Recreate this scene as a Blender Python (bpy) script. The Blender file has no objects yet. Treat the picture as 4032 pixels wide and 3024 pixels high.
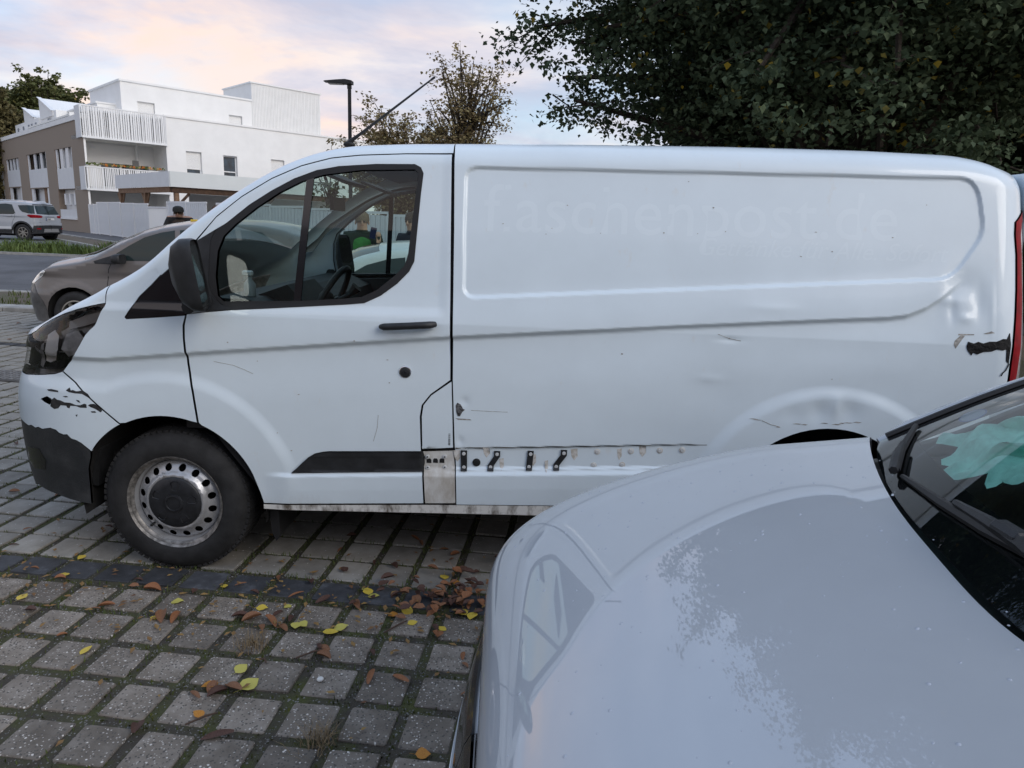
import bpy, bmesh, math, random
import numpy as np
from mathutils import Vector, Matrix
from mathutils.geometry import delaunay_2d_cdt
SC = bpy.context.scene
COL = SC.collection
R = math.radians
random.seed(7); RNG = np.random.default_rng(7)

# ------------------------------------------------------------------ camera
cam_d = bpy.data.cameras.new('camera'); cam = bpy.data.objects.new('camera', cam_d); COL.objects.link(cam)
CAM = np.array([1.5922, -2.9707, 1.6275]); _yaw, _pit, _rol = 0.019511, -0.218248, 0.038988
_f = np.array([-math.sin(_yaw)*math.cos(_pit), math.cos(_yaw)*math.cos(_pit), math.sin(_pit)])
_r0 = np.array([math.cos(_yaw), math.sin(_yaw), 0.]); _u0 = np.cross(_r0, _f)
_r = math.cos(_rol)*_r0 + math.sin(_rol)*_u0; _u = -math.sin(_rol)*_r0 + math.cos(_rol)*_u0
cam.matrix_world = Matrix(((_r[0], _u[0], -_f[0], CAM[0]), (_r[1], _u[1], -_f[1], CAM[1]), (_r[2], _u[2], -_f[2], CAM[2]), (0, 0, 0, 1)))
cam_d.lens = 24.674; cam_d.sensor_width = 36; cam_d.sensor_fit = 'HORIZONTAL'
cam_d.clip_start = 0.05; cam_d.clip_end = 3000
SC.camera = cam
SC.render.resolution_x = 1024; SC.render.resolution_y = 768

# ------------------------------------------------------------------ sky, sun, exposure
SUN_AZ, SUN_EL = R(128), R(30)          # direction TO the sun: azimuth clockwise from +Y
w = bpy.data.worlds.new('World'); SC.world = w; w.use_nodes = True
nt = w.node_tree; nt.nodes.clear()
out = nt.nodes.new('ShaderNodeOutputWorld')
sky = nt.nodes.new('ShaderNodeTexSky'); sky.sky_type = 'NISHITA'; sky.sun_disc = False
sky.sun_elevation = SUN_EL; sky.sun_rotation = SUN_AZ; sky.air_density = 1.0; sky.dust_density = 1.5
bg1 = nt.nodes.new('ShaderNodeBackground'); bg1.inputs['Strength'].default_value = 0.15
nt.links.new(sky.outputs[0], bg1.inputs[0])
tc = nt.nodes.new('ShaderNodeTexCoord')
sep = nt.nodes.new('ShaderNodeSeparateXYZ'); nt.links.new(tc.outputs['Generated'], sep.inputs[0])
def wmath(op, a, b=None, clamp=False):
    n = nt.nodes.new('ShaderNodeMath'); n.operation = op; n.use_clamp = clamp
    for i, x in enumerate((a, b)):
        if x is None: continue
        if isinstance(x, (int, float)): n.inputs[i].default_value = x
        else: nt.links.new(x, n.inputs[i])
    return n.outputs[0]
# cloud layer: direction projected on a flat ceiling so that clouds flatten towards the horizon
zc = wmath('ADD', wmath('MAXIMUM', sep.outputs[2], 0.0), 0.16)
px = wmath('DIVIDE', sep.outputs[0], zc); py = wmath('DIVIDE', sep.outputs[1], zc)
cmb = nt.nodes.new('ShaderNodeCombineXYZ'); nt.links.new(px, cmb.inputs[0]); nt.links.new(py, cmb.inputs[1])
def wnoise(scale, detail, rough, off):
    mp = nt.nodes.new('ShaderNodeMapping'); mp.inputs['Location'].default_value = off; mp.inputs['Scale'].default_value = (1.0, 1.25, 1)
    nt.links.new(cmb.outputs[0], mp.inputs[0])
    n = nt.nodes.new('ShaderNodeTexNoise'); n.inputs['Scale'].default_value = scale; n.inputs['Detail'].default_value = detail
    n.inputs['Roughness'].default_value = rough; n.inputs['Distortion'].default_value = .35
    nt.links.new(mp.outputs[0], n.inputs[0]); return n.outputs['Fac']
def wramp(fac, stops):
    n = nt.nodes.new('ShaderNodeValToRGB'); e = n.color_ramp.elements
    while len(e) < len(stops): e.new(.5)
    for i, (p, c) in enumerate(stops): e[i].position = p; e[i].color = (*c, 1)
    nt.links.new(fac, n.inputs[0]); return n.outputs[0]
def wmix(fac, a, b):
    n = nt.nodes.new('ShaderNodeMix'); n.data_type = 'RGBA'
    nt.links.new(fac, n.inputs['Factor']); nt.links.new(a, n.inputs['A']); nt.links.new(b, n.inputs['B']); return n.outputs['Result']
cover = wnoise(.62, 6, .55, (1.0, 1.2, 0))
tone = wnoise(.85, 6, .6, (5.4, 1.6, 0))
pink = wnoise(.45, 4, .5, (1.2, 4.2, 0))
grey_cloud = wramp(tone, [(.40, (.44, .47, .58)), (.50, (.57, .585, .67)), (.58, (.72, .71, .73))])
pink_cloud = wramp(tone, [(.40, (.53, .50, .58)), (.50, (.70, .595, .60)), (.58, (.86, .66, .56))])
pm = wramp(pink, [(.42, (0, 0, 0)), (.55, (1, 1, 1))])
cl0 = wmix(pm, grey_cloud, pink_cloud)
high_cloud = wramp(tone, [(.36, (.40, .53, .77)), (.50, (.52, .66, .90)), (.60, (.64, .76, .96))])
hi = wramp(sep.outputs[2], [(.32, (0, 0, 0)), (.62, (1, 1, 1))])
cl = wmix(hi, cl0, high_cloud)
bg2 = nt.nodes.new('ShaderNodeBackground'); nt.links.new(cl, bg2.inputs[0]); bg2.inputs['Strength'].default_value = 1.0
cf = wramp(cover, [(.36, (0.25, 0.25, 0.25)), (.52, (.93, .93, .93))])
mx = nt.nodes.new('ShaderNodeMixShader'); nt.links.new(cf, mx.inputs[0]); nt.links.new(bg1.outputs[0], mx.inputs[1]); nt.links.new(bg2.outputs[0], mx.inputs[2])
nt.links.new(mx.outputs[0], out.inputs[0])

sun_d = bpy.data.lights.new('sun', 'SUN'); sun = bpy.data.objects.new('sun', sun_d); COL.objects.link(sun)
sun_d.energy = 1.1; sun_d.angle = R(35); sun_d.color = (1.0, .94, .87)
_sd = Vector((math.sin(SUN_AZ)*math.cos(SUN_EL), math.cos(SUN_AZ)*math.cos(SUN_EL), math.sin(SUN_EL)))
sun.rotation_euler = _sd.to_track_quat('Z', 'Y').to_euler()
SC.view_settings.view_transform = 'Standard'; SC.view_settings.look = 'None'
SC.view_settings.exposure = 0.36; SC.view_settings.gamma = 1.0; SC.view_settings.use_curve_mapping = False

# ------------------------------------------------------------------ materials
MATS = {}
def mat(name, col, rough=.6, metal=0., coat=0., spec=.5, var=0., scale=6., bump=0., bscale=60., col2=None, trans=0., ior=1.45, alpha=1., emit=None, coat_rough=.05, detail=6, contrast=(.35, .65)):
    if name in MATS: return MATS[name]
    m = bpy.data.materials.new(name); m.use_nodes = True
    t = m.node_tree; b = t.nodes['Principled BSDF']
    b.inputs['Base Color'].default_value = (*col, 1); b.inputs['Roughness'].default_value = rough
    b.inputs['Metallic'].default_value = metal; b.inputs['Coat Weight'].default_value = coat; b.inputs['Coat Roughness'].default_value = coat_rough
    b.inputs['Specular IOR Level'].default_value = spec; b.inputs['Transmission Weight'].default_value = trans; b.inputs['IOR'].default_value = ior
    b.inputs['Alpha'].default_value = alpha
    if emit: b.inputs['Emission Color'].default_value = (*emit[0], 1); b.inputs['Emission Strength'].default_value = emit[1]
    if var or col2 or bump:
        tcn = t.nodes.new('ShaderNodeTexCoord')
    if var or col2:
        n = t.nodes.new('ShaderNodeTexNoise'); n.inputs['Scale'].default_value = scale; n.inputs['Detail'].default_value = detail; n.inputs['Roughness'].default_value = .6
        t.links.new(tcn.outputs['Object'], n.inputs[0])
        rp = t.nodes.new('ShaderNodeValToRGB')
        c2 = col2 if col2 else tuple(min(1, c*(1+var)) for c in col); c1 = col if col2 else tuple(c*(1-var) for c in col)
        rp.color_ramp.elements[0].color = (*c1, 1); rp.color_ramp.elements[1].color = (*c2, 1)
        rp.color_ramp.elements[0].position = contrast[0]; rp.color_ramp.elements[1].position = contrast[1]
        t.links.new(n.outputs['Fac'], rp.inputs[0]); t.links.new(rp.outputs[0], b.inputs['Base Color'])
    if bump:
        n2 = t.nodes.new('ShaderNodeTexNoise'); n2.inputs['Scale'].default_value = bscale; n2.inputs['Detail'].default_value = 5
        t.links.new(tcn.outputs['Object'], n2.inputs[0])
        bp = t.nodes.new('ShaderNodeBump'); bp.inputs['Strength'].default_value = bump; bp.inputs['Distance'].default_value = .01
        t.links.new(n2.outputs['Fac'], bp.inputs['Height']); t.links.new(bp.outputs[0], b.inputs['Normal'])
    MATS[name] = m; return m
def nodes_of(m): return m.node_tree, m.node_tree.nodes['Principled BSDF']

# ------------------------------------------------------------------ objects
def tag(o, label=None, cat=None, group=None, kind=None):
    if label: o['label'] = label
    if cat: o['category'] = cat
    if group: o['group'] = group
    if kind: o['kind'] = kind
    return o
def empty(name, loc=(0, 0, 0), rz=0., parent=None):
    o = bpy.data.objects.new(name, None); COL.objects.link(o); o.location = loc; o.rotation_euler = (0, 0, rz)
    o.empty_display_size = .2
    if parent: o.parent = parent
    return o
def thing(name, label, cat, loc=(0, 0, 0), rz=0., group=None):
    return tag(empty(name, loc, rz), label, cat, group)
def link(name, me, m=None, parent=None, smooth=False):
    o = bpy.data.objects.new(name, me); COL.objects.link(o)
    if m is not None:
        if isinstance(m, (list, tuple)):
            for k in m: me.materials.append(k)
        else: me.materials.append(m)
    if parent is not None: o.parent = parent
    if smooth: me.polygons.foreach_set('use_smooth', np.ones(len(me.polygons), bool))
    return o
def mesh(name, V, F, m=None, parent=None, smooth=False, normals=None):
    me = bpy.data.meshes.new(name)
    me.from_pydata([tuple(v) for v in V], [], [tuple(int(i) for i in f) for f in F]); me.update()
    o = link(name, me, m, parent, smooth or normals is not None)
    if normals is not None: me.normals_split_custom_set_from_vertices([tuple(n) for n in normals])
    return o
def npmesh(name, V, F, m=None, parent=None, smooth=False, mi=None):
    """fast mesh from arrays; F is (n,k) with constant k"""
    V = np.asarray(V, np.float32); F = np.asarray(F, np.int32); k = F.shape[1]
    me = bpy.data.meshes.new(name); me.vertices.add(len(V)); me.vertices.foreach_set('co', V.ravel())
    me.loops.add(F.size); me.loops.foreach_set('vertex_index', F.ravel())
    me.polygons.add(len(F)); me.polygons.foreach_set('loop_start', np.arange(0, F.size, k, dtype=np.int32))
    if mi is not None: me.polygons.foreach_set('material_index', np.asarray(mi, np.int32))
    me.update(calc_edges=True); me.validate()
    return link(name, me, m, parent, smooth)
class MB:
    """collects simple solids into one mesh"""
    def __init__(s): s.v = []; s.f = []; s.sm = []
    def add(s, V, F, smooth=False):
        n = len(s.v); s.v += [tuple(map(float, p)) for p in V]; s.f += [tuple(int(i)+n for i in f) for f in F]; s.sm += [smooth]*len(F); return s
    def box(s, c, d, rz=0., M=None):
        x, y, z = d[0]/2, d[1]/2, d[2]/2
        V = [Vector((a*x, b*y, e*z)) for a in (-1, 1) for b in (-1, 1) for e in (-1, 1)]
        if rz: V = [Matrix.Rotation(rz, 3, 'Z') @ p for p in V]
        if M: V = [M @ p for p in V]
        V = [p+Vector(c) for p in V]
        return s.add(V, [(0, 1, 3, 2), (4, 6, 7, 5), (0, 4, 5, 1), (2, 3, 7, 6), (0, 2, 6, 4), (1, 5, 7, 3)])
    def bbox(s, c, d, b=.01, rz=0.):
        """box with bevelled edges (three stacked chamfered slabs)"""
        x, y, z = d[0]/2, d[1]/2, d[2]/2
        b = min(b, x*.9, y*.9, z*.9)
        V = []
        for zz, k in ((-z, b), (-z+b, 0), (z-b, 0), (z, b)):
            xx, yy = x-k, y-k
            V += [(-xx+b*(k == 0), -yy, zz), (xx-b*(k == 0), -yy, zz), (xx, -yy+b*(k == 0), zz), (xx, yy-b*(k == 0), zz), (xx-b*(k == 0), yy, zz), (-xx+b*(k == 0), yy, zz), (-xx, yy-b*(k == 0), zz), (-xx, -yy+b*(k == 0), zz)]
        F = [tuple(range(7, -1, -1)), tuple(range(24, 32))]
        for L in range(3):
            for i in range(8): F.append((L*8+i, L*8+(i+1) % 8, L*8+8+(i+1) % 8, L*8+8+i))
        V = [Vector(p) for p in V]
        if rz: V = [Matrix.Rotation(rz, 3, 'Z') @ p for p in V]
        return s.add([p+Vector(c) for p in V], F)
    def tube(s, pts, r, n=8, caps=True):
        pts = [Vector(p) for p in pts]; m = len(pts)
        rr = r if hasattr(r, '__len__') else [r]*m
        V = []; F = []; up = None
        for i, p in enumerate(pts):
            d = (pts[min(i+1, m-1)]-pts[max(i-1, 0)])
            if d.length < 1e-9: d = Vector((0, 0, 1))
            d.normalize()
            if up is None:
                up = Vector((0, 0, 1)) if abs(d.z) < .9 else Vector((1, 0, 0))
            a = d.cross(up)
            if a.length < 1e-6: a = d.cross(Vector((0, 1, 0)))
            a.normalize(); bq = d.cross(a); up = -bq if False else up
            for k in range(n):
                th = 2*math.pi*k/n; V.append(p+(a*math.cos(th)+bq*math.sin(th))*rr[i])
        for i in range(m-1):
            for k in range(n): F.append((i*n+k, i*n+(k+1) % n, i*n+n+(k+1) % n, i*n+n+k))
        if caps: F.append(tuple(range(n-1, -1, -1))); F.append(tuple((m-1)*n+k for k in range(n)))
        return s.add(V, F, True)
    def lathe(s, prof, n=48, axis='Y', c=(0, 0, 0), a0=0., a1=2*math.pi):
        full = abs(a1-a0-2*math.pi) < 1e-6; N = n if full else n+1; V = []; F = []
        for i in range(N):
            th = a0+(a1-a0)*i/n
            for r, h in prof:
                p = (r*math.cos(th), h, r*math.sin(th)) if axis == 'Y' else (r*math.cos(th), r*math.sin(th), h)
                V.append((p[0]+c[0], p[1]+c[1], p[2]+c[2]))
        m = len(prof)
        for i in range(n):
            j = (i+1) % N
            for k in range(m-1):
                f = (i*m+k, i*m+k+1, j*m+k+1, j*m+k)
                F.append(f if axis == 'Y' else f[::-1])
        return s.add(V, F, True)
    def prism(s, poly, h0, h1, plane='XZ', off=(0, 0, 0)):
        """extrude a polygon; plane XZ extrudes along Y, XY along Z"""
        n = len(poly); V = []
        for h in (h0, h1):
            for a, b in poly: V.append((a+off[0], h+off[1], b+off[2]) if plane == 'XZ' else (a+off[0], b+off[1], h+off[2]) if plane == 'XY' else (h+off[0], a+off[1], b+off[2]))
        F = [tuple(range(n)), tuple(range(2*n-1, n-1, -1))]+[(i, i+n, (i+1) % n+n, (i+1) % n) for i in range(n)]
        return s.add(V, F)
    def sphere(s, c, r, n=12, m=8):
        rx, ry, rz = r if hasattr(r, '__len__') else (r, r, r); V = [(c[0], c[1], c[2]+rz)]; F = []
        for i in range(1, m):
            ph = math.pi*i/m
            for k in range(n):
                th = 2*math.pi*k/n; V.append((c[0]+rx*math.sin(ph)*math.cos(th), c[1]+ry*math.sin(ph)*math.sin(th), c[2]+rz*math.cos(ph)))
        V.append((c[0], c[1], c[2]-rz)); L = len(V)-1
        for k in range(n):
            F.append((0, 1+k, 1+(k+1) % n)); F.append((L, 1+(m-2)*n+(k+1) % n, 1+(m-2)*n+k))
            for i in range(m-2): F.append((1+i*n+k, 1+(i+1)*n+k, 1+(i+1)*n+(k+1) % n, 1+i*n+(k+1) % n))
        return s.add(V, F, True)
    def build(s, name, m, parent=None, smooth=None):
        me = bpy.data.meshes.new(name); me.from_pydata(s.v, [], s.f); me.update()
        bm = bmesh.new(); bm.from_mesh(me); bmesh.ops.recalc_face_normals(bm, faces=bm.faces); bm.to_mesh(me); bm.free()
        o = link(name, me, m, parent)
        me.polygons.foreach_set('use_smooth', np.array(s.sm if smooth is None else [smooth]*len(s.f), bool))
        if any(s.sm) and smooth is None:
            try: me.set_sharp_from_angle(angle=R(40))
            except Exception: pass
        return o
def copy_tree(o, parent=None):
    c = o.copy(); COL.objects.link(c)
    if parent is not None: c.parent = parent
    for ch in list(o.children): copy_tree(ch, c)
    return c

# ------------------------------------------------------------------ panels on a curved surface S(p, v)
def resample(poly, step):
    out = []; n = len(poly)
    for i in range(n):
        a = np.array(poly[i], float); b = np.array(poly[(i+1) % n], float); L = np.linalg.norm(b-a); k = max(1, int(math.ceil(L/step)))
        for j in range(k): out.append(a+(b-a)*j/k)
    return np.array(out)
def inside(P, poly):
    x, y = P[:, 0], P[:, 1]; r = np.zeros(len(P), bool); n = len(poly)
    for i in range(n):
        ax, ay = poly[i]; bx, by = poly[(i+1) % n]
        if ay == by: continue
        r ^= ((ay > y) != (by > y)) & (x < (bx-ax)*(y-ay)/(by-ay)+ax)
    return r
def bdist(P, poly):
    d = np.full(len(P), 1e9); n = len(poly)
    for i in range(n):
        a = np.array(poly[i]); b = np.array(poly[(i+1) % n]); e = b-a
        t = np.clip(((P-a)@e)/(e@e+1e-12), 0, 1); d = np.minimum(d, np.hypot(P[:, 0]-a[0]-t*e[0], P[:, 1]-a[1]-t*e[1]))
    return d
def tri2d(outer, holes=(), res=.02, grid=True, edge=None):
    """triangulate polygon with holes; returns 2D points, triangles, boundary loops"""
    edge = edge or res
    loops = [resample(outer, edge)]+[resample(h, edge) for h in holes]
    P = np.concatenate(loops); E = []; k = 0; L = []
    for l in loops:
        n = len(l); E += [(k+i, k+(i+1) % n) for i in range(n)]; L.append(np.arange(k, k+n)); k += n
    if grid:
        lo = P.min(0); hi = P.max(0)
        gx = np.arange(lo[0]+res/2, hi[0], res); gy = np.arange(lo[1]+res/2, hi[1], res)
        G = np.stack(np.meshgrid(gx, gy), -1).reshape(-1, 2)
        G = G[inside(G, loops[0])]
        for h in loops[1:]:
            if len(G): G = G[~inside(G, h)]
        if len(G):
            keep = np.ones(len(G), bool)
            for l in loops:
                keep &= bdist_fast(G, l, res*.45)
            G = G[keep]
            P = np.concatenate([P, G])
    vo, eo, fo, ov, oe, of = delaunay_2d_cdt([Vector((float(a), float(b))) for a, b in P], E, [], 0, 1e-7)
    V2 = np.array([tuple(v) for v in vo]); F = np.array([f for f in fo if len(f) == 3])
    c = V2[F].mean(1); ok = inside(c, loops[0])
    for h in loops[1:]: ok &= ~inside(c, h)
    F = F[ok]
    a, b, d = V2[F[:, 0]], V2[F[:, 1]], V2[F[:, 2]]
    cr = (b[:, 0]-a[:, 0])*(d[:, 1]-a[:, 1])-(b[:, 1]-a[:, 1])*(d[:, 0]-a[:, 0])
    F[cr < 0] = F[cr < 0][:, ::-1]
    # loops map through ov
    mp = {}
    for i, l in enumerate(ov):
        for s in l: mp[s] = i
    L = [np.array([mp[i] for i in l]) for l in L]
    return V2, F, L
def bdist_fast(G, loop, lim):
    from mathutils.kdtree import KDTree
    kd = KDTree(len(loop))
    for i, p in enumerate(loop): kd.insert((float(p[0]), float(p[1]), 0), i)
    kd.balance()
    return np.array([kd.find((float(g[0]), float(g[1]), 0))[2] > lim for g in G])
def panel(name, S, outer, holes=(), res=.02, m=None, parent=None, off=0., lip=.012, flip=False, edge=None):
    """a sheet cut from surface S(p,v) (outward normal by finite differences) with returned edges"""
    V2, F, loops = tri2d(outer, holes, res, edge=edge)
    p, v = V2[:, 0], V2[:, 1]; h = 1.5e-3
    P = S(p, v); dp = S(p+h, v)-S(p-h, v); dv = S(p, v+h)-S(p, v-h)
    N = np.cross(dp, dv); N /= (np.linalg.norm(N, axis=1)[:, None]+1e-12)
    if flip: N = -N
    P = P+N*off
    Fl = F if not flip else F[:, ::-1]
    V = [P]; NN = [N]; FF = [tuple(f) for f in Fl]; n = len(P)
    if lip:
        for l in loops:
            k = len(l)
            A = P[l]; V += [A, A-N[l]*lip]
            # outward edge normal
            nx = np.roll(A, -1, 0)-np.roll(A, 1, 0); en = np.cross(nx, N[l]); en /= (np.linalg.norm(en, axis=1)[:, None]+1e-12)
            if flip: en = -en
            cen = None
            NN += [en, en]
            for i in range(k):
                j = (i+1) % k; FF.append((n+i, n+j, n+k+j, n+k+i))
            n += 2*k
    V = np.concatenate(V); NN = np.concatenate(NN)
    return mesh(name, V, FF, m, parent, normals=NN)
def ribbon(name, A, B, m=None, parent=None, n=24, ta=None, bow=0., flip=False):
    """surface from edge curve A to edge curve B, leaving A along tangents ta (mirrored at B)"""
    A = np.asarray(A, float); B = np.asarray(B, float); s = np.linspace(0, 1, n+1)
    V = []
    for i in range(len(A)):
        d = B[i]-A[i]; L = np.linalg.norm(d)
        if ta is None: t0 = d; t1 = d
        else:
            t0 = ta[i]/(np.linalg.norm(ta[i])+1e-9)*L; t1 = np.array([-t0[0], t0[1], -t0[2]])
        for q in s:
            h00 = 2*q**3-3*q*q+1; h10 = q**3-2*q*q+q; h01 = -2*q**3+3*q*q; h11 = q**3-q*q
            V.append(h00*A[i]+h10*t0+h01*B[i]+h11*t1+np.array([-bow*4*q*(1-q), 0, 0]))
    k = n+1; F = []
    for i in range(len(A)-1):
        for j in range(n):
            f = (i*k+j, i*k+j+1, (i+1)*k+j+1, (i+1)*k+j); F.append(f[::-1] if flip else f)
    return mesh(name, V, F, m, parent, smooth=True)
# ---- van body surface: p runs round the body in plan (front centre -> side -> rear centre), v is height (arc length over the roof edge)
VW=0.986
def _super(n,L,W,N=400):
    th=np.linspace(0,np.pi/2,N)
    u=np.sin(th)**(2/n); w=np.cos(th)**(2/n)
    s=np.concatenate([[0],np.cumsum(np.hypot(np.diff(u)*L,np.diff(w)*W))])
    return s,u,w
FS,FU,FWD=_super(2.5,.78,VW)
FP0=-.25; FLEN=FS[-1]
RP0=3.58; RL=.20; RW=.20; RLEN=.5*np.pi*.20
def sstep(a,b,x):
    t=np.clip((x-a)/(b-a),0,1); return t*t*(3-2*t)
_FZ=np.linspace(.1,1.3,241); _FX=np.interp(_FZ,[.2,.3,.4,.5,.6,.7,.78,.86,.95,1.05,1.2],[-.93,-.985,-1.01,-1.02,-1.02,-1.02,-1.015,-.985,-.955,-.92,-.80])
_kf=np.exp(-.5*(np.arange(-18,19)/6.)**2); _kf/=_kf.sum(); _FX=np.convolve(np.pad(_FX,18,mode='edge'),_kf,mode='valid')
def van_front_x(z): return np.interp(z,_FZ,_FX)
_VT=np.array([(-1.9,1.03),(-1.3,1.05),(-1.05,1.065),(-.9,1.085),(-.8,1.105),(-.7,1.135),(-.6,1.175),(-.5,1.215),(-.4,1.25),(-.3,1.287),(-.2,1.335),(-.1,1.395),(-.04,1.44),(.006,1.49),(.131,1.60),(.238,1.684),(.405,1.800),(.528,1.868),(.65,1.916),(.789,1.949),(1.027,1.965),(1.25,1.974),(1.8,1.99),(2.4,2.003),(3.0,2.008),(3.4,2.002),(3.55,1.985),(3.66,1.955),(3.8,1.94),(4.4,1.94)])
_VTX=np.linspace(-1.9,4.4,631); _VTZ=np.interp(_VTX,_VT[:,0],_VT[:,1]); _k=np.exp(-.5*(np.arange(-12,13)/4.)**2); _k/=_k.sum()
_VTZ=np.convolve(np.pad(_VTZ,12,mode='edge'),_k,mode='valid')
def van_top(p):   # height of the top edge of the near side
    return np.interp(p,_VTX,_VTZ)
def van_r(p):
    return np.interp(p,[-1.2,-.6,-.2,.0,.3,.8,1.3,3.6],[.03,.04,.05,.05,.06,.09,.10,.10])
def crease_z(x): return np.interp(x,[-.42,.3,1.26,2.2,2.9,3.10,3.18,3.26,3.34,3.42],[.99,1.07,1.17,1.255,1.312,1.327,1.34,1.375,1.43,1.49])
def poly_sd(px,pz,poly):
    """signed distance to polygon (negative inside)"""
    px=np.asarray(px,float); pz=np.asarray(pz,float)
    d=np.full(px.shape,1e9); ins=np.zeros(px.shape,bool)
    n=len(poly)
    for i in range(n):
        ax,az=poly[i]; bx,bz=poly[(i+1)%n]
        ex,ez=bx-ax,bz-az
        t=np.clip(((px-ax)*ex+(pz-az)*ez)/(ex*ex+ez*ez+1e-12),0,1)
        d=np.minimum(d,np.hypot(px-ax-t*ex,pz-az-t*ez))
        if az!=bz:
            c=((az>pz)!=(bz>pz))&(px<(bx-ax)*(pz-az)/(bz-az)+ax)
            ins^=c
    return np.where(ins,-d,d)
def round_poly(poly,r,n=6):
    out=[]; m=len(poly)
    for i in range(m):
        a=np.array(poly[i-1],float); b=np.array(poly[i],float); c=np.array(poly[(i+1)%m],float)
        rr=r[i] if hasattr(r,'__len__') else r
        d1=(a-b); l1=np.linalg.norm(d1); d2=(c-b); l2=np.linalg.norm(d2)
        k=min(rr,l1*.45,l2*.45)
        if k<1e-5: out.append(tuple(b)); continue
        p1=b+d1/l1*k; p2=b+d2/l2*k
        for t in np.linspace(0,1,n): out.append(tuple((1-t)**2*p1+2*t*(1-t)*b+t*t*p2))
    return out
VREC=round_poly([(1.296,1.876),(3.487,1.908),(3.525,1.685),(3.37,1.486),(1.308,1.325)],[.06,.10,.06,.08,.06])
DENTS=[ # x,z,sx,sz,depth (+ = inwards)
 (3.42,1.47,.075,.055,.012),(3.50,1.40,.03,.07,.010),(3.44,1.33,.03,.02,-.006),(3.38,1.36,.02,.05,.008),
 (3.36,1.40,.05,.02,-.006),(3.56,1.36,.015,.10,-.004),
 (2.86,.905,.045,.05,.014),(2.99,.91,.05,.055,.013),(2.93,.93,.02,.04,-.006),(2.75,.89,.05,.04,.006),
 (2.45,1.20,.05,.012,.006),(2.40,.98,.13,.10,.006),(2.38,1.03,.05,.02,-.004),(2.2,.75,.25,.12,.004),(1.33,.88,.02,.02,.006),
 (1.315,.70,.015,.02,.006),(2.62,1.34,.10,.02,-.003),(3.15,1.02,.10,.06,.004),(2.95,1.17,.20,.05,.003)]
def van_off(x,z):
    """inward offset of the near side from the plane y=0"""
    x=np.asarray(x,float); z=np.asarray(z,float)
    o=0*x
    zc=crease_z(x)
    # tumblehome above the crease, slight barrel below
    o=o+.135*np.maximum(0,z-1.22)+.045*np.maximum(0,z-1.22)**2
    o=o+.03*np.maximum(0,.75-z)**1.5
    # crease: shelf above is proud, quick tuck below that eases out
    fade=sstep(-.62,-.35,x)*(1-sstep(3.30,3.44,x))
    below=zc-z
    o=o+fade*.0095*sstep(0,.030,below)*(1-sstep(.02,.26,below))
    o=o+fade*.010*sstep(-.16,0.0,below)*0-fade*.008*sstep(-.20,-.02,below)*(1-sstep(.0,.02,below))
    # window shoulder
    o=o+.006*sstep(.0,.05,z-(1.215+.02*x))*(1-sstep(1.2,1.25,x))
    # recessed panel
    sd=poly_sd(x,z,VREC) if np.any((x>1.2)&(z>1.2)) else 1+0*x
    o=o+.011*(1-sstep(-.015,.003,sd))
    # moulding recess on the rear panel (strip with clips) and sill steps
    rec=sstep(1.146,1.15,x)*(1-sstep(2.25,2.42,x))
    zl=.575+.053*(x-1.29); zu=.664+.0635*(x-1.285)
    o=o+rec*.010*sstep(zl-.012,zl,z)*(1-sstep(zu-.004,zu+.001,z))
    low=sstep(.42,.55,x)*(1-sstep(2.2,2.5,x))
    o=o+low*(-.012*sstep(.615,.575,z) if False else 0)
    zs=.508+.055*(x-.56)
    o=o-low*.014*(1-sstep(zs-.012,zs+.012,z))
    zk=zs-.075
    o=o+low*.05*np.maximum(0,zk-z)
    # wheel arch flares
    for cx,cz,r0,r1,amp in ((0,.345,.41,.56,.011),(2.925,.40,.435,.565,.015)):
        r=np.hypot(x-cx,(z-cz)*1.0)
        k=1-sstep(r1-.006,r1+.06,r)
        wz=sstep(cz+.02,cz+.32,z)
        o=o-amp*k*wz
    
    for dx,dz,sx,sz,dp in DENTS:
        o=o+.62*dp*np.exp(-((x-dx)/sx)**2-((z-dz)/sz)**2)
    # molding edge of the rust-free front: bumper bulge
    return o
def van_S(p,v):
    p=np.asarray(p,float); v=np.asarray(v,float)
    zt=van_top(p); r=van_r(p)
    a=np.clip((v-(zt-r))/r,0,1.62)
    z=np.where(a>0,zt-r+r*np.sin(a),v); roll=np.where(a>0,r*(1-np.cos(a)),0)
    ps=np.clip(p,FP0,RP0)
    o=van_off(ps,z)+roll
    # bumper lower tuck at the corner
    hw=VW-o
    s=np.clip(FP0-p,0,FLEN)
    u=np.interp(s,FS,FU); w=np.interp(s,FS,FWD)
    X0=van_front_x(z)
    x=np.where(p>FP0,p,FP0-(FP0-X0)*u-0)
    hwf=hw*np.where(p>FP0,1,w)
    # rear wrap
    t=np.clip((p-RP0)/RLEN,0,1)*np.pi/2
    x=np.where(p>RP0,RP0+RL*np.sin(t),x)
    extra=np.where(p>RP0,RW*(1-np.cos(t))+np.maximum(0,p-RP0-RLEN),0)
    hwf=hwf-extra
    x=x-.09*sstep(3.2,3.7,p)*np.clip(z-1.0,-.2,1.2)
    y=VW-hwf
    return np.stack([x,y,z],-1)

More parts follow.
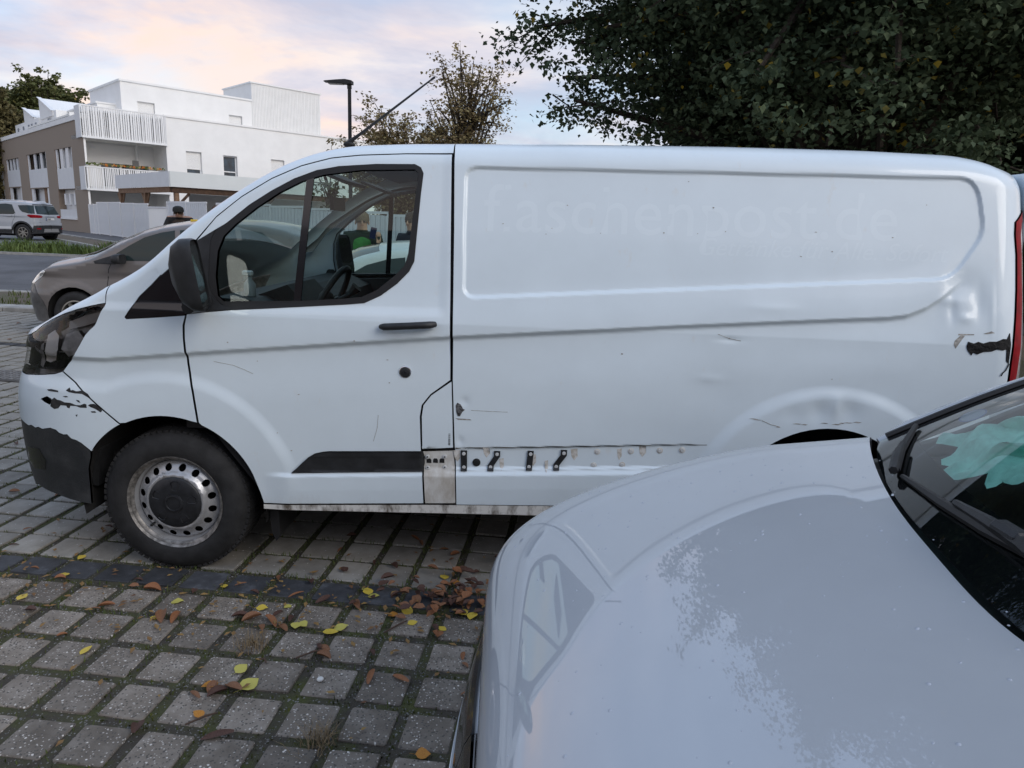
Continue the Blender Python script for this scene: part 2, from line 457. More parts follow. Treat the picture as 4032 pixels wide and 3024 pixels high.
# ------------------------------------------------------------------ the white panel van
def paint(name, col, rough=.32, coat=.6, dirt=None, dscale=9., dlo=.56, dhi=.75, flake=0., grime=None):
    m = mat(name, col, rough=rough, coat=coat, coat_rough=.06)
    t, b = nodes_of(m)
    tcn = t.nodes.new('ShaderNodeTexCoord')
    n = t.nodes.new('ShaderNodeTexNoise'); n.inputs['Scale'].default_value = 2.2; n.inputs['Detail'].default_value = 8; n.inputs['Roughness'].default_value = .65
    t.links.new(tcn.outputs['Object'], n.inputs[0])
    rp = t.nodes.new('ShaderNodeValToRGB'); rp.color_ramp.elements[0].position = .3; rp.color_ramp.elements[1].position = .7
    rp.color_ramp.elements[0].color = (*[c*.95 for c in col], 1); rp.color_ramp.elements[1].color = (*[min(1, c*1.03) for c in col], 1)
    t.links.new(n.outputs['Fac'], rp.inputs[0]); last = rp.outputs[0]
    rr = t.nodes.new('ShaderNodeMapRange'); rr.inputs[3].default_value = rough-.06; rr.inputs[4].default_value = rough+.14
    t.links.new(n.outputs['Fac'], rr.inputs[0]); t.links.new(rr.outputs[0], b.inputs['Roughness'])
    if dirt:
        n2 = t.nodes.new('ShaderNodeTexNoise'); n2.inputs['Scale'].default_value = dscale; n2.inputs['Detail'].default_value = 9; n2.inputs['Roughness'].default_value = .7
        mp = t.nodes.new('ShaderNodeMapping'); mp.inputs['Scale'].default_value = (1, 1, .45)
        t.links.new(tcn.outputs['Object'], mp.inputs[0]); t.links.new(mp.outputs[0], n2.inputs[0])
        r2 = t.nodes.new('ShaderNodeValToRGB'); r2.color_ramp.elements[0].position = dlo; r2.color_ramp.elements[1].position = dhi
        t.links.new(n2.outputs['Fac'], r2.inputs[0])
        mxn = t.nodes.new('ShaderNodeMix'); mxn.data_type = 'RGBA'; mxn.inputs['B'].default_value = (*dirt, 1)
        t.links.new(r2.outputs[0], mxn.inputs['Factor']); t.links.new(last, mxn.inputs['A']); last = mxn.outputs['Result']
    if grime:   # road grime splashed on the lowest panels: height band broken up by noise
        sp = t.nodes.new('ShaderNodeSeparateXYZ'); t.links.new(tcn.outputs['Object'], sp.inputs[0])
        n3 = t.nodes.new('ShaderNodeTexNoise'); n3.inputs['Scale'].default_value = 7; n3.inputs['Detail'].default_value = 10; n3.inputs['Roughness'].default_value = .75
        mp3 = t.nodes.new('ShaderNodeMapping'); mp3.inputs['Scale'].default_value = (1, 1, .3)
        t.links.new(tcn.outputs['Object'], mp3.inputs[0]); t.links.new(mp3.outputs[0], n3.inputs[0])
        a = t.nodes.new('ShaderNodeMath'); a.operation = 'MULTIPLY_ADD'; a.inputs[1].default_value = .9; t.links.new(n3.outputs['Fac'], a.inputs[0])
        mr = t.nodes.new('ShaderNodeMapRange'); mr.inputs[1].default_value = grime[0]; mr.inputs[2].default_value = grime[1]; mr.inputs[3].default_value = .25; mr.inputs[4].default_value = -.6
        t.links.new(sp.outputs[2], mr.inputs[0]); t.links.new(mr.outputs[0], a.inputs[2])
        r3 = t.nodes.new('ShaderNodeValToRGB'); r3.color_ramp.elements[0].position = .42; r3.color_ramp.elements[1].position = .95
        r3.color_ramp.elements[1].color = (.6, .6, .6, 1)
        t.links.new(a.outputs[0], r3.inputs[0])
        mx3 = t.nodes.new('ShaderNodeMix'); mx3.data_type = 'RGBA'; mx3.inputs['B'].default_value = (*grime[2], 1)
        t.links.new(r3.outputs[0], mx3.inputs['Factor']); t.links.new(last, mx3.inputs['A']); last = mx3.outputs['Result']
    t.links.new(last, b.inputs['Base Color'])
    return m
M_WHITE = paint('van_white_paint', (.65, .735, .795), rough=.34, coat=.6, dirt=(.62, .62, .60), dscale=14, dlo=.62, dhi=.85, grime=(.30, .62, (.34, .30, .25)))
M_PLATE = paint('grimy_bare_panel', (.62, .62, .60), rough=.55, coat=.1, dirt=(.30, .25, .19), dscale=11, dlo=.42, dhi=.78)
M_GHOST = paint('clean_paint_under_lettering', (.678, .762, .82), rough=.30, coat=.5)
M_SILL = paint('sill_paint', (.66, .65, .62), rough=.5, coat=.1, dirt=(.12, .10, .08), dscale=22, dlo=.46, dhi=.66)
M_BLK = mat('black_textured_plastic', (.018, .019, .021), rough=.5, var=.35, scale=14, bump=.15, bscale=350)
M_BLKW = mat('worn_black_bumper_plastic', (.022, .024, .027), rough=.48, col2=(.05, .052, .055), scale=9, bump=.2, bscale=120, contrast=(.45, .8))
M_GLOSSBLK = mat('gloss_black_trim', (.012, .012, .014), rough=.16, coat=.5)
M_RUB = mat('rubber_seal', (.012, .012, .013), rough=.55)
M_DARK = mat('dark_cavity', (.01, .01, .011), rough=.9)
M_RAW = mat('scraped_plastic', (.022, .022, .023), rough=.7, var=.5, scale=60)
M_SCUFF = mat('grey_scuff', (.30, .29, .27), rough=.7, var=.4, scale=80)
M_TYRE = mat('tyre_rubber', (.017, .017, .018), rough=.75, var=.4, scale=12, bump=.15, bscale=200)
M_STEEL = mat('painted_steel_wheel', (.43, .435, .45), rough=.36, metal=.5, col2=(.26, .255, .25), scale=16, contrast=(.5, .85))
M_RUST = mat('rim_edge_worn', (.20, .19, .18), rough=.45, metal=.6, var=.5, scale=40)
M_CAP = mat('black_hub_cap', (.016, .017, .02), rough=.4, var=.3, scale=30)
M_CHROME = mat('bright_metal', (.7, .7, .72), rough=.22, metal=1.)
M_INT = mat('cab_plastic_dark', (.03, .03, .032), rough=.6, var=.2, scale=10)
M_HEADLN = mat('headliner_grey', (.28, .29, .29), rough=.9)
def glass(name, tint, rough=.0):
    m = bpy.data.materials.new(name); m.use_nodes = True; t = m.node_tree; t.nodes.clear()
    o = t.nodes.new('ShaderNodeOutputMaterial'); tr = t.nodes.new('ShaderNodeBsdfTransparent'); tr.inputs[0].default_value = (*tint, 1)
    gl = t.nodes.new('ShaderNodeBsdfGlossy'); gl.inputs['Roughness'].default_value = rough; fr = t.nodes.new('ShaderNodeFresnel'); fr.inputs[0].default_value = 1.52
    mx_ = t.nodes.new('ShaderNodeMixShader'); t.links.new(fr.outputs[0], mx_.inputs[0]); t.links.new(tr.outputs[0], mx_.inputs[1]); t.links.new(gl.outputs[0], mx_.inputs[2])
    t.links.new(mx_.outputs[0], o.inputs[0]); MATS[name] = m; return m
M_GLASS = glass('tinted_window_glass', (.76, .87, .83))
M_WSCREEN = glass('windscreen_glass', (.74, .84, .80))
M_LENS = glass('clear_lamp_lens', (.93, .93, .93))
M_REDL = mat('red_lamp_plastic', (.22, .003, .008), rough=.5, spec=.12, var=.25, scale=20)
M_LENSW = mat('clear_reflector_plastic', (.55, .53, .53), rough=.2, coat=.8, metal=.4, var=.3, scale=30)

van = thing('white_van', 'dented white delivery van with scraped front bumper and bare steel wheels', 'van', (0, 0, 0))
def S_near(p, v): return van_S(p, v)
def S_far(p, v):
    q = van_S(p, v); return np.stack([q[..., 0], 2*VW-q[..., 1], q[..., 2]], -1)
def vtop(p, a=1.45): r = van_r(p); return float(van_top(p)-r+a*r)
def crest(p0, p1, n=60): return [(p, vtop(p)) for p in np.linspace(p0, p1, n)]
def arc(cx, cz, r, a0, a1, n=24): return [(cx+r*math.cos(R(a)), cz+r*math.sin(R(a))) for a in np.linspace(a0, a1, n)]
FRONT_P = FP0-FLEN+.002
HEAD_R = [(-.232, 1.243), (-.236, 1.232), (-.266, 1.188), (-.291, 1.149), (-.323, 1.126), (-.348, 1.103), (-.373, 1.063), (-.407, 1.013), (-.455, .965), (-.483, .932)]
HEAD_B = [(-.483, .932), (-.531, .919), (-.627, .905), (-.779, .886), (-.90, .88), (-1.0, .885)]
HEAD_T = [(-1.0, .885), (-1.03, .96), (-1.0, 1.035), (-.9, 1.05), (-.80, 1.068), (-.727, 1.092), (-.673, 1.126), (-.6, 1.157), (-.504, 1.187), (-.399, 1.212), (-.32, 1.228), (-.232, 1.243)]
FB = [(-.483, .932), (-.41, .889), (-.326, .819), (-.268, .77), (-.205, .715)]
FD = [(.12, 1.208), (.110, 1.165), (.109, 1.109), (.112, 1.049), (.114, 1.0), (.121, .94), (.134, .878), (.142, .811), (.15, .735)]
g = .0028   # half of a shut gap
def sh(l, dx=0., dz=0.): return [(a+dx, b+dz) for a, b in l]
AF = (0., .345, .413)      # front wheel arch
AR = (2.925, .40, .435)    # rear wheel arch
def ang(c, p): return math.degrees(math.atan2(p[1]-c[1], p[0]-c[0]))
# front wing
a_fb = ang(AF, (-.205, .715)); a_fd = ang(AF, (.15, .735))
wing = sh(FB, g, g*.5)[::-1]+sh(HEAD_R, g, 0)[::-1]+crest(-.225, -.045, 14)+[(.006, 1.374), (-.032, 1.332), (-.084, 1.282), (-.148, 1.19), (-.14, 1.181), (-.039, 1.190), (.12-g, 1.207)]+sh(FD, -g-.002, 0)[1:]+arc(AF[0], AF[1], AF[2], a_fd, a_fb, 14)[1:-1]
panel('front_wing', S_near, wing, res=.010, m=M_WHITE, parent=van)
# bonnet side strip + bonnet top
strip = [(FRONT_P, 1.0)]+[(-1.035, 1.0), (-1.005, 1.04)]+sh(HEAD_T[3:], 0, .004)+crest(-.232, FRONT_P, 50)
panel('bonnet_edge', S_near, strip, res=.012, m=M_WHITE, parent=van, lip=.01)
panel('bonnet_edge', S_far, strip, res=.03, m=M_WHITE, parent=van, lip=0, flip=True)
def top_ribbon(name, p0, p1, m, n=40, cross=28, bow=0., a=1.45):
    ps = np.linspace(p0, p1, n); vs = np.array([vtop(x, a) for x in ps])
    A = S_near(ps, vs); B = S_far(ps, vs); T = (S_near(ps, vs)-S_near(ps, vs-.004))
    return ribbon(name, A, B, m, van, n=cross, ta=T, bow=bow)
top_ribbon('bonnet', FRONT_P, -.055, M_WHITE, n=60)
top_ribbon('windscreen', -.045, .72, M_WSCREEN, n=30, bow=.07)
top_ribbon('roof', .72, RP0+.28, M_WHITE, n=60)
# A pillar / cant rail between windscreen and door
DT = [(.158, 1.525), (.246, 1.628), (.352, 1.716), (.477, 1.796), (.602, 1.854), (.727, 1.891), (.854, 1.908), (1.044, 1.921), (1.245, 1.929)]
rail = [(-.035, 1.455-.06), (.011, 1.374), (.054, 1.413), (.104, 1.452), (.150, 1.503)]+sh(DT, 0, g)+crest(1.243, -.035, 60)
panel('roof_rail', S_near, rail, res=.010, m=M_WHITE, parent=van)
# door
WOUT = [(.325, 1.239), (.492, 1.253), (.813, 1.282), (.89, 1.291), (.959, 1.325), (1.028, 1.378), (1.077, 1.43), (1.098, 1.474), (1.106, 1.599), (1.116, 1.754), (1.124, 1.84), (1.112, 1.864), (1.086, 1.876), (.922, 1.871), (.763, 1.856), (.669, 1.836), (.574, 1.798), (.48, 1.745), (.386, 1.683), (.292, 1.605), (.244, 1.572)]
WIN = [(.284, 1.274), (.619, 1.29), (.799, 1.306), (.876, 1.316), (.939, 1.346), (1.014, 1.409), (1.057, 1.454), (1.071, 1.505), (1.085, 1.66), (1.102, 1.839), (1.087, 1.854), (.859, 1.843), (.701, 1.818), (.607, 1.787), (.512, 1.737), (.418, 1.672), (.33, 1.6), (.28, 1.549), (.255, 1.485), (.247, 1.379), (.258, 1.297)]
a_ds = ang(AF, (.385, .50))
door = sh(FD, g+.002, 0)+arc(AF[0], AF[1], AF[2], a_fd, a_ds, 18)[1:]+[(.412, .41), (.425, .362), (1.158-g, .401), (1.152-g, .529), (1.1425-g, .659), (1.137-g, .804), (1.145-g, .857), (1.180, .9075), (1.268-g, .974), (1.263-g, 1.22), (1.252-g, 1.605), (1.243-g, 1.924)]+sh(DT, 0, -g)[::-1][1:]+[(.155, 1.508), (.108, 1.45), (.119, 1.215)]
hole = WOUT+[(.155, 1.505), (.112, 1.448), (.125, 1.213)]
# the sail corner belongs to the black trim, so the door skin is cut along it
door = sh(FD, g+.002, 0)+arc(AF[0], AF[1], AF[2], a_fd, a_ds, 18)[1:]+[(.412, .41), (.425, .362), (1.158-g, .401), (1.152-g, .529), (1.1425-g, .659), (1.137-g, .804), (1.145-g, .857), (1.180, .9075), (1.268-g, .974), (1.263-g, 1.22), (1.252-g, 1.605), (1.243-g, 1.924)]+sh(DT, 0, -g)[::-1][1:]+[(.2442, 1.574)]+WOUT[::-1][1:]+[(.2, 1.222)]
door = [p for p in door]
# keep the outline simple: frame of the door round the window opening
frame_in = WOUT[::-1]
doorp = sh(FD, g+.002, 0)+arc(AF[0], AF[1], AF[2], a_fd, a_ds, 18)[1:]+[(.412, .41), (.425, .362), (1.158-g, .401), (1.152-g, .529), (1.1425-g, .659), (1.137-g, .804), (1.145-g, .857), (1.180, .9075), (1.268-g, .974), (1.263-g, 1.22), (1.252-g, 1.605), (1.243-g, 1.924)]+sh(DT, 0, -g)[::-1][1:-1]+[(.165, 1.526), (.243, 1.575)]+WOUT[::-1][1:]+[(.2, 1.224), (.126, 1.213)]
front_door = panel('front_door', S_near, doorp, res=.009, m=M_WHITE, parent=van)
# black sail trim, mirror triangle, seal
panel('window_trim', S_near, [(-.15, 1.188), (-.143, 1.183), (-.039, 1.193), (.115, 1.210), (.103, 1.45), (.054, 1.409), (.008, 1.371), (-.032, 1.329), (-.084, 1.279)], res=.02, m=M_GLOSSBLK, parent=van, off=-.003)
panel('mirror_sail', S_near, [(.118, 1.2145), (.2, 1.2255), (.322, 1.2415), (.27, 1.262), (.232, 1.302), (.217, 1.346), (.218, 1.44), (.223, 1.528), (.242, 1.572), (.165, 1.524), (.152, 1.503), (.108, 1.449)], res=.02, m=M_BLK, parent=van, off=.003)
panel('window_seal', S_near, WOUT+[(.223, 1.528), (.218, 1.44), (.217, 1.346), (.232, 1.302), (.268, 1.266)], holes=[WIN], res=.02, m=M_RUB, parent=van, off=.002, lip=.02)
panel('window_divider', S_near, [(.628, 1.800), (.660, 1.812), (.616, 1.288), (.584, 1.285)], res=.02, m=M_GLOSSBLK, parent=van, off=.001, lip=.006)
panel('door_glass', S_near, WIN, res=.04, m=M_GLASS, parent=van, off=-.008, lip=0)
# side panel
BP = [(1.244, 1.93), (1.25, 1.922), (1.261, 1.605), (1.27, 1.22), (1.274, .972), (1.282, .81), (1.288, .683), (1.299, .514), (1.303, .372)]
LAMP = [(3.80, 1.786), (3.735, 1.765), (3.68, 1.732), (3.674, 1.681), (3.683, 1.598), (3.681, 1.46), (3.672, 1.328), (3.662, 1.237), (3.657, 1.151), (3.652, 1.041)]
a1 = ang(AR, (3.33, .52)); a0 = ang(AR, (2.52, .52))
REAR_P = RP0+RLEN+VW-RW
side = crest(1.246, RP0+.30, 70)[::-1]+sh(BP, g, 0)[1:]+[(1.9, .388), (2.48, .405), (2.505, .48)]+arc(AR[0], AR[1], AR[2], a0, a1, 30)+[(3.36, .45), (3.55, .42), (3.88, .42), (3.88, 1.04)]+sh(LAMP, -.001)[::-1]+[(3.88, 1.79)]
panel('side_panel', S_near, side, res=.0075, m=M_WHITE, parent=van)
# fuel flap and the bare plate under it
panel('fuel_flap', S_near, [(1.271, .967), (1.184, .9015), (1.1505, .856), (1.1435, .804), (1.1475, .655), (1.2835, .668), (1.278, .81)], res=.012, m=M_WHITE, parent=van)
plate = panel('rocker_plate', S_near, [(1.150, .640), (1.284, .650), (1.2945, .551), (1.300, .407), (1.163, .400), (1.1565, .529)], res=.012, m=M_PLATE, parent=van, off=-.003)
# sill
panel('sill', S_near, [(.425, .358), (1.2, .398), (1.2995, .4015), (1.9, .425), (2.47, .45), (2.47, .40), (1.9, .375), (1.3, .36), (.425, .336)], res=.02, m=M_SILL, parent=van, off=.006, lip=.05)
# front bumper and head lamp
bl = [(FRONT_P, .655), (-1.2, .655), (-.95, .66), (-.80, .655), (-.73, .650), (-.70, .659), (-.663, .652), (-.64, .66), (-.61, .655), (-.554, .668), (-.52, .663), (-.505, .652), (-.481, .645), (-.46, .648), (-.44, .63), (-.414, .624), (-.39, .612), (-.354, .583)]
a_b1 = ang(AF, (-.345, .575)); a_b0 = ang(AF, FB[-1])
HOLE = [(-.606, .796), (-.585, .806), (-.564, .814), (-.535, .805), (-.534, .789), (-.545, .776), (-.577, .784)]
bump = bl+arc(AF[0], AF[1], AF[2]+.005, a_b1, a_b0, 10)+sh(FB, -g, -g)[::-1]+sh(HEAD_B[1:], 0, -.004)+[(-1.06, .885), (-1.15, .86), (FRONT_P, .86)]
panel('front_bumper', S_near, bump, holes=[HOLE], res=.011, m=M_WHITE, parent=van)
low = [(FRONT_P, .25), (-1.1, .25), (-.95, .29), (-.84, .325), (-.763, .345), (-.591, .335), (-.473, .320), (-.392, .314), (-.383, .414), (-.377, .49), (-.357, .548), (-.354, .579)]+sh(bl, 0, -.003)[::-1][1:]
panel('bumper_lower', S_near, low, res=.015, m=M_BLKW, parent=van, off=-.002)
panel('bumper_lower', S_far, low, res=.04, m=M_BLKW, parent=van, lip=0, flip=True)
panel('front_bumper', S_far, bump, res=.04, m=M_WHITE, parent=van, lip=0, flip=True)
for S_, fl in ((S_near, False), (S_far, True)):
    panel('fog_recess', S_, [(-.80, .53), (-.66, .55), (-.62, .50), (-.64, .45), (-.76, .43), (-.83, .46)], res=.03, m=M_GLOSSBLK, parent=van, off=.0, lip=0, flip=fl)
    panel('grille', S_, [(FRONT_P, .865), (-1.15, .865), (-1.06, .89), (-1.04, .96), (-1.04, .995), (FRONT_P, .995)], res=.03, m=M_BLK, parent=van, off=-.01, flip=fl)
head = HEAD_B+HEAD_T[1:-1]+HEAD_R[:-1]
hl = empty('headlight', parent=van)
cav = panel('lamp_housing', S_near, head, res=.02, m=mat('lamp_housing_grey', (.42, .41, .40), rough=.35, col2=(.14, .136, .13), scale=7, contrast=(.42, .6)), parent=hl, off=-.07, lip=0)
panel('lens', S_near, head, res=.015, m=M_LENS, parent=hl, off=-.001, lip=.05)
for j, poly in enumerate(([(-.63, 1.09), (-.58, 1.115), (-.535, 1.09), (-.53, 1.03), (-.555, .975), (-.60, .96), (-.635, .965), (-.63, 1.03)], [(-.675, 1.04), (-.65, 1.05), (-.64, .96), (-.66, .93), (-.685, .94)])):
    panel('reflector', S_near, poly, res=.02, m=mat('bright_reflector', (.92, .90, .86), rough=.3) if j == 0 else M_LENSW, parent=hl, off=-.02, lip=.02)
panel('indicator_strip', S_near, [(-.53, 1.155), (-.40, 1.185), (-.27, 1.205), (-.29, 1.165), (-.40, 1.14), (-.52, 1.12)], res=.03, m=mat('smoked_reflector', (.42, .39, .36), rough=.25), parent=hl, off=-.05, lip=.01)
panel('inner_bowl', S_near, [(-.50, 1.10), (-.42, 1.12), (-.37, 1.08), (-.40, 1.02), (-.48, .985), (-.52, 1.03)], res=.03, m=mat('grey_bowl', (.5, .49, .48), rough=.3, var=.3, scale=20), parent=hl, off=-.03, lip=.02)
panel('lamp_shroud', S_near, [(-.50, .99), (-.74, .975), (-.76, .915), (-.63, .925), (-.53, .94)], res=.03, m=M_GLOSSBLK, parent=hl, off=-.035, lip=.02)
panel('lamp_seam', S_near, [(-.80, 1.0), (-.78, 1.0), (-.72, .99), (-.50, 1.0), (-.50, .995), (-.72, .983), (-.80, .99)], res=.02, m=M_LENSW, parent=hl, off=-.03, lip=.01)
panel('headlight', S_far, head, res=.03, m=M_LENSW, parent=van, lip=0, flip=True)
# scrapes, tape, chips: thin patches of bared plastic or dirt
SCR = [[(-.566, .844), (-.54, .849), (-.498, .846), (-.496, .839), (-.521, .839), (-.555, .839)],
 [(-.454, .85), (-.436, .864), (-.428, .852), (-.418, .855), (-.40, .850), (-.367, .856), (-.341, .842), (-.326, .822), (-.345, .829), (-.37, .841), (-.405, .841), (-.437, .844)],
 [(-.535, .80), (-.518, .812), (-.50, .804), (-.483, .803), (-.46, .796), (-.429, .796), (-.40, .788), (-.379, .789), (-.36, .797), (-.35, .795), (-.348, .779), (-.379, .778), (-.40, .784), (-.429, .783), (-.434, .771), (-.445, .773), (-.45, .782), (-.481, .781), (-.494, .766), (-.517, .76), (-.54, .77)],
 [(-.341, .791), (-.33, .797), (-.312, .799), (-.29, .787), (-.276, .77), (-.284, .762), (-.309, .777), (-.329, .783)],
 [(-.47, .823), (-.45, .826), (-.44, .822), (-.455, .819)], [(-.40, .812), (-.385, .81), (-.378, .80), (-.39, .803)], [(-.33, .764), (-.31, .766), (-.305, .76), (-.325, .758)], [(-.405, .742), (-.395, .746), (-.40, .735)]]
for s_ in SCR: panel('paint_scrape', S_near, s_, res=.02, m=M_RAW, parent=van, off=.0012, lip=.001)
panel('bumper_hole', S_near, [(a*1.0, b) for a, b in HOLE], res=.03, m=M_DARK, parent=van, off=-.03, lip=0)
TAPE = [(3.449, 1.217), (3.455, 1.235), (3.48, 1.228), (3.50, 1.236), (3.522, 1.23), (3.55, 1.239), (3.581, 1.24), (3.61, 1.252), (3.629, 1.251), (3.643, 1.276), (3.65, 1.23), (3.647, 1.147), (3.633, 1.158), (3.629, 1.209), (3.61, 1.204), (3.583, 1.208), (3.56, 1.198), (3.526, 1.195), (3.50, 1.183), (3.48, 1.19), (3.475, 1.178), (3.455, 1.199)]
panel('black_tape', S_near, TAPE, res=.008, m=mat('black_tape_gum', (.008, .008, .009), rough=.6, spec=.2, bump=.7, bscale=60), parent=van, off=.003, lip=.003)
for s_ in ([(3.395, 1.236), (3.423, 1.262), (3.439, 1.259), (3.418, 1.23), (3.402, 1.204), (3.392, 1.222)], [(3.41, 1.266), (3.48, 1.267), (3.48, 1.263), (3.41, 1.26)], [(3.521, 1.27), (3.557, 1.282), (3.571, 1.275), (3.536, 1.269)], [(1.292, .804), (1.356, .802), (1.363, .798), (1.304, .797)]):
    panel('scuff', S_near, s_, res=.02, m=M_SCUFF, parent=van, off=.001, lip=.0008)
panel('paint_damage', S_near, [(1.292, .862), (1.299, .874), (1.313, .867), (1.324, .848), (1.332, .844), (1.32, .832), (1.312, .814), (1.301, .814), (1.294, .835)], res=.008, m=mat('bare_torn_metal', (.16, .16, .165), rough=.45, metal=.6, var=.8, scale=90), parent=van, off=.0015, lip=.002)
MB().tube([S_near(np.array(a), np.array(b))+np.array([0, -.004, 0]) for a, b in ((3.649, 1.147), (3.634, 1.119), (3.62, 1.108), (3.613, 1.095))], .0025, 6).build('loose_cord', M_RUB, van)
chips = [(2.241, 1.847), (1.468, 1.645), (1.737, 1.731), (1.676, 1.634), (1.652, 1.609), (1.882, 1.621), (2.148, 1.633), (2.29, 1.635), (2.35, 1.744), (3.103, 1.65), (2.783, 1.66), (2.727, 1.558), (3.236, 1.788), (2.856, 1.583), (2.406, 1.648),
 (2.585, .863), (2.60, .86), (2.693, .832), (2.773, .85), (2.804, .848), (2.889, .858), (2.94, .855), (2.962, .861), (3.028, .868), (2.99, .864), (.99, 1.05), (.30, 1.10), (.42, 1.02), (.50, .70), (.56, .62), (.60, .88), (.85, 1.13), (1.0, .95), (2.0, 1.12), (2.45, 1.205), (2.9, 1.05)]
ch = MB()
for i, (cx, cz) in enumerate(chips):
    L = random.uniform(.002, .006) if not (15 <= i < 25) else random.uniform(.010, .025); H = random.uniform(.0015, .0035)
    poly = [(cx-L, cz-H*.2), (cx-L*.2, cz+H), (cx+L, cz+H*.3), (cx+L*.3, cz-H)]
    P = [S_near(np.array(a), np.array(b))+np.array([0, -.0012, 0]) for a, b in poly]
    ch.add(P+[q+np.array([0, .002, 0]) for q in P], [(0, 1, 2, 3), (0, 4, 5, 1), (1, 5, 6, 2), (2, 6, 7, 3), (3, 7, 4, 0)])
co = ch.build('paint_chips', M_SCUFF, van); tag(co, kind='stuff')
def scratch(pts, w_=.0016, m=None):
    mb_ = MB()
    P = [S_near(np.array(a), np.array(b))+np.array([0, -.0004, 0]) for a, b in pts]
    mb_.tube(P, w_, 4); return mb_.build('scratch', m or M_SCUFF, van)
scratch([(.227, 1.01), (.311, .997), (.36, .98), (.40, .963)], .0010); scratch([(.951, .802), (.946, .742), (.929, .681)], .0009); scratch([(1.36, .843), (1.43, .842), (1.52, .842)], .0010)
scratch([(2.40, 1.222), (2.45, 1.205), (2.50, 1.197)], .0012); scratch([(2.62, .858), (2.66, .842), (2.70, .833)], .0014)
# moulding strip with missing trim: clips, studs, grommet
MOLD = [(.559, .513), (.60, .558), (.635, .592), (.666, .612), (.70, .621), (.725, .625), (1.146, .645), (1.152, .549)]
panel('door_moulding', S_near, MOLD, res=.02, m=M_BLK, parent=van, off=.010, lip=.012)
panel('moulding_bevel', S_near, [(.70, .617), (.725, .622), (1.144, .642), (1.146, .622), (.66, .598)], res=.02, m=M_BLK, parent=van, off=.0125, lip=.003)
def on(p, v, o=0.):
    q = S_near(np.array([p, p+.002, p]), np.array([v, v, v+.002])); N = np.cross(q[1]-q[0], q[2]-q[0]); N /= np.linalg.norm(N)
    return q[0]+N*o
def disc(name, p, v, r, h, m, o=0., n=16, parent=van, dome=.3):
    c = on(p, v, o)
    return MB().lathe([(r, 0), (r, -h*.7), (r*(1-dome), -h), (0.0001, -h)], n, 'Y', tuple(c)).build(name, m, parent)
for (ax, az), (bx, bz) in (((1.332, .641), (1.334, .573)), ((1.48, .645), (1.453, .579)), ((1.629, .653), (1.624, .590)), ((1.776, .664), (1.745, .596))):
    d = np.array([bx-ax, bz-az]); L = np.linalg.norm(d); d /= L; nrm = np.array([-d[1], d[0]]); mid = np.array([(ax+bx)/2, (az+bz)/2]); k = .0135
    slant = abs(bx-ax) > .02
    if slant: poly = [(ax-k, az+k), (ax+k, az+k), (ax+k, az-k*.8), (bx+k, bz+k*.8), (bx+k, bz-k), (bx-k, bz-k), (bx-k, bz+k*.8), (ax-k, az-k*.8)]
    else: poly = [(ax-k, az+k), (ax+k, az+k), (bx+k, bz-k), (bx-k, bz-k)]
    cl_ = panel('trim_clip', S_near, poly, res=.02, m=M_BLK, parent=van, off=.007, lip=.008)
    for q_ in ((ax, az), (bx, bz)): disc('stud', q_[0], q_[1], .0080, .004, mat('pale_stud', (.52, .53, .53), rough=.5), .0065, parent=van, dome=.12)
for p_, v_ in ((1.923, .676), (1.911, .612), (2.071, .685), (2.037, .62), (2.198, .694), (2.296, .701)):
    disc('stud_washer', p_, v_, .014, .002, M_PLATE, 0, dome=.1); disc('stud', p_, v_, .0085, .005, MATS['pale_stud'], 0, dome=.12)
disc('grommet', 1.389, .601, .018, .006, M_RUB, 0, dome=.5)
for p_, v_ in ((1.169, .617), (1.247, .621), (1.172, .565), (1.248, .570)):
    disc('stud_washer', p_, v_, .0105, .006, MATS['pale_stud'], -.002); disc('stud_hole', p_, v_, .0035, .0015, M_DARK, .0045, n=8, dome=.05)
for p_, v_ in ((1.176, .597), (1.205, .599), (1.234, .600)):
    panel('slot', S_near, [(p_-.011, v_-.010), (p_+.011, v_-.010), (p_+.011, v_+.004), (p_+.006, v_+.011), (p_-.006, v_+.011), (p_-.011, v_+.004)], res=.02, m=M_DARK, parent=van, off=-.0015, lip=0)
panel('joint_line', S_near, [(1.15, .645), (1.285, .652), (1.285, .668), (1.147, .655)], res=.02, m=M_DARK, parent=van, off=-.006, lip=0)
for a_, b_, w_ in ((1.30, .63, .03), (1.50, .60, .02), (1.64, .625, .025), (1.82, .66, .03), (2.02, .67, .02), (1.70, .60, .015), (1.43, .655, .03), (2.12, .69, .03)):
    panel('grime_streak', S_near, [(a_-w_*.5, b_+.022), (a_+w_*.5, b_+.026), (a_+w_*.6, b_-.01), (a_+w_*.1, b_-.03), (a_-w_*.3, b_-.012)], res=.02, m=mat('thin_grime', (.42, .39, .34), rough=.8, col2=(.62, .61, .59), scale=60, contrast=(.4, .6)), parent=van, off=.0006, lip=0)
panel('strip_edge_line', S_near, [(1.296, .660), (1.6, .679), (1.9, .697), (2.2, .717), (2.40, .731), (2.40, .7335), (2.2, .721), (1.9, .7025), (1.6, .6845), (1.296, .669)], res=.02, m=mat('edge_line_brown', (.10, .08, .06), rough=.8, var=.6, scale=30), parent=van, off=.0008, lip=.0005)  # thin dark brown line following the upper edge of the moulding recess
# barcode sticker
stk = empty('barcode_sticker', parent=van)
for k in range(16):
    zz = .679+k*.0034; wdt = random.choice((.0008, .0016, .0022))
    panel('barcode_bar', S_near, [(1.262, zz), (1.271, zz), (1.271, zz+wdt), (1.262, zz+wdt)], res=.05, m=M_RUB, parent=stk, off=.0008, lip=0)
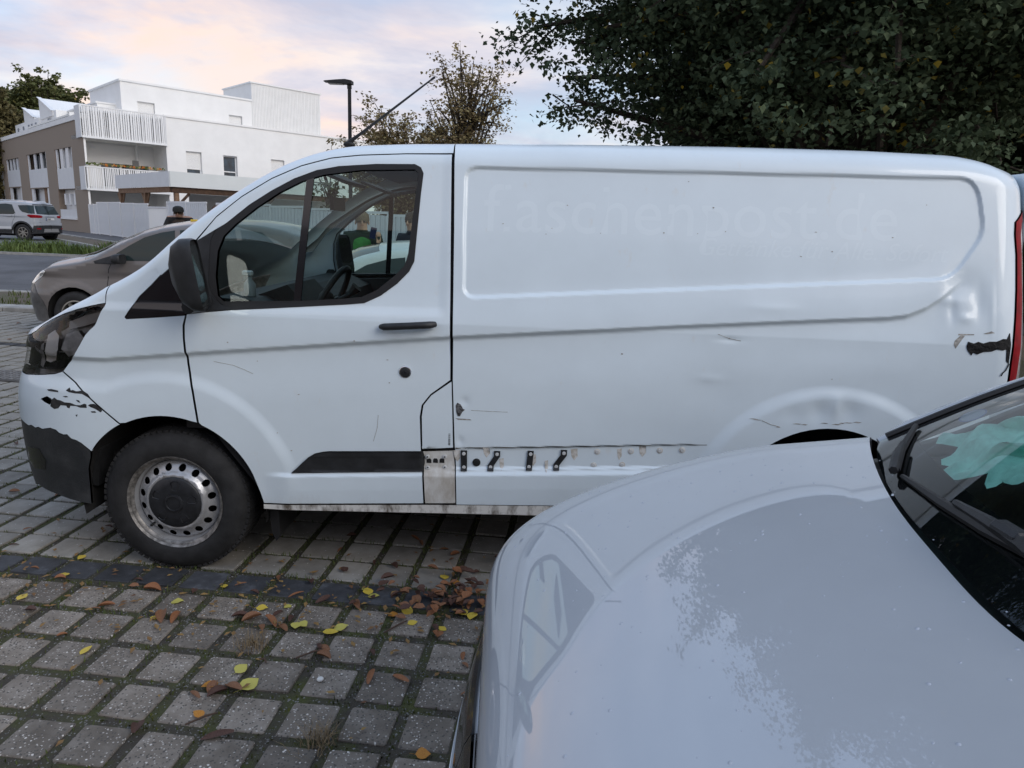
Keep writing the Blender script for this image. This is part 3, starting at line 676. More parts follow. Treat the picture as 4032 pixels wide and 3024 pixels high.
# handle, lock
panel('handle_cup', S_near, arc(1.065, 1.203, .052, 0, 345, 24), res=.012, m=M_WHITE, parent=van, off=.0015, lip=.004)
hd = MB(); c0 = on(.972, 1.196, .03); c1 = on(1.195, 1.216, .03)
pts = [c0+(c1-c0)*t for t in np.linspace(0, 1, 9)]
for p_ in pts: pass
hd.tube([on(.966+.234*t, 1.197+.020*t, .012+.028*math.sin(math.pi*min(1, max(0, t)))**.35) for t in np.linspace(0, 1, 13)], [.010]+[.0155]*11+[.012], 10)
hd.build('door_handle', M_BLK, van)
disc('lock_ring', 1.069, 1.001, .0265, .006, M_CHROME, 0, n=24, dome=.15); disc('lock_cap', 1.069, 1.001, .0225, .010, M_BLK, 0, n=24); disc('lock_core', 1.069, 1.001, .008, .0125, M_CAP, 0, n=14)
# gap fillers behind the shut lines
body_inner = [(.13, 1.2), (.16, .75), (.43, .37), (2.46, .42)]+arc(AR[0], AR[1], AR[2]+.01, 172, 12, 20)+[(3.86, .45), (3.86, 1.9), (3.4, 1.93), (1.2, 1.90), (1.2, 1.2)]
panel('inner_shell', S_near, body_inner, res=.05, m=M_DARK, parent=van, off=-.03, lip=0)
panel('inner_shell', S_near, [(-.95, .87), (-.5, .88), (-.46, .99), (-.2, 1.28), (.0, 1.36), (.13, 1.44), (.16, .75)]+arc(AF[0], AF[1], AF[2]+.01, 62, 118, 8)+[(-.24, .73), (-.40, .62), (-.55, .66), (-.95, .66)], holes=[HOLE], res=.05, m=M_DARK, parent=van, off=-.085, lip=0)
panel('inner_frame', S_near, [(.02, 1.40), (.15, 1.53), (.25, 1.65), (.36, 1.74), (.48, 1.82), (.60, 1.875), (.73, 1.91), (1.26, 1.945), (1.27, 1.25), (1.15, 1.25), (1.14, 1.87), (1.09, 1.892), (.92, 1.889), (.66, 1.855), (.48, 1.768), (.29, 1.63), (.19, 1.55), (.12, 1.46)], res=.03, m=M_RUB, parent=van, off=-.02, lip=0)
# faded lettering left by the removed film
def surf_text(txt, p0, v0, width, m, name, slope=0., shear=0.):
    cu = bpy.data.curves.new('t', 'FONT'); cu.body = txt; cu.size = 1.; cu.resolution_u = 3; cu.shear = shear
    ob = bpy.data.objects.new('t', cu); COL.objects.link(ob)
    dg = bpy.context.evaluated_depsgraph_get(); me = bpy.data.meshes.new_from_object(ob.evaluated_get(dg))
    bpy.data.objects.remove(ob); bpy.data.curves.remove(cu)
    bm = bmesh.new(); bm.from_mesh(me); bmesh.ops.triangulate(bm, faces=bm.faces)
    co = np.array([v.co[:2] for v in bm.verts]); k = width/(co[:, 0].max()-co[:, 0].min())
    P = p0+(co[:, 0]-co[:, 0].min())*k; Vv = v0+co[:, 1]*k+slope*(P-p0)
    F = [[v.index for v in f.verts] for f in bm.faces]; bm.free(); bpy.data.meshes.remove(me)
    Q = S_near(P, Vv); h = 1e-3; N = np.cross(S_near(P+h, Vv)-S_near(P-h, Vv), S_near(P, Vv+h)-S_near(P, Vv-h)); N /= np.linalg.norm(N, axis=1)[:, None]
    return mesh(name, Q+N*.00015, F, m, van, normals=N)
surf_text('flaschenpost.de', 1.385, 1.612, 1.735, M_GHOST, 'faded_lettering', .014)
surf_text('Getränke für Alle. Sofort', 2.30, 1.548, 1.05, M_GHOST, 'faded_lettering', .008, .3)
# tail lamp
tl = empty('tail_lamp', parent=van)
rl = sh(LAMP, .004)+[(3.70, 1.046), (3.71, 1.10), (3.725, 1.24), (3.735, 1.40), (3.735, 1.60), (3.725, 1.68), (3.745, 1.73), (3.80, 1.75)]
panel('red_band', S_near, rl, res=.015, m=M_REDL, parent=tl, off=.006, lip=.02)
panel('clear_lens', S_near, [(3.80, 1.748), (3.747, 1.728), (3.728, 1.68), (3.738, 1.60), (3.738, 1.40), (3.729, 1.24), (3.714, 1.10), (3.704, 1.048), (3.86, 1.05), (3.87, 1.40), (3.86, 1.75)], res=.02, m=M_LENSW, parent=tl, off=.004, lip=.02)
# far side, rear
fhole = WIN
farp = [(-.232, 1.243)]+crest(-.232, RP0+.28, 60)+[(3.88, .42), (3.36, .45)]+arc(AR[0], AR[1], AR[2], 12, 168, 16)+[(2.48, .405), (.43, .36)]+arc(AF[0], AF[1], AF[2], 25, 118, 12)+FB[::-1]+HEAD_R[::-1]
panel('far_side_panel', S_far, farp, holes=[WIN], res=.035, m=M_WHITE, parent=van, lip=0, flip=True, edge=.02)
panel('far_window_seal', S_far, [(a+(.035 if a > .6 else -.03)*0+ (a-.66)*.05, b+(b-1.56)*.06) for a, b in WIN], holes=[WIN], res=.03, m=M_RUB, parent=van, off=.003, lip=.03, flip=True)
panel('far_window_divider', S_far, [(.628, 1.80), (.66, 1.812), (.616, 1.288), (.584, 1.285)], res=.03, m=M_GLOSSBLK, parent=van, off=.002, lip=.01, flip=True)
panel('far_door_glass', S_far, WIN, res=.05, m=M_GLASS, parent=van, off=-.004, lip=0, flip=True)
xr = lambda z: RP0+RL-.09*min(1.2, max(-.2, z-1.))
rear = MB(); zz = [.42, .8, 1.0, 1.5, 1.94]; V = []
for z in zz: V += [(xr(z)-.002, RW-.01, z), (xr(z)-.002, 2*VW-RW+.01, z)]
rear.add(V, [(2*i, 2*i+1, 2*i+3, 2*i+2) for i in range(4)]); rear.build('rear_door', M_WHITE, van)
MB().box((RP0+RL+.02, VW, .45), (.10, 1.80, .16)).build('rear_bumper', M_BLK, van)
MB().box((RP0+RL-.055, .60, 1.52), (.02, .62, .45)).build('rear_window', M_GLOSSBLK, van)
MB().box((RP0+RL-.055, 1.36, 1.52), (.02, .62, .45)).build('rear_window', M_GLOSSBLK, van)
# mirrors
def mirror_at(flip):
    mr_ = empty('door_mirror', parent=van)
    sy = (lambda y: y) if not flip else (lambda y: 2*VW-y)
    # housing: rounded shell facing backwards, y<0 outside the body
    rings = []
    prof = [(.0, .30), (.03, .78), (.07, .98), (.105, 1.0), (.118, .97)]
    V = []; F = []; n = 28
    def outline(t):
        a = 2*math.pi*t; c, s = math.cos(a), math.sin(a); e = .42
        return math.copysign(abs(c)**e, c), math.copysign(abs(s)**e, s)
    for dx, k in prof:
        for i in range(n):
            oy, oz = outline(i/n)
            y = -.155+oy*.085*k; z = 1.395+oz*(.145*k)-0.0
            x = .15+dx+(z-1.395)*-.16+(y+.155)*-.25
            V.append((x, sy(y), z))
    for j in range(len(prof)-1):
        for i in range(n): F.append((j*n+i, j*n+(i+1) % n, (j+1)*n+(i+1) % n, (j+1)*n+i))
    F.append(tuple(range(n)))
    b = MB(); b.add(V, F, True); b.build('mirror_housing', M_BLK, mr_)
    for z0, z1, kk in ((1.335, 1.515, .86), (1.27, 1.325, .80)):
        V = []; n2 = 20
        for i in range(n2):
            oy, oz = outline(i/n2); y = -.155+oy*.085*kk; z = (z0+z1)/2+oz*(z1-z0)/2
            x = .15+.113+(z-1.395)*-.16+(y+.155)*-.25
            V.append((x, sy(y), z))
        b = MB(); b.add(V, [tuple(range(n2))]); b.build('mirror_glass', mat('mirror_silver', (.62, .70, .68), rough=.08, metal=1., var=.3, scale=90), mr_)
    V = [];
    for i in range(28):
        oy, oz = outline(i/28); y = -.155+oy*.085*.97; z = 1.395+oz*.145*.97
        V.append((.15+.108+(z-1.395)*-.16+(y+.155)*-.25, sy(y), z))
    b = MB(); b.add(V, [tuple(range(28))]); b.build('mirror_back', M_RUB, mr_)
    b = MB(); b.tube([(.20, sy(.02), 1.27), (.20, sy(-.06), 1.262), (.195, sy(-.13), 1.26)], [.035, .03, .028], 10); b.build('mirror_foot', M_BLK, mr_)
mirror_at(False); mirror_at(True)
# antenna
b = MB(); b.sphere((.645, .75, 2.012), (.03, .016, .016))
b.tube([(.645, .75, 2.022), (.70, .75, 2.062), (1.072, .75, 2.342)], [.012, .0075, .004], 8); b.tube([(1.058, .75, 2.331), (1.078, .75, 2.346)], .006, 8); b.build('antenna', M_RUB, van)
# cab interior
inn = empty('cab_interior', parent=van)
MB().prism([(.02, .80), (.02, 1.235), (.20, 1.28), (.36, 1.275), (.50, 1.22), (.56, 1.10), (.54, .80)], .10, 1.87).build('dashboard', M_INT, inn)
MB().prism([(.30, 1.27), (.46, 1.33), (.55, 1.24), (.50, 1.20)], .30, .72).build('instrument_hood', M_INT, inn)
MB().box((.75, VW, .70), (1.4, 1.80, .04)).build('cab_floor', M_INT, inn)
MB().box((1.36, VW, 1.35), (.03, 1.66, 1.2)).build('bulkhead', M_INT, inn)
for yy in (.105, 1.865): MB().prism([(.30, .75), (.30, 1.24), (.9, 1.28), (1.25, 1.30), (1.25, .75)], yy-.02, yy+.02).build('door_trim', M_INT, inn)
b = MB()
for i in range(28):
    t0 = 2*math.pi*i/28
tor = [( .60+.19*math.cos(a)*.45, .50+.19*math.sin(a), 1.235+.19*math.cos(a)*.89) for a in np.linspace(0, 2*math.pi, 33)]
b.tube(tor, .015, 8, caps=False); b.sphere((.585, .50, 1.235), (.04, .07, .06)); b.tube([(.60, .32, 1.235), (.585, .50, 1.225), (.60, .68, 1.235)], .016, 6); b.tube([(.58, .50, 1.23), (.45, .50, 1.16)], .03, 8)
b.build('steering_wheel', M_INT, inn)
hv = []
ps = np.linspace(.72, 1.36, 8); vs = np.array([vtop(x) for x in ps]); A = S_near(ps, vs)-np.array([0, -.03, .05]); B = S_far(ps, vs)-np.array([0, .03, .05])
ribbon('headliner', A, B, M_HEADLN, inn, n=10, flip=True)
for S_, fl in ((S_near, False), (S_far, True)):
    panel('pillar_trim', S_, [(.0, 1.41), (.14, 1.52), (.25, 1.645), (.36, 1.735), (.48, 1.815), (.60, 1.87), (.73, 1.90), (1.26, 1.935), (1.33, 1.90), (1.33, 1.25), (1.13, 1.25), (1.135, 1.86), (1.09, 1.887), (.92, 1.884), (.66, 1.85), (.48, 1.763), (.29, 1.625), (.19, 1.545), (.10, 1.43)], res=.04, m=M_HEADLN, parent=inn, off=-.035, lip=.02, flip=fl)
for yy in (.50, 1.42):
    st = empty('seat', parent=inn)
    MB().bbox((1.02, yy, .93), (.5, .48, .18), .05).build('cushion', M_INT, st)
    MB().prism([(1.16, .98), (1.30, 1.28), (1.335, 1.28), (1.30, .95)], yy-.23, yy+.23).build('backrest', M_INT, st)
b = MB().box((.52, .98, 1.72), (.02, .24, .07)); b.build('rear_view_mirror', M_RUB, inn)
for yy in (.52, 1.45): MB().box((.66, yy, 1.83), (.16, .40, .015), M=Matrix.Rotation(.35, 3, 'Y')).build('sun_visor', M_INT, inn)
MB().tube([(.55, .62, 1.20), (.66, .66, 1.26), (.70, .66, 1.30)], [.012, .012, .03], 8).build('gear_lever', M_INT, inn)
# underbody
ub = MB(); ub.box((1.5, VW, .44), (4.4, 1.55, .12)); ub.box((1.5, .45, .36), (2.6, .10, .12)); ub.build('underbody', M_DARK, van)
for cx in (0., 2.933):
    for y0, y1, nm in ((.03, .42, 'wheel_arch_liner'), (1.55, 1.94, 'wheel_arch_liner')):
        cz, rr_ = (.345, .43) if cx == 0 else (.40, .445)
        MB().lathe([(rr_, y0), (rr_, y1)], 30, 'Y', (cx, 0, cz), R(-12), R(192)).build(nm, M_DARK, van)
        MB().prism([(cx+rr_*math.cos(a), cz+rr_*math.sin(a)) for a in np.linspace(R(-12), R(192), 24)], (y1 if y0 < 1 else y0)-.01, (y1 if y0 < 1 else y0)+.01).build('arch_wall', M_DARK, van)
MB().prism([(.425, .335), (.47, .335), (.475, .18), (.455, .15), (.435, .2)], .06, .30).build('mud_flap', M_RUB, van)
MB().prism([(-.395, .37), (-.37, .55), (-.40, .62), (-.44, .60), (-.42, .37)], .10, .40).build('bumper_liner', M_BLK, van)
# wheels
def steel_wheel(cx, side=1, steer=0., full=True):
    yc = .035 if side > 0 else 2*VW-.035
    wh = empty('wheel', (cx, yc, .333), parent=van); wh.rotation_euler = (0, 0, steer if side > 0 else math.pi+steer)
    ro = .343
    b = MB(); b.lathe([(.215, .0), (.222, -.006), (.25, -.013), (.285, -.012), (.312, .0), (.328, .013), (.338, .028), (ro, .045), (ro, .18), (.328, .205), (.29, .222), (.22, .215), (.215, .2)], 72)
    # tread blocks on the shoulder
    for i in range(72):
        a = 2*math.pi*i/72
        for k, (y0, y1) in enumerate(((.014, .06), (.066, .108), (.114, .156), (.162, .205))):
            aa = a+(.02 if k % 2 else 0)
            V = []
            for yy, rr_ in ((y0, ro-.004 if k == 0 else ro), (y1, ro)):
                for da in (-.03, .03):
                    for r2 in (rr_-.012, rr_+.002): V.append((r2*math.cos(aa+da), yy, r2*math.sin(aa+da)))
            b.add(V, [(0, 1, 3, 2), (4, 6, 7, 5), (0, 4, 5, 1), (2, 3, 7, 6), (1, 5, 7, 3)])
    t_ = b.build('tyre', M_TYRE, wh)
    b = MB(); b.lathe([(.212, -.002), (.2215, -.009), (.2235, -.004), (.2215, .003), (.210, .006), (.2005, .016), (.199, .05)], 72); b.build('rim_flange', M_RUST, wh)
    b = MB(); b.lathe([(.2000, .016), (.197, .040), (.192, .048), (.188, .19)], 72); rim = b.build('rim', M_STEEL, wh)
    def Sd(x, z):
        r = np.hypot(x, z)
        y = np.interp(r, [.0, .11, .124, .134, .141, .148, .165, .182, .192], [.012, .012, -.003, -.003, .004, .014, .022, .034, .046])
        return np.stack([x, y, z], -1)
    holes = []
    if full:
        for i in range(16):
            a = 2*math.pi*(i+.5)/16; holes.append([(.1645*math.cos(a)+.0165*math.cos(t), .1645*math.sin(a)+.0165*math.sin(t)) for t in np.linspace(0, 2*math.pi, 13)[:-1]])
    circ = [(.191*math.cos(t), .191*math.sin(t)) for t in np.linspace(0, 2*math.pi, 73)[:-1]]
    cin = [(.07*math.cos(t), .07*math.sin(t)) for t in np.linspace(0, 2*math.pi, 37)[:-1]]
    panel('wheel_disc', Sd, circ, holes=holes+[cin], res=.010, m=M_STEEL, parent=wh, lip=.012)
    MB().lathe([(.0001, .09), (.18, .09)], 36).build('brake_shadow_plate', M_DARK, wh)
    cap = MB(); cap.lathe([(.122, .010), (.122, -.004), (.116, -.009), (.07, -.014), (.044, -.014), (.042, -.020), (.034, -.022), (.032, -.018), (.0001, -.018)], 48); cp = cap.build('hub_cap', M_CAP, wh)
    for i in range(5):
        a = 2*math.pi*i/5+math.pi/2-.1; c_, s_ = math.cos(a), math.sin(a)
        loop = [(.062, -.007), (.068, -.013), (.098, -.019), (.106, -.010), (.106, .010), (.098, .019), (.068, .013), (.062, .007)]
        pts = [(x*c_-y*s_, -.0125, x*s_+y*c_) for x, y in loop]; pts.append(pts[0])
        MB().tube(pts, .0022, 5, caps=False).build('cap_rib', M_CAP, cp)
    MB().tube([(-.145*.8, .02, -.145*.8), (-.15*.8, -.004, -.15*.8)], .006, 8).build('valve', M_RUB, wh)
    return wh
steel_wheel(0.); steel_wheel(2.933, full=False); steel_wheel(0., -1, full=False); steel_wheel(2.933, -1, full=False)

# ------------------------------------------------------------------ ground
def terrain(y):
    t = min(1, max(0, (y-8)/16)); return .42*t*t*(3-2*t)
M_BED = mat('joint_bed_soil_and_moss', (.055, .047, .036), rough=.95, col2=(.062, .068, .020), scale=9, bump=.8, bscale=160, contrast=(.42, .66))
def noise_mat(name, stops, scale, rough=.9, bump=.3, bscale=80, detail=8, speck=None, vor=None):
    m = mat(name, stops[0][1], rough=rough)
    t, b = nodes_of(m); tcn = t.nodes.new('ShaderNodeTexCoord'); oi = t.nodes.new('ShaderNodeObjectInfo')
    add = t.nodes.new('ShaderNodeVectorMath'); add.operation = 'ADD'
    sc = t.nodes.new('ShaderNodeVectorMath'); sc.operation = 'SCALE'; sc.inputs['Scale'].default_value = 3.
    t.links.new(oi.outputs['Location'], sc.inputs[0]); t.links.new(tcn.outputs['Object'], add.inputs[0]); t.links.new(sc.outputs[0], add.inputs[1])
    n = t.nodes.new('ShaderNodeTexNoise'); n.inputs['Scale'].default_value = scale; n.inputs['Detail'].default_value = detail; n.inputs['Roughness'].default_value = .65
    t.links.new(add.outputs[0], n.inputs[0])
    rp = t.nodes.new('ShaderNodeValToRGB'); e = rp.color_ramp.elements
    while len(e) < len(stops): e.new(.5)
    for i, (p, c) in enumerate(stops): e[i].position = p; e[i].color = (*c, 1)
    t.links.new(n.outputs['Fac'], rp.inputs[0]); last = rp.outputs[0]
    # every stone its own shade
    hs = t.nodes.new('ShaderNodeMapRange'); hs.inputs[3].default_value = .72; hs.inputs[4].default_value = 1.25; t.links.new(oi.outputs['Random'], hs.inputs[0])
    mu = t.nodes.new('ShaderNodeMix'); mu.data_type = 'RGBA'; mu.blend_type = 'MULTIPLY'; mu.inputs['Factor'].default_value = 1
    cv = t.nodes.new('ShaderNodeCombineColor'); [t.links.new(hs.outputs[0], cv.inputs[i]) for i in range(3)]
    t.links.new(last, mu.inputs['A']); t.links.new(cv.outputs[0], mu.inputs['B']); last = mu.outputs['Result']
    if speck:
        for sscale, lo, hi, colr in speck:
            v = t.nodes.new('ShaderNodeTexVoronoi'); v.inputs['Scale'].default_value = sscale; t.links.new(add.outputs[0], v.inputs['Vector'])
            wn = t.nodes.new('ShaderNodeTexWhiteNoise'); t.links.new(v.outputs['Position'], wn.inputs['Vector'])
            g1 = t.nodes.new('ShaderNodeMath'); g1.operation = 'GREATER_THAN'; g1.inputs[1].default_value = hi; t.links.new(wn.outputs['Value'], g1.inputs[0])
            g2 = t.nodes.new('ShaderNodeMath'); g2.operation = 'LESS_THAN'; g2.inputs[1].default_value = lo; t.links.new(v.outputs['Distance'], g2.inputs[0])
            g3 = t.nodes.new('ShaderNodeMath'); g3.operation = 'MULTIPLY'; t.links.new(g1.outputs[0], g3.inputs[0]); t.links.new(g2.outputs[0], g3.inputs[1])
            mx_ = t.nodes.new('ShaderNodeMix'); mx_.data_type = 'RGBA'; mx_.inputs['B'].default_value = (*colr, 1)
            t.links.new(g3.outputs[0], mx_.inputs['Factor']); t.links.new(last, mx_.inputs['A']); last = mx_.outputs['Result']
    t.links.new(last, b.inputs['Base Color'])
    n2 = t.nodes.new('ShaderNodeTexNoise'); n2.inputs['Scale'].default_value = bscale; n2.inputs['Detail'].default_value = 6; t.links.new(add.outputs[0], n2.inputs[0])
    bp = t.nodes.new('ShaderNodeBump'); bp.inputs['Strength'].default_value = bump; bp.inputs['Distance'].default_value = .006
    t.links.new(n2.outputs['Fac'], bp.inputs['Height']); t.links.new(bp.outputs[0], b.inputs['Normal'])
    return m
M_PAV = noise_mat('exposed_aggregate_paver', [(.25, (.118, .098, .078)), (.5, (.182, .155, .128)), (.72, (.27, .238, .205))], 9, bump=.7, bscale=110, speck=[(140, .40, .84, (.42, .385, .345)), (80, .30, .93, (.62, .58, .53)), (130, .5, .80, (.09, .08, .07))])
M_PAVS = noise_mat('smooth_grey_paver', [(.28, (.165, .152, .132)), (.5, (.235, .22, .195)), (.74, (.30, .285, .258))], 7, bump=.25, bscale=150, speck=[(90, .3, .94, (.42, .42, .41))])
M_PAVD = noise_mat('anthracite_paver', [(.3, (.026, .027, .03)), (.55, (.05, .052, .058)), (.75, (.115, .122, .135))], 10, rough=.75, bump=.25, bscale=120)
M_ROAD = mat('asphalt_road', (.10, .10, .105), rough=.9, var=.25, scale=.8, bump=.5, bscale=90)
M_KERB = mat('concrete_kerb', (.30, .295, .28), rough=.9, var=.25, scale=3, bump=.3, bscale=60)
M_DIRT = mat('bare_dirt', (.085, .068, .05), rough=.95, col2=(.14, .115, .085), scale=3, bump=.8, bscale=30)
# big sheet
ys = [-60, -20, -6, 0, 4, 8, 9, 10, 11, 12, 13, 14, 15, 16, 17, 18, 19, 20, 21, 22, 23, 24, 26, 30, 60, 200, 900]
V = []; F = []
for y in ys: V += [(-900, y, terrain(y)-.03), (900, y, terrain(y)-.03)]
F = [(2*i, 2*i+1, 2*i+3, 2*i+2) for i in range(len(ys)-1)]
tag(mesh('ground', V, F, M_DIRT), kind='structure')
def strip_sheet(name, x0, x1, ylist, m, dz=0., xl=None):
    V = []; F = []
    for i, y in enumerate(ylist): V += [(x0, y, terrain(y)+dz), (x1, y, terrain(y)+dz)]
    F = [(2*i, 2*i+1, 2*i+3, 2*i+2) for i in range(len(ylist)-1)]
    return tag(mesh(name, V, F, m), kind='structure')
strip_sheet('road', -120, 60, list(np.arange(10.55, 18.01, .5))+[18.0], M_ROAD, 0.)
strip_sheet('side_road', -120, 60, list(np.arange(20.3, 44.1, 1.0)), mat('asphalt_side_road', (.13, .13, .135), rough=.9, var=.2, scale=.7, bump=.4, bscale=90), -.004)
# pavement of the parking bays: bed with separate stones
bed = tag(mesh('parking_pavement', [(-14, -6, -.008), (9, -6, -.008), (9, 8.2, -.008), (-14, 8.2, -.008)], [(0, 1, 2, 3)], M_BED), kind='structure')
GA = math.radians(-4.156); gx0, gy0, GP = .8704, -.4462, .2045
e1 = np.array([math.cos(GA), math.sin(GA)]); e2 = np.array([-math.sin(GA), math.cos(GA)])
def stone_mesh(w_, d_, seed):
    rng = random.Random(seed); h = .05; b_ = .0035; V = []
    def ring(k, z, j):
        pts = []
        for sx, sy in ((-1, -1), (1, -1), (1, 1), (-1, 1)):
            pts.append((sx*(w_/2-k)+rng.uniform(-j, j), sy*(d_/2-k)+rng.uniform(-j, j), z))
        return pts
    base = [(sx*w_/2+rng.uniform(-.002, .002), sy*d_/2+rng.uniform(-.002, .002)) for sx, sy in ((-1, -1), (1, -1), (1, 1), (-1, 1))]
    c = .006
    def oct_(k, z):
        P = []
        for i in range(4):
            a = np.array(base[i-1]); b = np.array(base[i]); d = np.array(base[(i+1) % 4])
            ua = (a-b)/np.linalg.norm(a-b); ud = (d-b)/np.linalg.norm(d-b); bb = b+(ua+ud)*k
            P += [(*(bb+ua*c), z), (*(bb+ud*c), z)]
        return P
    V = oct_(0, -h)+oct_(0, -b_)+oct_(b_, 0)
    F = []
    for L in range(2):
        for i in range(8): F.append((L*8+i, L*8+(i+1) % 8, L*8+8+(i+1) % 8, L*8+8+i))
    F.append(tuple(range(16, 24)))
    return V, F
def mk_variants(w_, d_, m, n, nm):
    out = []
    for i in range(n):
        V, F = stone_mesh(w_, d_, i*13+int(w_*1e4)); me = bpy.data.meshes.new(nm); me.from_pydata(V, [], F); me.update(); me.materials.append(m); out.append((me, V, F))
    return out
VA = mk_variants(.163, .164, M_PAV, 6, 'paver'); VS = mk_variants(.168, .186, M_PAVS, 6, 'paver'); VD = mk_variants(.172, .150, M_PAVD, 4, 'paver')
stones = []
for r_ in range(-46, 14):
    for c_ in range(-70, 32):
        # stone's far-left corner at grid node; row -2 is the dark bay line
        y_off = -r_
        if r_ >= -1: kind_, w_, d_ = 'A', .163, .164
        elif r_ == -2: kind_, w_, d_ = 'D', .172, .150
        else: kind_, w_, d_ = ('D' if r_ == -27 else 'S'), .168, .186
        u_ = c_*GP+w_/2; v_ = -r_*GP-d_/2+(.012 if kind_ == 'S' else 0)
        x = gx0+u_*e1[0]+v_*e2[0]; y = gy0+u_*e1[1]+v_*e2[1]
        if y < -2.6 or y > 8.1 or x < -11.5 or x > 6.5: continue
        # visible cone only
        d = np.array([x, y, 0])-CAM; zz_ = d@_f; uu = (d@_r)/zz_; vv = (d@_u)/zz_
        if zz_ < .3 or abs(uu) > .82 or abs(vv) > .66: continue
        stones.append((zz_, x, y, kind_))
stones.sort()
def hidden(x, y):   # under the cars or behind the van: the photo shows nothing of these
    if 1.75 < x and -2.45 < y < -.5: return True
    if y > 1.0 and x > -.9+(-.75)*(y-1.0)*0-.75*(y): return y > 1.2
    return False
near = [s for s in stones if not hidden(s[1], s[2])]
rest = [s for s in stones if hidden(s[1], s[2])]+near[300:]; near = near[:300]
for zz_, x, y, k in near:
    me = random.choice({'A': VA, 'S': VS, 'D': VD}[k])[0]
    o = bpy.data.objects.new('paver', me); COL.objects.link(o); o.parent = bed
    o.location = (x+random.uniform(-.003, .003), y+random.uniform(-.003, .003), random.uniform(-.004, .003)); o.rotation_euler = (random.uniform(-.012, .012), random.uniform(-.012, .012), GA+random.uniform(-.015, .015))
for kk, mm, nm in (('A', M_PAV, 'far_pavers'), ('S', M_PAVS, 'far_pavers'), ('D', M_PAVD, 'far_pavers')):
    Vn = []; Fn = []
    for zz_, x, y, k in rest:
        if k != kk: continue
        me, V, F = random.choice({'A': VA, 'S': VS, 'D': VD}[k]); a = GA+random.uniform(-.02, .02); c, s = math.cos(a), math.sin(a); n = len(Vn); dz = random.uniform(-.004, .003)
        Vn += [(x+p[0]*c-p[1]*s, y+p[0]*s+p[1]*c, p[2]+dz) for p in V]; Fn += [tuple(i+n for i in f) for f in F]
    if Vn: tag(mesh(nm, Vn, Fn, mm, bed), kind='stuff')
# kerbs and dirt verge in front of the road
strip_sheet('verge', -14, -1.5, [8.62, 9.2, 9.8, 10.45], mat('dry_verge_soil', (.10, .08, .058), rough=.95, col2=(.075, .085, .035), scale=2.2, bump=.8, bscale=25, contrast=(.45, .7)), .02)
for y0, y1, nm in ((8.24, 8.62, 'kerb'), (10.42, 10.58, 'kerb')):
    for i in range(14):
        b = MB(); b.bbox((-13.5+i, (y0+y1)/2, terrain(y0)+.0), (.985, y1-y0, .12 if y0 < 9 else .10), .015); o = b.build('kerb', M_KERB); tag(o, kind='structure')
b = MB(); b.box((-30, 18.08, terrain(18)+.02), (60, .16, .10)); tag(b.build('road_kerb', M_KERB), kind='structure')
strip_sheet('grass_verge', -120, 60, [18.1, 18.6, 19.2, 19.8, 20.3], mat('verge_turf', (.05, .07, .02), rough=.95, col2=(.08, .085, .03), scale=2), .02)
# sidewalk along the fence and the two kerb lines
sd = np.array([.695, -.719]); sn = np.array([.719, .695])
def street_strip(name, o0, o1, s0, s1, m, dz, h=None):
    K = np.array([-22.42, 35.54]); V = []; n = 24; nl = -sn
    for i in range(n+1):
        s = s0+(s1-s0)*i/n
        for o in (o0, o1):
            p = K+sd*s+nl*o; V.append((p[0], p[1], terrain(p[1])+dz))
    F = [(2*i, 2*i+1, 2*i+3, 2*i+2) for i in range(n)]
    if h:
        n0 = len(V); V += [(x, y, z-h) for x, y, z in V]
        F += [(2*i, 2*i+2, n0+2*i+2, n0+2*i) for i in range(n)]+[(2*i+1, n0+2*i+1, n0+2*i+3, 2*i+3) for i in range(n)]
    return tag(mesh(name, V, F, m), kind='structure')
street_strip('sidewalk', 0.0, 1.75, -26, 24, mat('sidewalk_asphalt', (.085, .085, .092), rough=.9, var=.2, scale=1.5, bump=.4, bscale=80), .06)
street_strip('sidewalk_kerb', 1.75, 1.90, -26, 24, M_KERB, .075, .1)
street_strip('dirt_strip', 1.90, 3.2, -26, 22, M_DIRT, .03)
street_strip('strip_kerb', 3.2, 3.34, -26, 22, M_KERB, .06, .1)
# white bay line far left
b = MB(); b.box((-17.2, 21.5, terrain(21.5)+.004), (3.2, .12, .006)); tag(b.build('bay_marking', mat('road_paint', (.7, .7, .7), .7)), kind='structure')
# drain cover
dr = thing('drain_cover', 'cast iron drain grating set in the paving ahead of the van', 'drain cover', (-3.55, 3.72, .004), GA)
MB().bbox((0, 0, 0), (.60, .42, .02), .01).build('frame', mat('cast_iron', (.06, .055, .05), rough=.7, var=.3, scale=20), dr)
for i in range(8):
    for j in range(5): MB().bbox((-.235+i*.067, -.15+j*.075, .012), (.050, .055, .012), .005).build('grate_bar', mat('cast_iron_worn', (.13, .125, .12), rough=.6, var=.3, scale=20), dr)
# ---- blades of grass and moss in the joints
def blades(name, pts, h0, h1, m, width=.004, lean=.6):
    n = len(pts); P = np.array(pts); a = RNG.uniform(0, 2*math.pi, n); h = RNG.uniform(h0, h1, n); ln = RNG.uniform(.1, lean, n)*h; wd = width*RNG.uniform(.6, 1.3, n)
    d = np.stack([np.cos(a), np.sin(a), 0*a], 1); s = np.stack([-np.sin(a), np.cos(a), 0*a], 1)
    base = P; A = base-s*wd[:, None]; B = base+s*wd[:, None]; Mid = base+d*(ln*.35)[:, None]+np.array([0, 0, 1])*(h*.6)[:, None]
    C1 = Mid-s*(wd*.7)[:, None]; C2 = Mid+s*(wd*.7)[:, None]; T = base+d*ln[:, None]+np.array([0, 0, 1])*h[:, None]
    V = np.stack([A, B, C2, C1, T], 1).reshape(-1, 3); k = np.arange(n)[:, None]*5
    F = np.concatenate([k+np.array([0, 1, 2]), k+np.array([0, 2, 3]), k+np.array([3, 2, 4])])
    return npmesh(name, V, F, m)
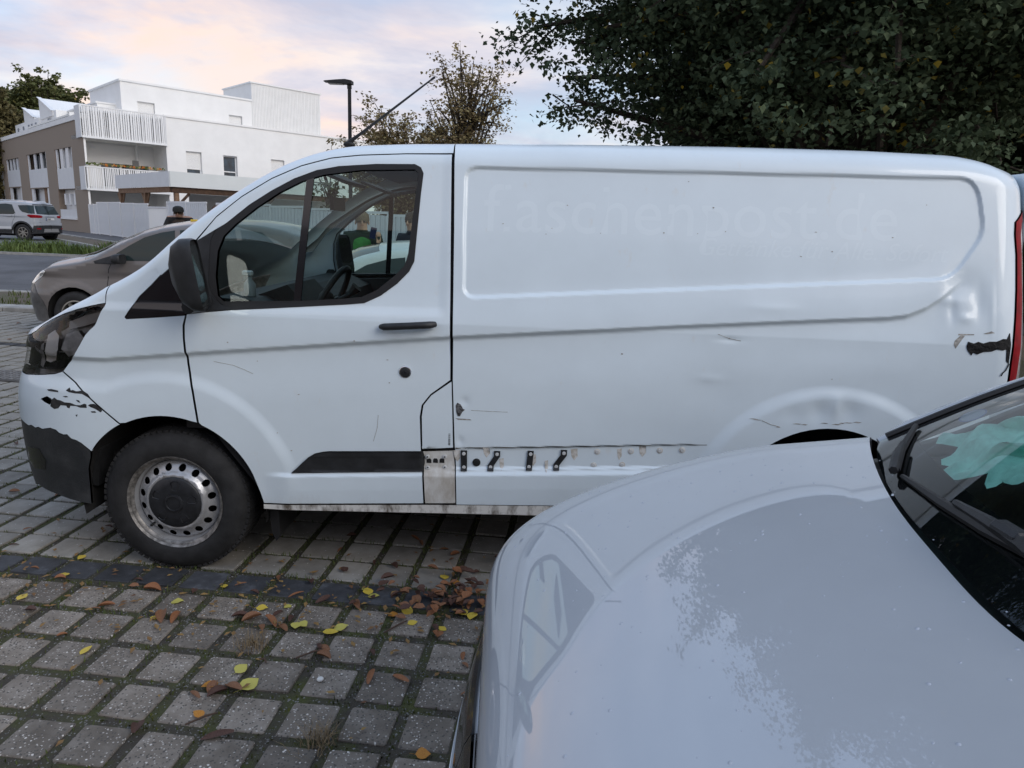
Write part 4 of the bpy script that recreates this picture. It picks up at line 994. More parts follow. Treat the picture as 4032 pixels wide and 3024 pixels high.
M_GRASS = [mat('joint_grass', (.045, .07, .014), rough=.8, col2=(.085, .10, .025), scale=5), mat('joint_moss', (.035, .042, .008), rough=.95, col2=(.075, .08, .012), scale=9), mat('verge_grass', (.06, .10, .02), rough=.8, col2=(.12, .16, .04), scale=1.2)]
pts = []; moss = []
patch = lambda x, y: math.sin(x*2.1+1.3*math.sin(y*1.7))*.5+math.sin(y*2.9+x*1.1)*.5
for i in range(90000):
    r_ = random.uniform(-18, 10); c_ = random.uniform(-26, 20)
    if random.random() < .5: r_ = round(r_)+random.uniform(-.02, .19)*1.0 if False else math.floor(r_)+random.choice((.0, 1.0))+random.gauss(-.09, .05)
    else: c_ = math.floor(c_)+random.gauss(.90, .05)
    u_ = c_*GP; v_ = -r_*GP
    x = gx0+u_*e1[0]+v_*e2[0]; y = gy0+u_*e1[1]+v_*e2[1]
    if not (-4.6 < x < 2.6 and -2.3 < y < 3.2) or (x > 1.75 and y < -.6): continue
    near_line = math.exp(-((y+.25)/.33)**2)
    p_ = .10+.75*near_line*(.6+.4*patch(x, y))+(.45 if y > 0 else 0.)*(.6+.4*patch(x*1.3, y))
    if random.random() < p_: pts.append((x, y, -.008))
    elif random.random() < .35 and patch(x*1.7+3, y*1.3) > -.1: moss.append((x, y, -.008))
tag(blades('joint_grass', pts, .006, .028, M_GRASS[0], .0022, .9), 'short grass growing in the joints between the paving stones', 'grass', kind='stuff')
tag(blades('joint_moss', moss, .004, .012, M_GRASS[1], .004, 1.2), 'low moss filling the wide joints of the near paving', 'moss', kind='stuff')
pts = []
for i in range(26000):
    x = random.uniform(-24, -6); y = random.uniform(18.15, 20.3); c = .5+.5*patch(x*1.9, y*1.1)
    if random.random() < .15+.85*c**2: pts.append((x, y, terrain(y)+.02-.18*(1-c)))
tag(blades('verge_grass', pts, .10, .42, M_GRASS[2], .022, .9), 'strip of tall weeds and grass beyond the road', 'grass', kind='stuff')
pts = [(random.uniform(-9.2, -5.5), random.uniform(8.6, 10.4), terrain(9)+.02) for i in range(1200)]
pts = [p for p in pts if patch(p[0]*1.5, p[1]*2) > .2]
tag(blades('verge_tufts', pts, .04, .16, M_GRASS[0], .008, .9), 'sparse tufts on the bare soil before the road', 'grass', kind='stuff')
# grit in the joints
gp = []
for i in range(16000):
    r_ = random.uniform(-4, 10); c_ = random.uniform(-14, 8)
    if random.random() < .5: r_ = math.floor(r_)+random.gauss(-.09, .05)
    else: c_ = math.floor(c_)+random.gauss(.90, .05)
    u_ = c_*GP; v_ = -r_*GP; x = gx0+u_*e1[0]+v_*e2[0]; y = gy0+u_*e1[1]+v_*e2[1]
    if -2.3 < y < .3 and -2.5 < x < 1.75: gp.append((x, y, -.0075))
gp = np.array(gp); n = len(gp); sz = RNG.uniform(.0015, .0045, n)
octv = np.array([(1, 0, 0), (-1, 0, 0), (0, 1, 0), (0, -1, 0), (0, 0, .7), (0, 0, -.3)]); octf = np.array([(0, 2, 4), (2, 1, 4), (1, 3, 4), (3, 0, 4)])
V = (gp[:, None, :]+octv[None]*sz[:, None, None]*RNG.uniform(.6, 1.4, (n, 1, 3))).reshape(-1, 3); F = (np.arange(n)[:, None, None]*6+octf[None]).reshape(-1, 3)
tag(npmesh('joint_grit', V, F, mat('grit', (.09, .088, .08), rough=.9, col2=(.22, .21, .20), scale=90)), 'dark grit filling the joints of the paving', 'grit', kind='stuff')

# ------------------------------------------------------------------ generic car body
def smooth_table(tab, sig=4, step=.01):
    a = np.array(tab, float); X = np.arange(a[0, 0], a[-1, 0]+step, step); Z = np.interp(X, a[:, 0], a[:, 1])
    n = sig*3; k = np.exp(-.5*(np.arange(-n, n+1)/sig)**2); k /= k.sum()
    return X, np.convolve(np.pad(Z, n, mode='edge'), k, mode='valid')
class Body:
    def __init__(s, W, fx, top, r, FP0, fn, RP0, RL, RW, zb, tum, lean=0., arches=(), crease=None, barrel=.05, a_end=1.4, rz=.32, sig=4, sill=.22):
        s.W = W; s.fx = np.array(fx); s.TX, s.TZ = smooth_table(top, sig); s.r = r; s.FP0 = FP0; s.RP0 = RP0; s.RL = RL; s.RW = RW
        L = FP0-s.fx[:, 1].min(); s.fs, s.fu, s.fw = _super(fn, L, W); s.FLEN = s.fs[-1]; s.RLEN = .5*math.pi*.5*(RL+RW)
        s.FRONT = FP0-s.FLEN+.002; s.REAR = RP0+s.RLEN+W-RW-.002
        s.zb, s.tum, s.lean, s.arches, s.crease, s.barrel, s.a_end = zb, tum, lean, arches, crease, barrel, a_end
    def top(s, p): return np.interp(p, s.TX, s.TZ)
    def rr(s, p): return np.interp(p, [x for x, _ in s.r], [y for _, y in s.r])
    def off(s, x, z):
        o = s.tum*np.maximum(0, z-s.zb)+s.tum*.35*np.maximum(0, z-s.zb)**2+s.barrel*np.maximum(0, .55-z)**1.3
        for cx, cz, r0, amp in s.arches:
            r = np.hypot(x-cx, z-cz); o = o-amp*(1-sstep(r0+.03, r0+.10, r))*sstep(cz, cz+.2, z)
        if s.crease:
            (x0, z0), (x1, z1), d = s.crease; zc_ = z0+(z1-z0)*(x-x0)/(x1-x0); b = zc_-z
            o = o+d*sstep(0, .03, b)*(1-sstep(.03, .25, b))
        return o
    def S(s, p, v):
        p = np.asarray(p, float); v = np.asarray(v, float); zt = s.top(p); r = s.rr(p)
        a = np.clip((v-(zt-r))/r, 0, 1.6); z = np.where(a > 0, zt-r+r*np.sin(a), v); roll = np.where(a > 0, r*(1-np.cos(a)), 0)
        ps = np.clip(p, s.FP0, s.RP0); hw = s.W-s.off(ps, z)-roll
        q = np.clip(s.FP0-p, 0, s.FLEN); u = np.interp(q, s.fs, s.fu); w_ = np.interp(q, s.fs, s.fw)
        X0 = np.interp(z, s.fx[:, 0], s.fx[:, 1]); x = np.where(p > s.FP0, p, s.FP0-(s.FP0-X0)*u); hw = hw*np.where(p > s.FP0, 1, w_)
        t = np.clip((p-s.RP0)/s.RLEN, 0, 1)*np.pi/2; x = np.where(p > s.RP0, s.RP0+s.RL*np.sin(t), x)
        hw = hw-np.where(p > s.RP0, s.RW*(1-np.cos(t))+np.maximum(0, p-s.RP0-s.RLEN), 0)
        x = x-s.lean*sstep(s.RP0-.5, s.RP0+.2, p)*np.maximum(0, z-s.zb)
        return np.stack([x, -hw, z], -1)
    def F(s, p, v): q = s.S(p, v); return np.stack([q[..., 0], -q[..., 1], q[..., 2]], -1)
    def vtop(s, p): r = s.rr(p); return float(s.top(p)-r+s.a_end*r)
    def crest(s, p0, p1, n=50): return [(p, s.vtop(p)) for p in np.linspace(p0, p1, n)]
    def ribbon(s, name, p0, p1, m, parent, n=30, cross=20, bow0=0., bow1=0.):
        ps = np.linspace(p0, p1, n); vs = np.array([s.vtop(x) for x in ps]); A = s.S(ps, vs); B = s.F(ps, vs); T = s.S(ps, vs)-s.S(ps, vs-.004)
        V = []; k = cross+1; q = np.linspace(0, 1, k)
        for i in range(n):
            d = B[i]-A[i]; L = np.linalg.norm(d); t0 = T[i]/(np.linalg.norm(T[i])+1e-9)*L; t1 = np.array([-t0[0], t0[1], -t0[2]])
            bw = bow0+(bow1-bow0)*i/(n-1)
            for a in q:
                V.append((2*a**3-3*a*a+1)*A[i]+(a**3-2*a*a+a)*t0+(-2*a**3+3*a*a)*B[i]+(a**3-a*a)*t1+np.array([-bw*4*a*(1-a), 0, 0]))
        F = [(i*k+j, i*k+j+1, (i+1)*k+j+1, (i+1)*k+j) for i in range(n-1) for j in range(cross)]
        return mesh(name, V, F, m, parent, smooth=True)
    def both(s, name, poly, m, parent, res=.04, off=0., lip=.006, holes=(), far=True):
        panel(name, s.S, poly, holes=holes, res=res, m=m, parent=parent, off=off, lip=lip)
        if far: panel(name, s.F, poly, holes=holes, res=max(res, .04), m=m, parent=parent, off=off, lip=lip, flip=True)
M_CARGLASS = mat('dark_car_glass', (.014, .026, .026), rough=.03, spec=.5)
M_ALLOY = mat('alloy_wheel', (.30, .29, .27), rough=.35, metal=.8)
def car_wheel(parent, x, y, r, side, spokes=6, rim=.62, name='wheel'):
    wh = empty(name, (x, y, r-.004), parent=parent); wh.rotation_euler = (0, 0, 0 if side < 0 else math.pi)
    w_ = .2; ri = r*rim
    MB().lathe([(ri, 0), (ri+.01, -.008), (r*.86, -.012), (r*.95, 0), (r, .03), (r, w_-.03), (r*.94, w_), (ri, w_)], 40).build('tyre', M_TYRE, wh)
    MB().lathe([(ri+.005, -.004), (ri-.012, -.006), (ri-.02, .02), (ri-.02, .1)], 40).build('rim', M_ALLOY, wh)
    MB().lathe([(.0001, .09), (ri, .09)], 24).build('brake_disc', M_DARK, wh)
    for i in range(spokes):
        a = 2*math.pi*i/spokes; c, s_ = math.cos(a), math.sin(a); b = MB(); V = []
        for rr_, hw, y0 in ((ri*.15, .028, .01), (ri*.95, .020, .004)):
            for sg in (-1, 1): V.append((rr_*c-sg*hw*s_, y0, rr_*s_+sg*hw*c))
        V += [(a_, y_+.03, z_) for a_, y_, z_ in V]
        b.add(V, [(0, 1, 3, 2), (0, 4, 5, 1), (2, 3, 7, 6), (0, 2, 6, 4), (1, 5, 7, 3)]); b.build('spoke', M_ALLOY, wh)
    MB().lathe([(ri*.2, .02), (ri*.2, .0), (.0001, -.004)], 16).build('wheel_centre', M_ALLOY, wh)
    return wh
def arcp(cx, cz, r, a0, a1, n=16): return [(cx+r*math.cos(R(a)), cz+r*math.sin(R(a))) for a in np.linspace(a0, a1, n)]
def car_shell(B, t, mp, xf, xr, rw, zs, pA, pB, res=.04, clad=None, bow=.12, headr=()):
    """body sides with wheel cut-outs, bonnet, windscreen, roof"""
    ra = rw+.055; cz = rw
    a_ = math.degrees(math.asin(min(1, (zs-cz)/ra))) if abs(zs-cz) < ra else 0
    side = [(B.FRONT, zs+.02), (xf-ra*math.cos(R(a_)), zs)]+arcp(xf, cz, ra, 180-a_, a_)+[(xf+ra*math.cos(R(a_))+.01, zs), (xr-ra*math.cos(R(a_))-.01, zs)]+arcp(xr, cz, ra, 180-a_, a_)+[(xr+ra*math.cos(R(a_))+.01, zs+.03), (B.REAR, zs+.08)]+B.crest(B.REAR, B.FRONT, 90)
    B.both('body_side', side, mp, t, res=res, lip=.01)
    B.ribbon('bonnet', B.FRONT, pA, mp, t, bow1=bow)
    B.ribbon('windscreen', pA+.002, pB, M_CARGLASS, t, bow0=bow, bow1=bow*.4)
    B.ribbon('roof', pB+.002, B.REAR, mp, t, n=40, bow0=bow*.4)
    for x in (xf, xr):
        for sg in (-1, 1):
            MB().lathe([(ra+.01, sg*(B.W-.03)), (ra+.01, sg*(B.W-.35))], 24, 'Y', (x, 0, cz), R(-10), R(190)).build('arch_liner', M_DARK, t)
    u = MB(); u.box(((xf+xr)/2, 0, zs+.06), (xr-xf+1.0, 2*B.W-.25, .10)); u.box(((xf+xr)/2, 0, .45), (xr-xf+.6, 2*B.W-.55, .5)); u.build('underbody', M_DARK, t)
def gapline(B, t, pts, w_=.004, far=False):
    poly = [(a-w_, b) for a, b in pts]+[(a+w_, b) for a, b in pts[::-1]]
    panel('door_gap', B.S, poly, res=.05, m=M_DARK, parent=t, off=.002, lip=0)
def car_mirror(t, x, y, z, m, s_=-1, k=1.):
    b = MB(); V = []; n = 14
    for dx, q in ((-.07, .3), (-.05, .8), (0, 1.), (.07, 1.), (.08, .92)):
        for i in range(n):
            a = 2*math.pi*i/n; c, sn_ = math.cos(a), math.sin(a)
            V.append((x+dx*k+.1*0, y+s_*(.10*k)+math.copysign(abs(c)**.6, c)*.11*q*k, z+math.copysign(abs(sn_)**.6, sn_)*.075*q*k))
    F = [(j*n+i, j*n+(i+1) % n, (j+1)*n+(i+1) % n, (j+1)*n+i) for j in range(4) for i in range(n)]+[tuple(range(n)), tuple(range(4*n, 5*n))]
    b.add(V, F, True); b.tube([(x, y-s_*.04, z-.06*k), (x, y+s_*.06*k, z-.05*k)], .025*k, 8); return b.build('door_mirror', m, t)

# ---- brown-grey hatchback beyond the van
M_GREY = paint('metallic_brown_grey', (.135, .122, .118), rough=.3, coat=.8)
gc = thing('grey_hatchback', 'brown grey hatchback parked behind the van, nose showing ahead of it', 'car', (-5.13, 6.80, 0), R(0))
Bg = Body(.86, [(.15, .10), (.3, .03), (.45, 0), (.6, .01), (.7, .05), (.8, .16), (.95, .42), (1.1, .8)], [(-.7, .70), (-.2, .73), (.05, .78), (.25, .85), (.45, .905), (.7, .955), (.95, 1.0), (1.12, 1.06), (1.4, 1.22), (1.75, 1.39), (2.0, 1.465), (2.3, 1.52), (2.7, 1.55), (3.2, 1.545), (3.6, 1.50), (3.85, 1.43), (4.6, 1.40)], [(0, .05), (1.0, .06), (1.6, .05), (2.5, .08)], .55, 2.3, 3.75, .28, .30, 1.0, .22, lean=.22, arches=[(.86, .31, .36, .012), (3.35, .31, .36, .012)], crease=((1.2, .86), (3.6, .92), .012))
car_shell(Bg, gc, M_GREY, .86, 3.35, .31, .20, 1.02, 2.0, bow=.25)
Bg.both('side_window', [(1.42, 1.10), (1.60, 1.22), (1.80, 1.335), (2.0, 1.40), (2.18, 1.435), (2.22, 1.05), (1.5, 1.035)], M_CARGLASS, gc, off=.004)
Bg.both('side_window', [(2.28, 1.05), (2.25, 1.44), (2.6, 1.475), (2.95, 1.475), (3.05, 1.08)], M_CARGLASS, gc, off=.004)
Bg.both('quarter_window', [(3.12, 1.10), (3.02, 1.47), (3.3, 1.455), (3.55, 1.28), (3.5, 1.14)], M_CARGLASS, gc, off=.004)
Bg.both('mirror_triangle', [(1.16, 1.015), (1.40, 1.095), (1.48, 1.03), (1.45, .985), (1.18, .985)], M_BLK, gc, off=.004)
hg = [(-.12, .66), (-.03, .72), (.08, .778), (.22, .832), (.42, .878), (.50, .862), (.42, .79), (.27, .70), (.10, .675)]
Bg.both('headlight', hg, mat('bright_headlamp', (.62, .62, .60), rough=.12, coat=1., metal=.3, var=.6, scale=14), gc, res=.03, off=.004)
Bg.both('headlamp_bezel', [(.10, .69), (.14, .785), (.155, .785), (.13, .69)], M_GLOSSBLK, gc, off=.006)
Bg.both('front_bumper', [(Bg.FRONT, .22), (.2, .22), (.49, .23), (.50, .34), (.46, .47), (.28, .69), (.10, .662), (-.12, .645), (Bg.FRONT, .62)], mat('dusty_bumper', (.085, .083, .083), rough=.45, coat=.3, var=.3, scale=9), gc, off=.003)
Bg.both('grille', [(Bg.FRONT, .45), (-.25, .45), (-.2, .58), (Bg.FRONT, .58)], M_BLK, gc, off=.006)
gapline(Bg, gc, [(1.36, .24), (1.32, .45), (1.31, .71), (1.35, .92), (1.40, 1.02)]); gapline(Bg, gc, [(2.28, .24), (2.30, .6), (2.27, 1.05)])
Bg.both('door_handle', [(2.0, .93), (2.18, .94), (2.18, .965), (2.0, .955)], M_GREY, gc, off=.02, lip=.02)
for sg in (-1, 1): car_mirror(gc, 1.52, sg*.86, 1.06, M_BLK, sg, .85)
for x in (.86, 3.35):
    for sg in (-1, 1): car_wheel(gc, x, sg*.84, .31, sg)
Bg.both('tail_lamp', [(3.95, .95), (4.1, .95), (4.08, 1.25), (3.98, 1.2)], M_REDL, gc, off=.004)
yl = MB(); yl.bbox((2.25, -.35, 1.565), (.09, .05, .03), .008); yl.build('roof_badge', mat('yellow_plastic', (.6, .42, .03), rough=.5), gc)

# ---- pale car between the van and the hatchback (seen through the cab)
M_PALE = paint('pale_silver_paint', (.55, .57, .57), rough=.3, coat=.7)
wc = thing('pale_hatchback', 'pale car seen through the cab windows just beyond the van', 'car', (-1.75, 4.25, -.08), 0)
Bw = Body(.86, [(.15, .10), (.3, .03), (.5, 0), (.65, .02), (.8, .12), (.95, .4), (1.1, .8)], [(-.7, .72), (0, .78), (.45, .90), (1.0, 1.0), (1.3, 1.14), (1.75, 1.40), (2.0, 1.47), (2.4, 1.505), (3.0, 1.50), (3.5, 1.45), (3.8, 1.38), (4.6, 1.34)], [(0, .05), (1.6, .05), (2.5, .08)], .55, 2.3, 3.65, .28, .30, 1.0, .22, lean=.25, arches=[(.86, .31, .36, .012), (3.3, .31, .36, .012)])
car_shell(Bw, wc, M_PALE, .86, 3.3, .31, .20, 1.02, 1.95, bow=.25)
Bw.both('side_window', [(1.45, 1.07), (1.65, 1.21), (1.85, 1.33), (2.05, 1.39), (2.2, 1.41), (2.22, 1.05)], M_CARGLASS, wc, off=.004)
Bw.both('side_window', [(2.28, 1.05), (2.26, 1.415), (2.6, 1.44), (3.0, 1.43), (3.1, 1.08)], M_CARGLASS, wc, off=.004)
Bw.both('headlight', hg, MATS['bright_headlamp'], wc, res=.03, off=.004)
gapline(Bw, wc, [(1.36, .24), (1.32, .5), (1.36, 1.02)])
for sg in (-1, 1): car_mirror(wc, 1.55, sg*.86, 1.04, M_PALE, sg, .85)
for x in (.86, 3.3):
    for sg in (-1, 1): car_wheel(wc, x, sg*.84, .31, sg)

# ---- silver compact SUV across the road
M_SILV = paint('silver_metallic', (.33, .35, .38), rough=.28, coat=.7)
su = thing('silver_suv', 'silver compact sport utility car parked across the road with red tail lamps', 'car', (-21.75, 25.75, .395), 0); su.scale = (.95, .95, .95)
Bs = Body(.88, [(.2, .12), (.35, .04), (.55, 0), (.75, .03), (.9, .15), (1.05, .5), (1.2, .9)], [(-.7, .85), (0, .90), (.5, .98), (1.0, 1.06), (1.3, 1.18), (1.8, 1.48), (2.05, 1.56), (2.5, 1.61), (3.1, 1.61), (3.55, 1.585), (3.75, 1.565), (4.8, 1.555)], [(0, .06), (1.6, .06), (2.5, .07)], .55, 2.3, 3.72, .26, .26, 1.02, .24, lean=.40, arches=[(.85, .35, .40, .015), (3.37, .35, .40, .015)], crease=((1.2, .95), (3.8, 1.02), .012))
car_shell(Bs, su, M_SILV, .85, 3.37, .35, .30, 1.08, 2.0, bow=.2, res=.035)
Bs.both('side_window', [(1.5, 1.10), (1.75, 1.30), (2.0, 1.42), (2.2, 1.46), (2.22, 1.06)], M_CARGLASS, su, off=.004)
Bs.both('side_window', [(2.28, 1.06), (2.26, 1.47), (2.7, 1.50), (2.95, 1.47), (3.12, 1.14), (3.05, 1.08)], M_CARGLASS, su, off=.004)
Bs.both('rear_quarter_glass', [(3.20, 1.45), (3.30, 1.28), (3.42, 1.19), (3.72, 1.13), (3.95, 1.12), (4.0, 1.46), (3.7, 1.47)], M_CARGLASS, su, off=.004)
Bs.both('rear_window', [(4.02, 1.12), (4.02, 1.45), (Bs.REAR, 1.47), (Bs.REAR, 1.10)], M_CARGLASS, su, off=.004)
Bs.both('roof_spoiler', [(3.95, 1.505), (Bs.REAR, 1.52), (Bs.REAR, 1.49), (3.95, 1.475)], M_GLOSSBLK, su, off=.02, lip=.02)
Bs.both('tail_lamp', [(3.62, 1.05), (3.75, .96), (4.22, .97), (4.30, 1.02), (4.24, 1.06), (3.9, 1.09), (3.7, 1.09)], M_REDL, su, off=.006, lip=.01, res=.03)
Bs.both('rear_bumper', [(3.72, .30), (3.80, .42), (3.85, .64), (Bs.REAR, .66), (Bs.REAR, .34), (3.9, .32)], M_BLK, su, off=.02, lip=.03)
Bs.both('bumper_band', [(3.86, .655), (4.2, .665), (Bs.REAR, .67), (Bs.REAR, .79), (4.2, .785), (3.86, .74)], M_SILV, su, off=.025, lip=.03)
Bs.both('rear_reflector', [(3.95, .50), (4.12, .50), (4.12, .55), (3.95, .55)], M_REDL, su, off=.024)
Bs.both('skid_plate', [(4.25, .38), (Bs.REAR, .38), (Bs.REAR, .52), (4.32, .52)], mat('grey_skid_plate', (.22, .22, .22), rough=.5), su, off=.026)
Bs.both('sill_cladding', [(1.30, .31), (2.92, .31), (2.95, .46), (1.28, .44)], M_BLK, su, off=.012)
Bs.both('sill_trim', [(1.30, .46), (2.92, .48), (2.9, .58), (1.4, .56)], mat('silver_trim', (.62, .64, .66), rough=.3, metal=.3), su, off=.010)
for xx in (.85, 3.37):
    Bs.both('arch_cladding', arcp(xx, .35, .47, 170, 10)+arcp(xx, .35, .405, 10, 170), M_BLK, su, off=.012)
Bs.both('door_handle', [(2.78, .99), (2.98, 1.0), (2.98, 1.025), (2.78, 1.015)], M_SILV, su, off=.025, lip=.02)
gapline(Bs, su, [(2.28, .46), (2.30, .7), (2.26, 1.05)], .006); gapline(Bs, su, [(3.12, 1.12), (3.08, .95), (2.98, .78), (2.94, .60)], .006)
panel('number_plate', Bs.S, [(Bs.REAR-.26, .87), (Bs.REAR, .875), (Bs.REAR, .965), (Bs.REAR-.26, .96)], res=.05, m=mat('plate_white', (.62, .62, .62), .5), parent=su, off=.02, lip=.01)
panel('number_plate', Bs.F, [(Bs.REAR-.26, .87), (Bs.REAR, .875), (Bs.REAR, .965), (Bs.REAR-.26, .96)], res=.05, m=MATS['plate_white'], parent=su, off=.02, lip=.01, flip=True)
for k in range(7):
    pp = Bs.REAR-.2+k*.036 if k < 5 else Bs.REAR-.06-.036*0+(k-5)*.03
    panel('plate_character', Bs.S, [(pp, .895), (pp+.018, .895), (pp+.018, .945), (pp, .945)], res=.05, m=M_RUB, parent=su, off=.024, lip=0)
panel('plate_side_band', Bs.S, [(Bs.REAR-.26, .87), (Bs.REAR-.23, .87), (Bs.REAR-.23, .96), (Bs.REAR-.26, .96)], res=.05, m=mat('blue_plate_band', (.02, .06, .3), .5), parent=su, off=.023, lip=0)
Bs.both('chrome_strip', [(Bs.REAR-.30, 1.0), (Bs.REAR, 1.005), (Bs.REAR, 1.03), (Bs.REAR-.28, 1.025)], M_CHROME, su, off=.015)
MB().tube([(3.35, 0, 1.61), (3.42, 0, 1.66), (3.58, 0, 1.78)], [.012, .008, .005], 6).build('antenna', M_RUB, su)
for sg in (-1, 1):
    MB().tube([(2.1, sg*.62, 1.60), (2.2, sg*.62, 1.64), (3.3, sg*.62, 1.65), (3.45, sg*.62, 1.61)], .014, 8).build('roof_rail', MATS['silver_trim'], su)
    car_mirror(su, 1.6, sg*.88, 1.12, M_SILV, sg, .9)
    for x in (.85, 3.37): car_wheel(su, x, sg*.87, .35, sg, spokes=7, rim=.60)

# ---- pale car in the foreground
FA = .0353
fc = thing('foreground_car', 'pale glossy car bonnet and windscreen with rain drops, nearest the camera', 'car', (1.5317, -1.8625, 0), FA)
M_FG = paint('pale_grey_white_paint', (.375, .40, .43), rough=.5, coat=1.0)
nodes_of(M_FG)[1].inputs['Coat Roughness'].default_value = .012; nodes_of(M_FG)[1].inputs['Coat IOR'].default_value = 1.95
Bf = Body(.915, [(.15, .05), (.3, -.02), (.5, -.045), (.62, -.04), (.70, -.018), (.73, -.002), (.9, 0.)], [(-1., .95), (.9, .98), (1.15, 1.03), (1.28, 1.065), (1.37, 1.105), (1.6, 1.235), (2.0, 1.44), (2.3, 1.55), (2.6, 1.615), (3.2, 1.64), (3.8, 1.60), (4.1, 1.55), (5.2, 1.52)], [(1.0, .05), (1.5, .05), (2.6, .08)], .45, 2.4, 3.9, .28, .3, 1.0, .2, lean=.3, arches=[(.80, .36, .41, .012), (3.38, .36, .41, .012)], a_end=1.36, sig=4, crease=((.5, .80), (3.8, .92), .012))
HZS, HL, HW_, HA, HB, HC = .7188, .7806, .9083, 1.5239, 8.3755, 2.6326
def hood_h(x): return .2811+.1278*x
def hood_z(x, y):
    g_ = 1-np.maximum(0, (HL-x)/HL)**HA-(np.abs(y)/HW_)**HB
    return HZS+hood_h(x)*np.maximum(0, g_)**(1/HC)
def hood_n(x, y, z):
    ax = -HA/HL*np.maximum(0, (HL-x)/HL)**(HA-1); hh = hood_h(x); zz_ = np.maximum(1e-4, (z-HZS)/hh)
    ax = ax-HC*zz_**HC*.1278/hh; ay = HB/HW_*(np.abs(y)/HW_)**(HB-1)*np.sign(y); az = HC/hh*zz_**(HC-1)
    n_ = np.stack([ax, ay, az], -1); return n_/np.linalg.norm(n_, axis=-1)[..., None]
_CY = [-.92, -.8, -.5, -.256, -.173, -.005, .181, .308, .493, .669, .80, .92]; _CX = [1.10, .96, .81, .747, .751, .783, .818, .854, .919, .999, 1.075, 1.18]
def cowl_x(y): return np.interp(y, *smooth_table(list(zip(_CY, _CX)), 8))
def bonnet_mesh():
    ni, nj = 110, 121; s_ = np.linspace(0, 1, ni)**2.4; t = np.linspace(-1, 1, nj); f = np.sign(t)*(1-(1-np.abs(t))**2.0)
    V = np.zeros((ni, nj, 3)); NN = np.zeros((ni, nj, 3))
    for j in range(nj):
        yy = HW_*f[j]; xc = float(cowl_x(yy))
        x = np.maximum(1e-5, s_*xc); ym = HW_*np.maximum(0, 1-np.maximum(0, (HL-x)/HL)**HA)**(1/HB)
        y = ym*f[j]; z = hood_z(x, y)
        V[:, j] = np.stack([x, y, z], -1); NN[:, j] = hood_n(x, y, z)
    F = [(i*nj+j, (i+1)*nj+j, (i+1)*nj+j+1, i*nj+j+1) for i in range(ni-1) for j in range(nj-1)]
    V = V.reshape(-1, 3); NN = NN.reshape(-1, 3); NN[:nj] = (-1, 0, 0)
    o = mesh('bonnet', V, F, M_FG, fc, normals=NN)
    return o
bonnet_mesh()
ra = .42; zs = .22
side = [(Bf.FRONT, zs+.02), (.80-ra, zs)]+arcp(.80, .36, ra, 180, 0)+[(.80+ra+.01, zs), (3.38-ra-.01, zs)]+arcp(3.38, .36, ra, 180, 0)+[(3.38+ra+.01, zs+.03), (Bf.REAR, zs+.08)]+Bf.crest(Bf.REAR, 1.22, 100)+[(1.15, .80), (1.0, .735), (Bf.FRONT, .73)]
Bf.both('body_side', side, M_FG, fc, res=.03, lip=.01)
# windscreen: explicit sheet from the curved base to the roof edge
def screen(s_, t):
    """s_ 0 at the base .. 1 at the roof, t -1..1 across"""
    s_ = np.asarray(s_, float); t = np.asarray(t, float)
    yb = .80*t; xb = cowl_x(yb)+.042; zb_ = 1.108-.022*np.abs(t)**2
    yt = .66*t; xt = 1.88+.12*np.abs(t)**2; zt_ = 1.56-.095*np.abs(t)**2
    bul = .05*np.sin(np.pi*s_)*(1-.3*t*t)
    return np.stack([xb+(xt-xb)*s_-bul*.5, yb+(yt-yb)*s_, zb_+(zt_-zb_)*s_+bul], -1)
def screen_part(name, s0, s1, m, off, t0=-1., t1=1., ns=24, ntt=48):
    S_, T_ = np.meshgrid(np.linspace(s0, s1, ns), np.linspace(t0, t1, ntt), indexing='ij'); V = screen(S_, T_); h = 1e-3
    N_ = np.cross(screen(S_, T_+h)-screen(S_, T_-h), screen(S_+h, T_)-screen(S_-h, T_)); N_ /= np.linalg.norm(N_, axis=-1)[..., None]; N_ = np.where(N_[..., 2:3] < 0, -N_, N_)
    V = (V+N_*off).reshape(-1, 3); return mesh(name, V, [(i*ntt+j, (i+1)*ntt+j, (i+1)*ntt+j+1, i*ntt+j+1) for i in range(ns-1) for j in range(ntt-1)], m, fc, normals=N_.reshape(-1, 3))
ws = screen_part('windscreen', -.02, 1, M_WSCREEN, 0.)
screen_part('screen_base_band', -.02, .085, M_GLOSSBLK, -.003); screen_part('screen_edge_band', .085, 1, M_GLOSSBLK, -.003, .93, 1.); screen_part('screen_edge_band', .085, 1, M_GLOSSBLK, -.003, -1, -.93)
for sg in (-1, 1):
    ps_ = [screen(np.array(q_), np.array(sg*1.0)) for q_ in np.linspace(0, 1, 12)]
    b = MB(); b.tube([p_+np.array([.0, sg*.030, -.030]) for p_ in ps_], [.020]+[.034]*11, 10); b.build('screen_pillar', M_FG, fc)
    b = MB(); b.tube([p_+np.array([.0, sg*.004, .004]) for p_ in ps_], [.009]*12, 6); b.build('pillar_seal', M_RUB, fc)
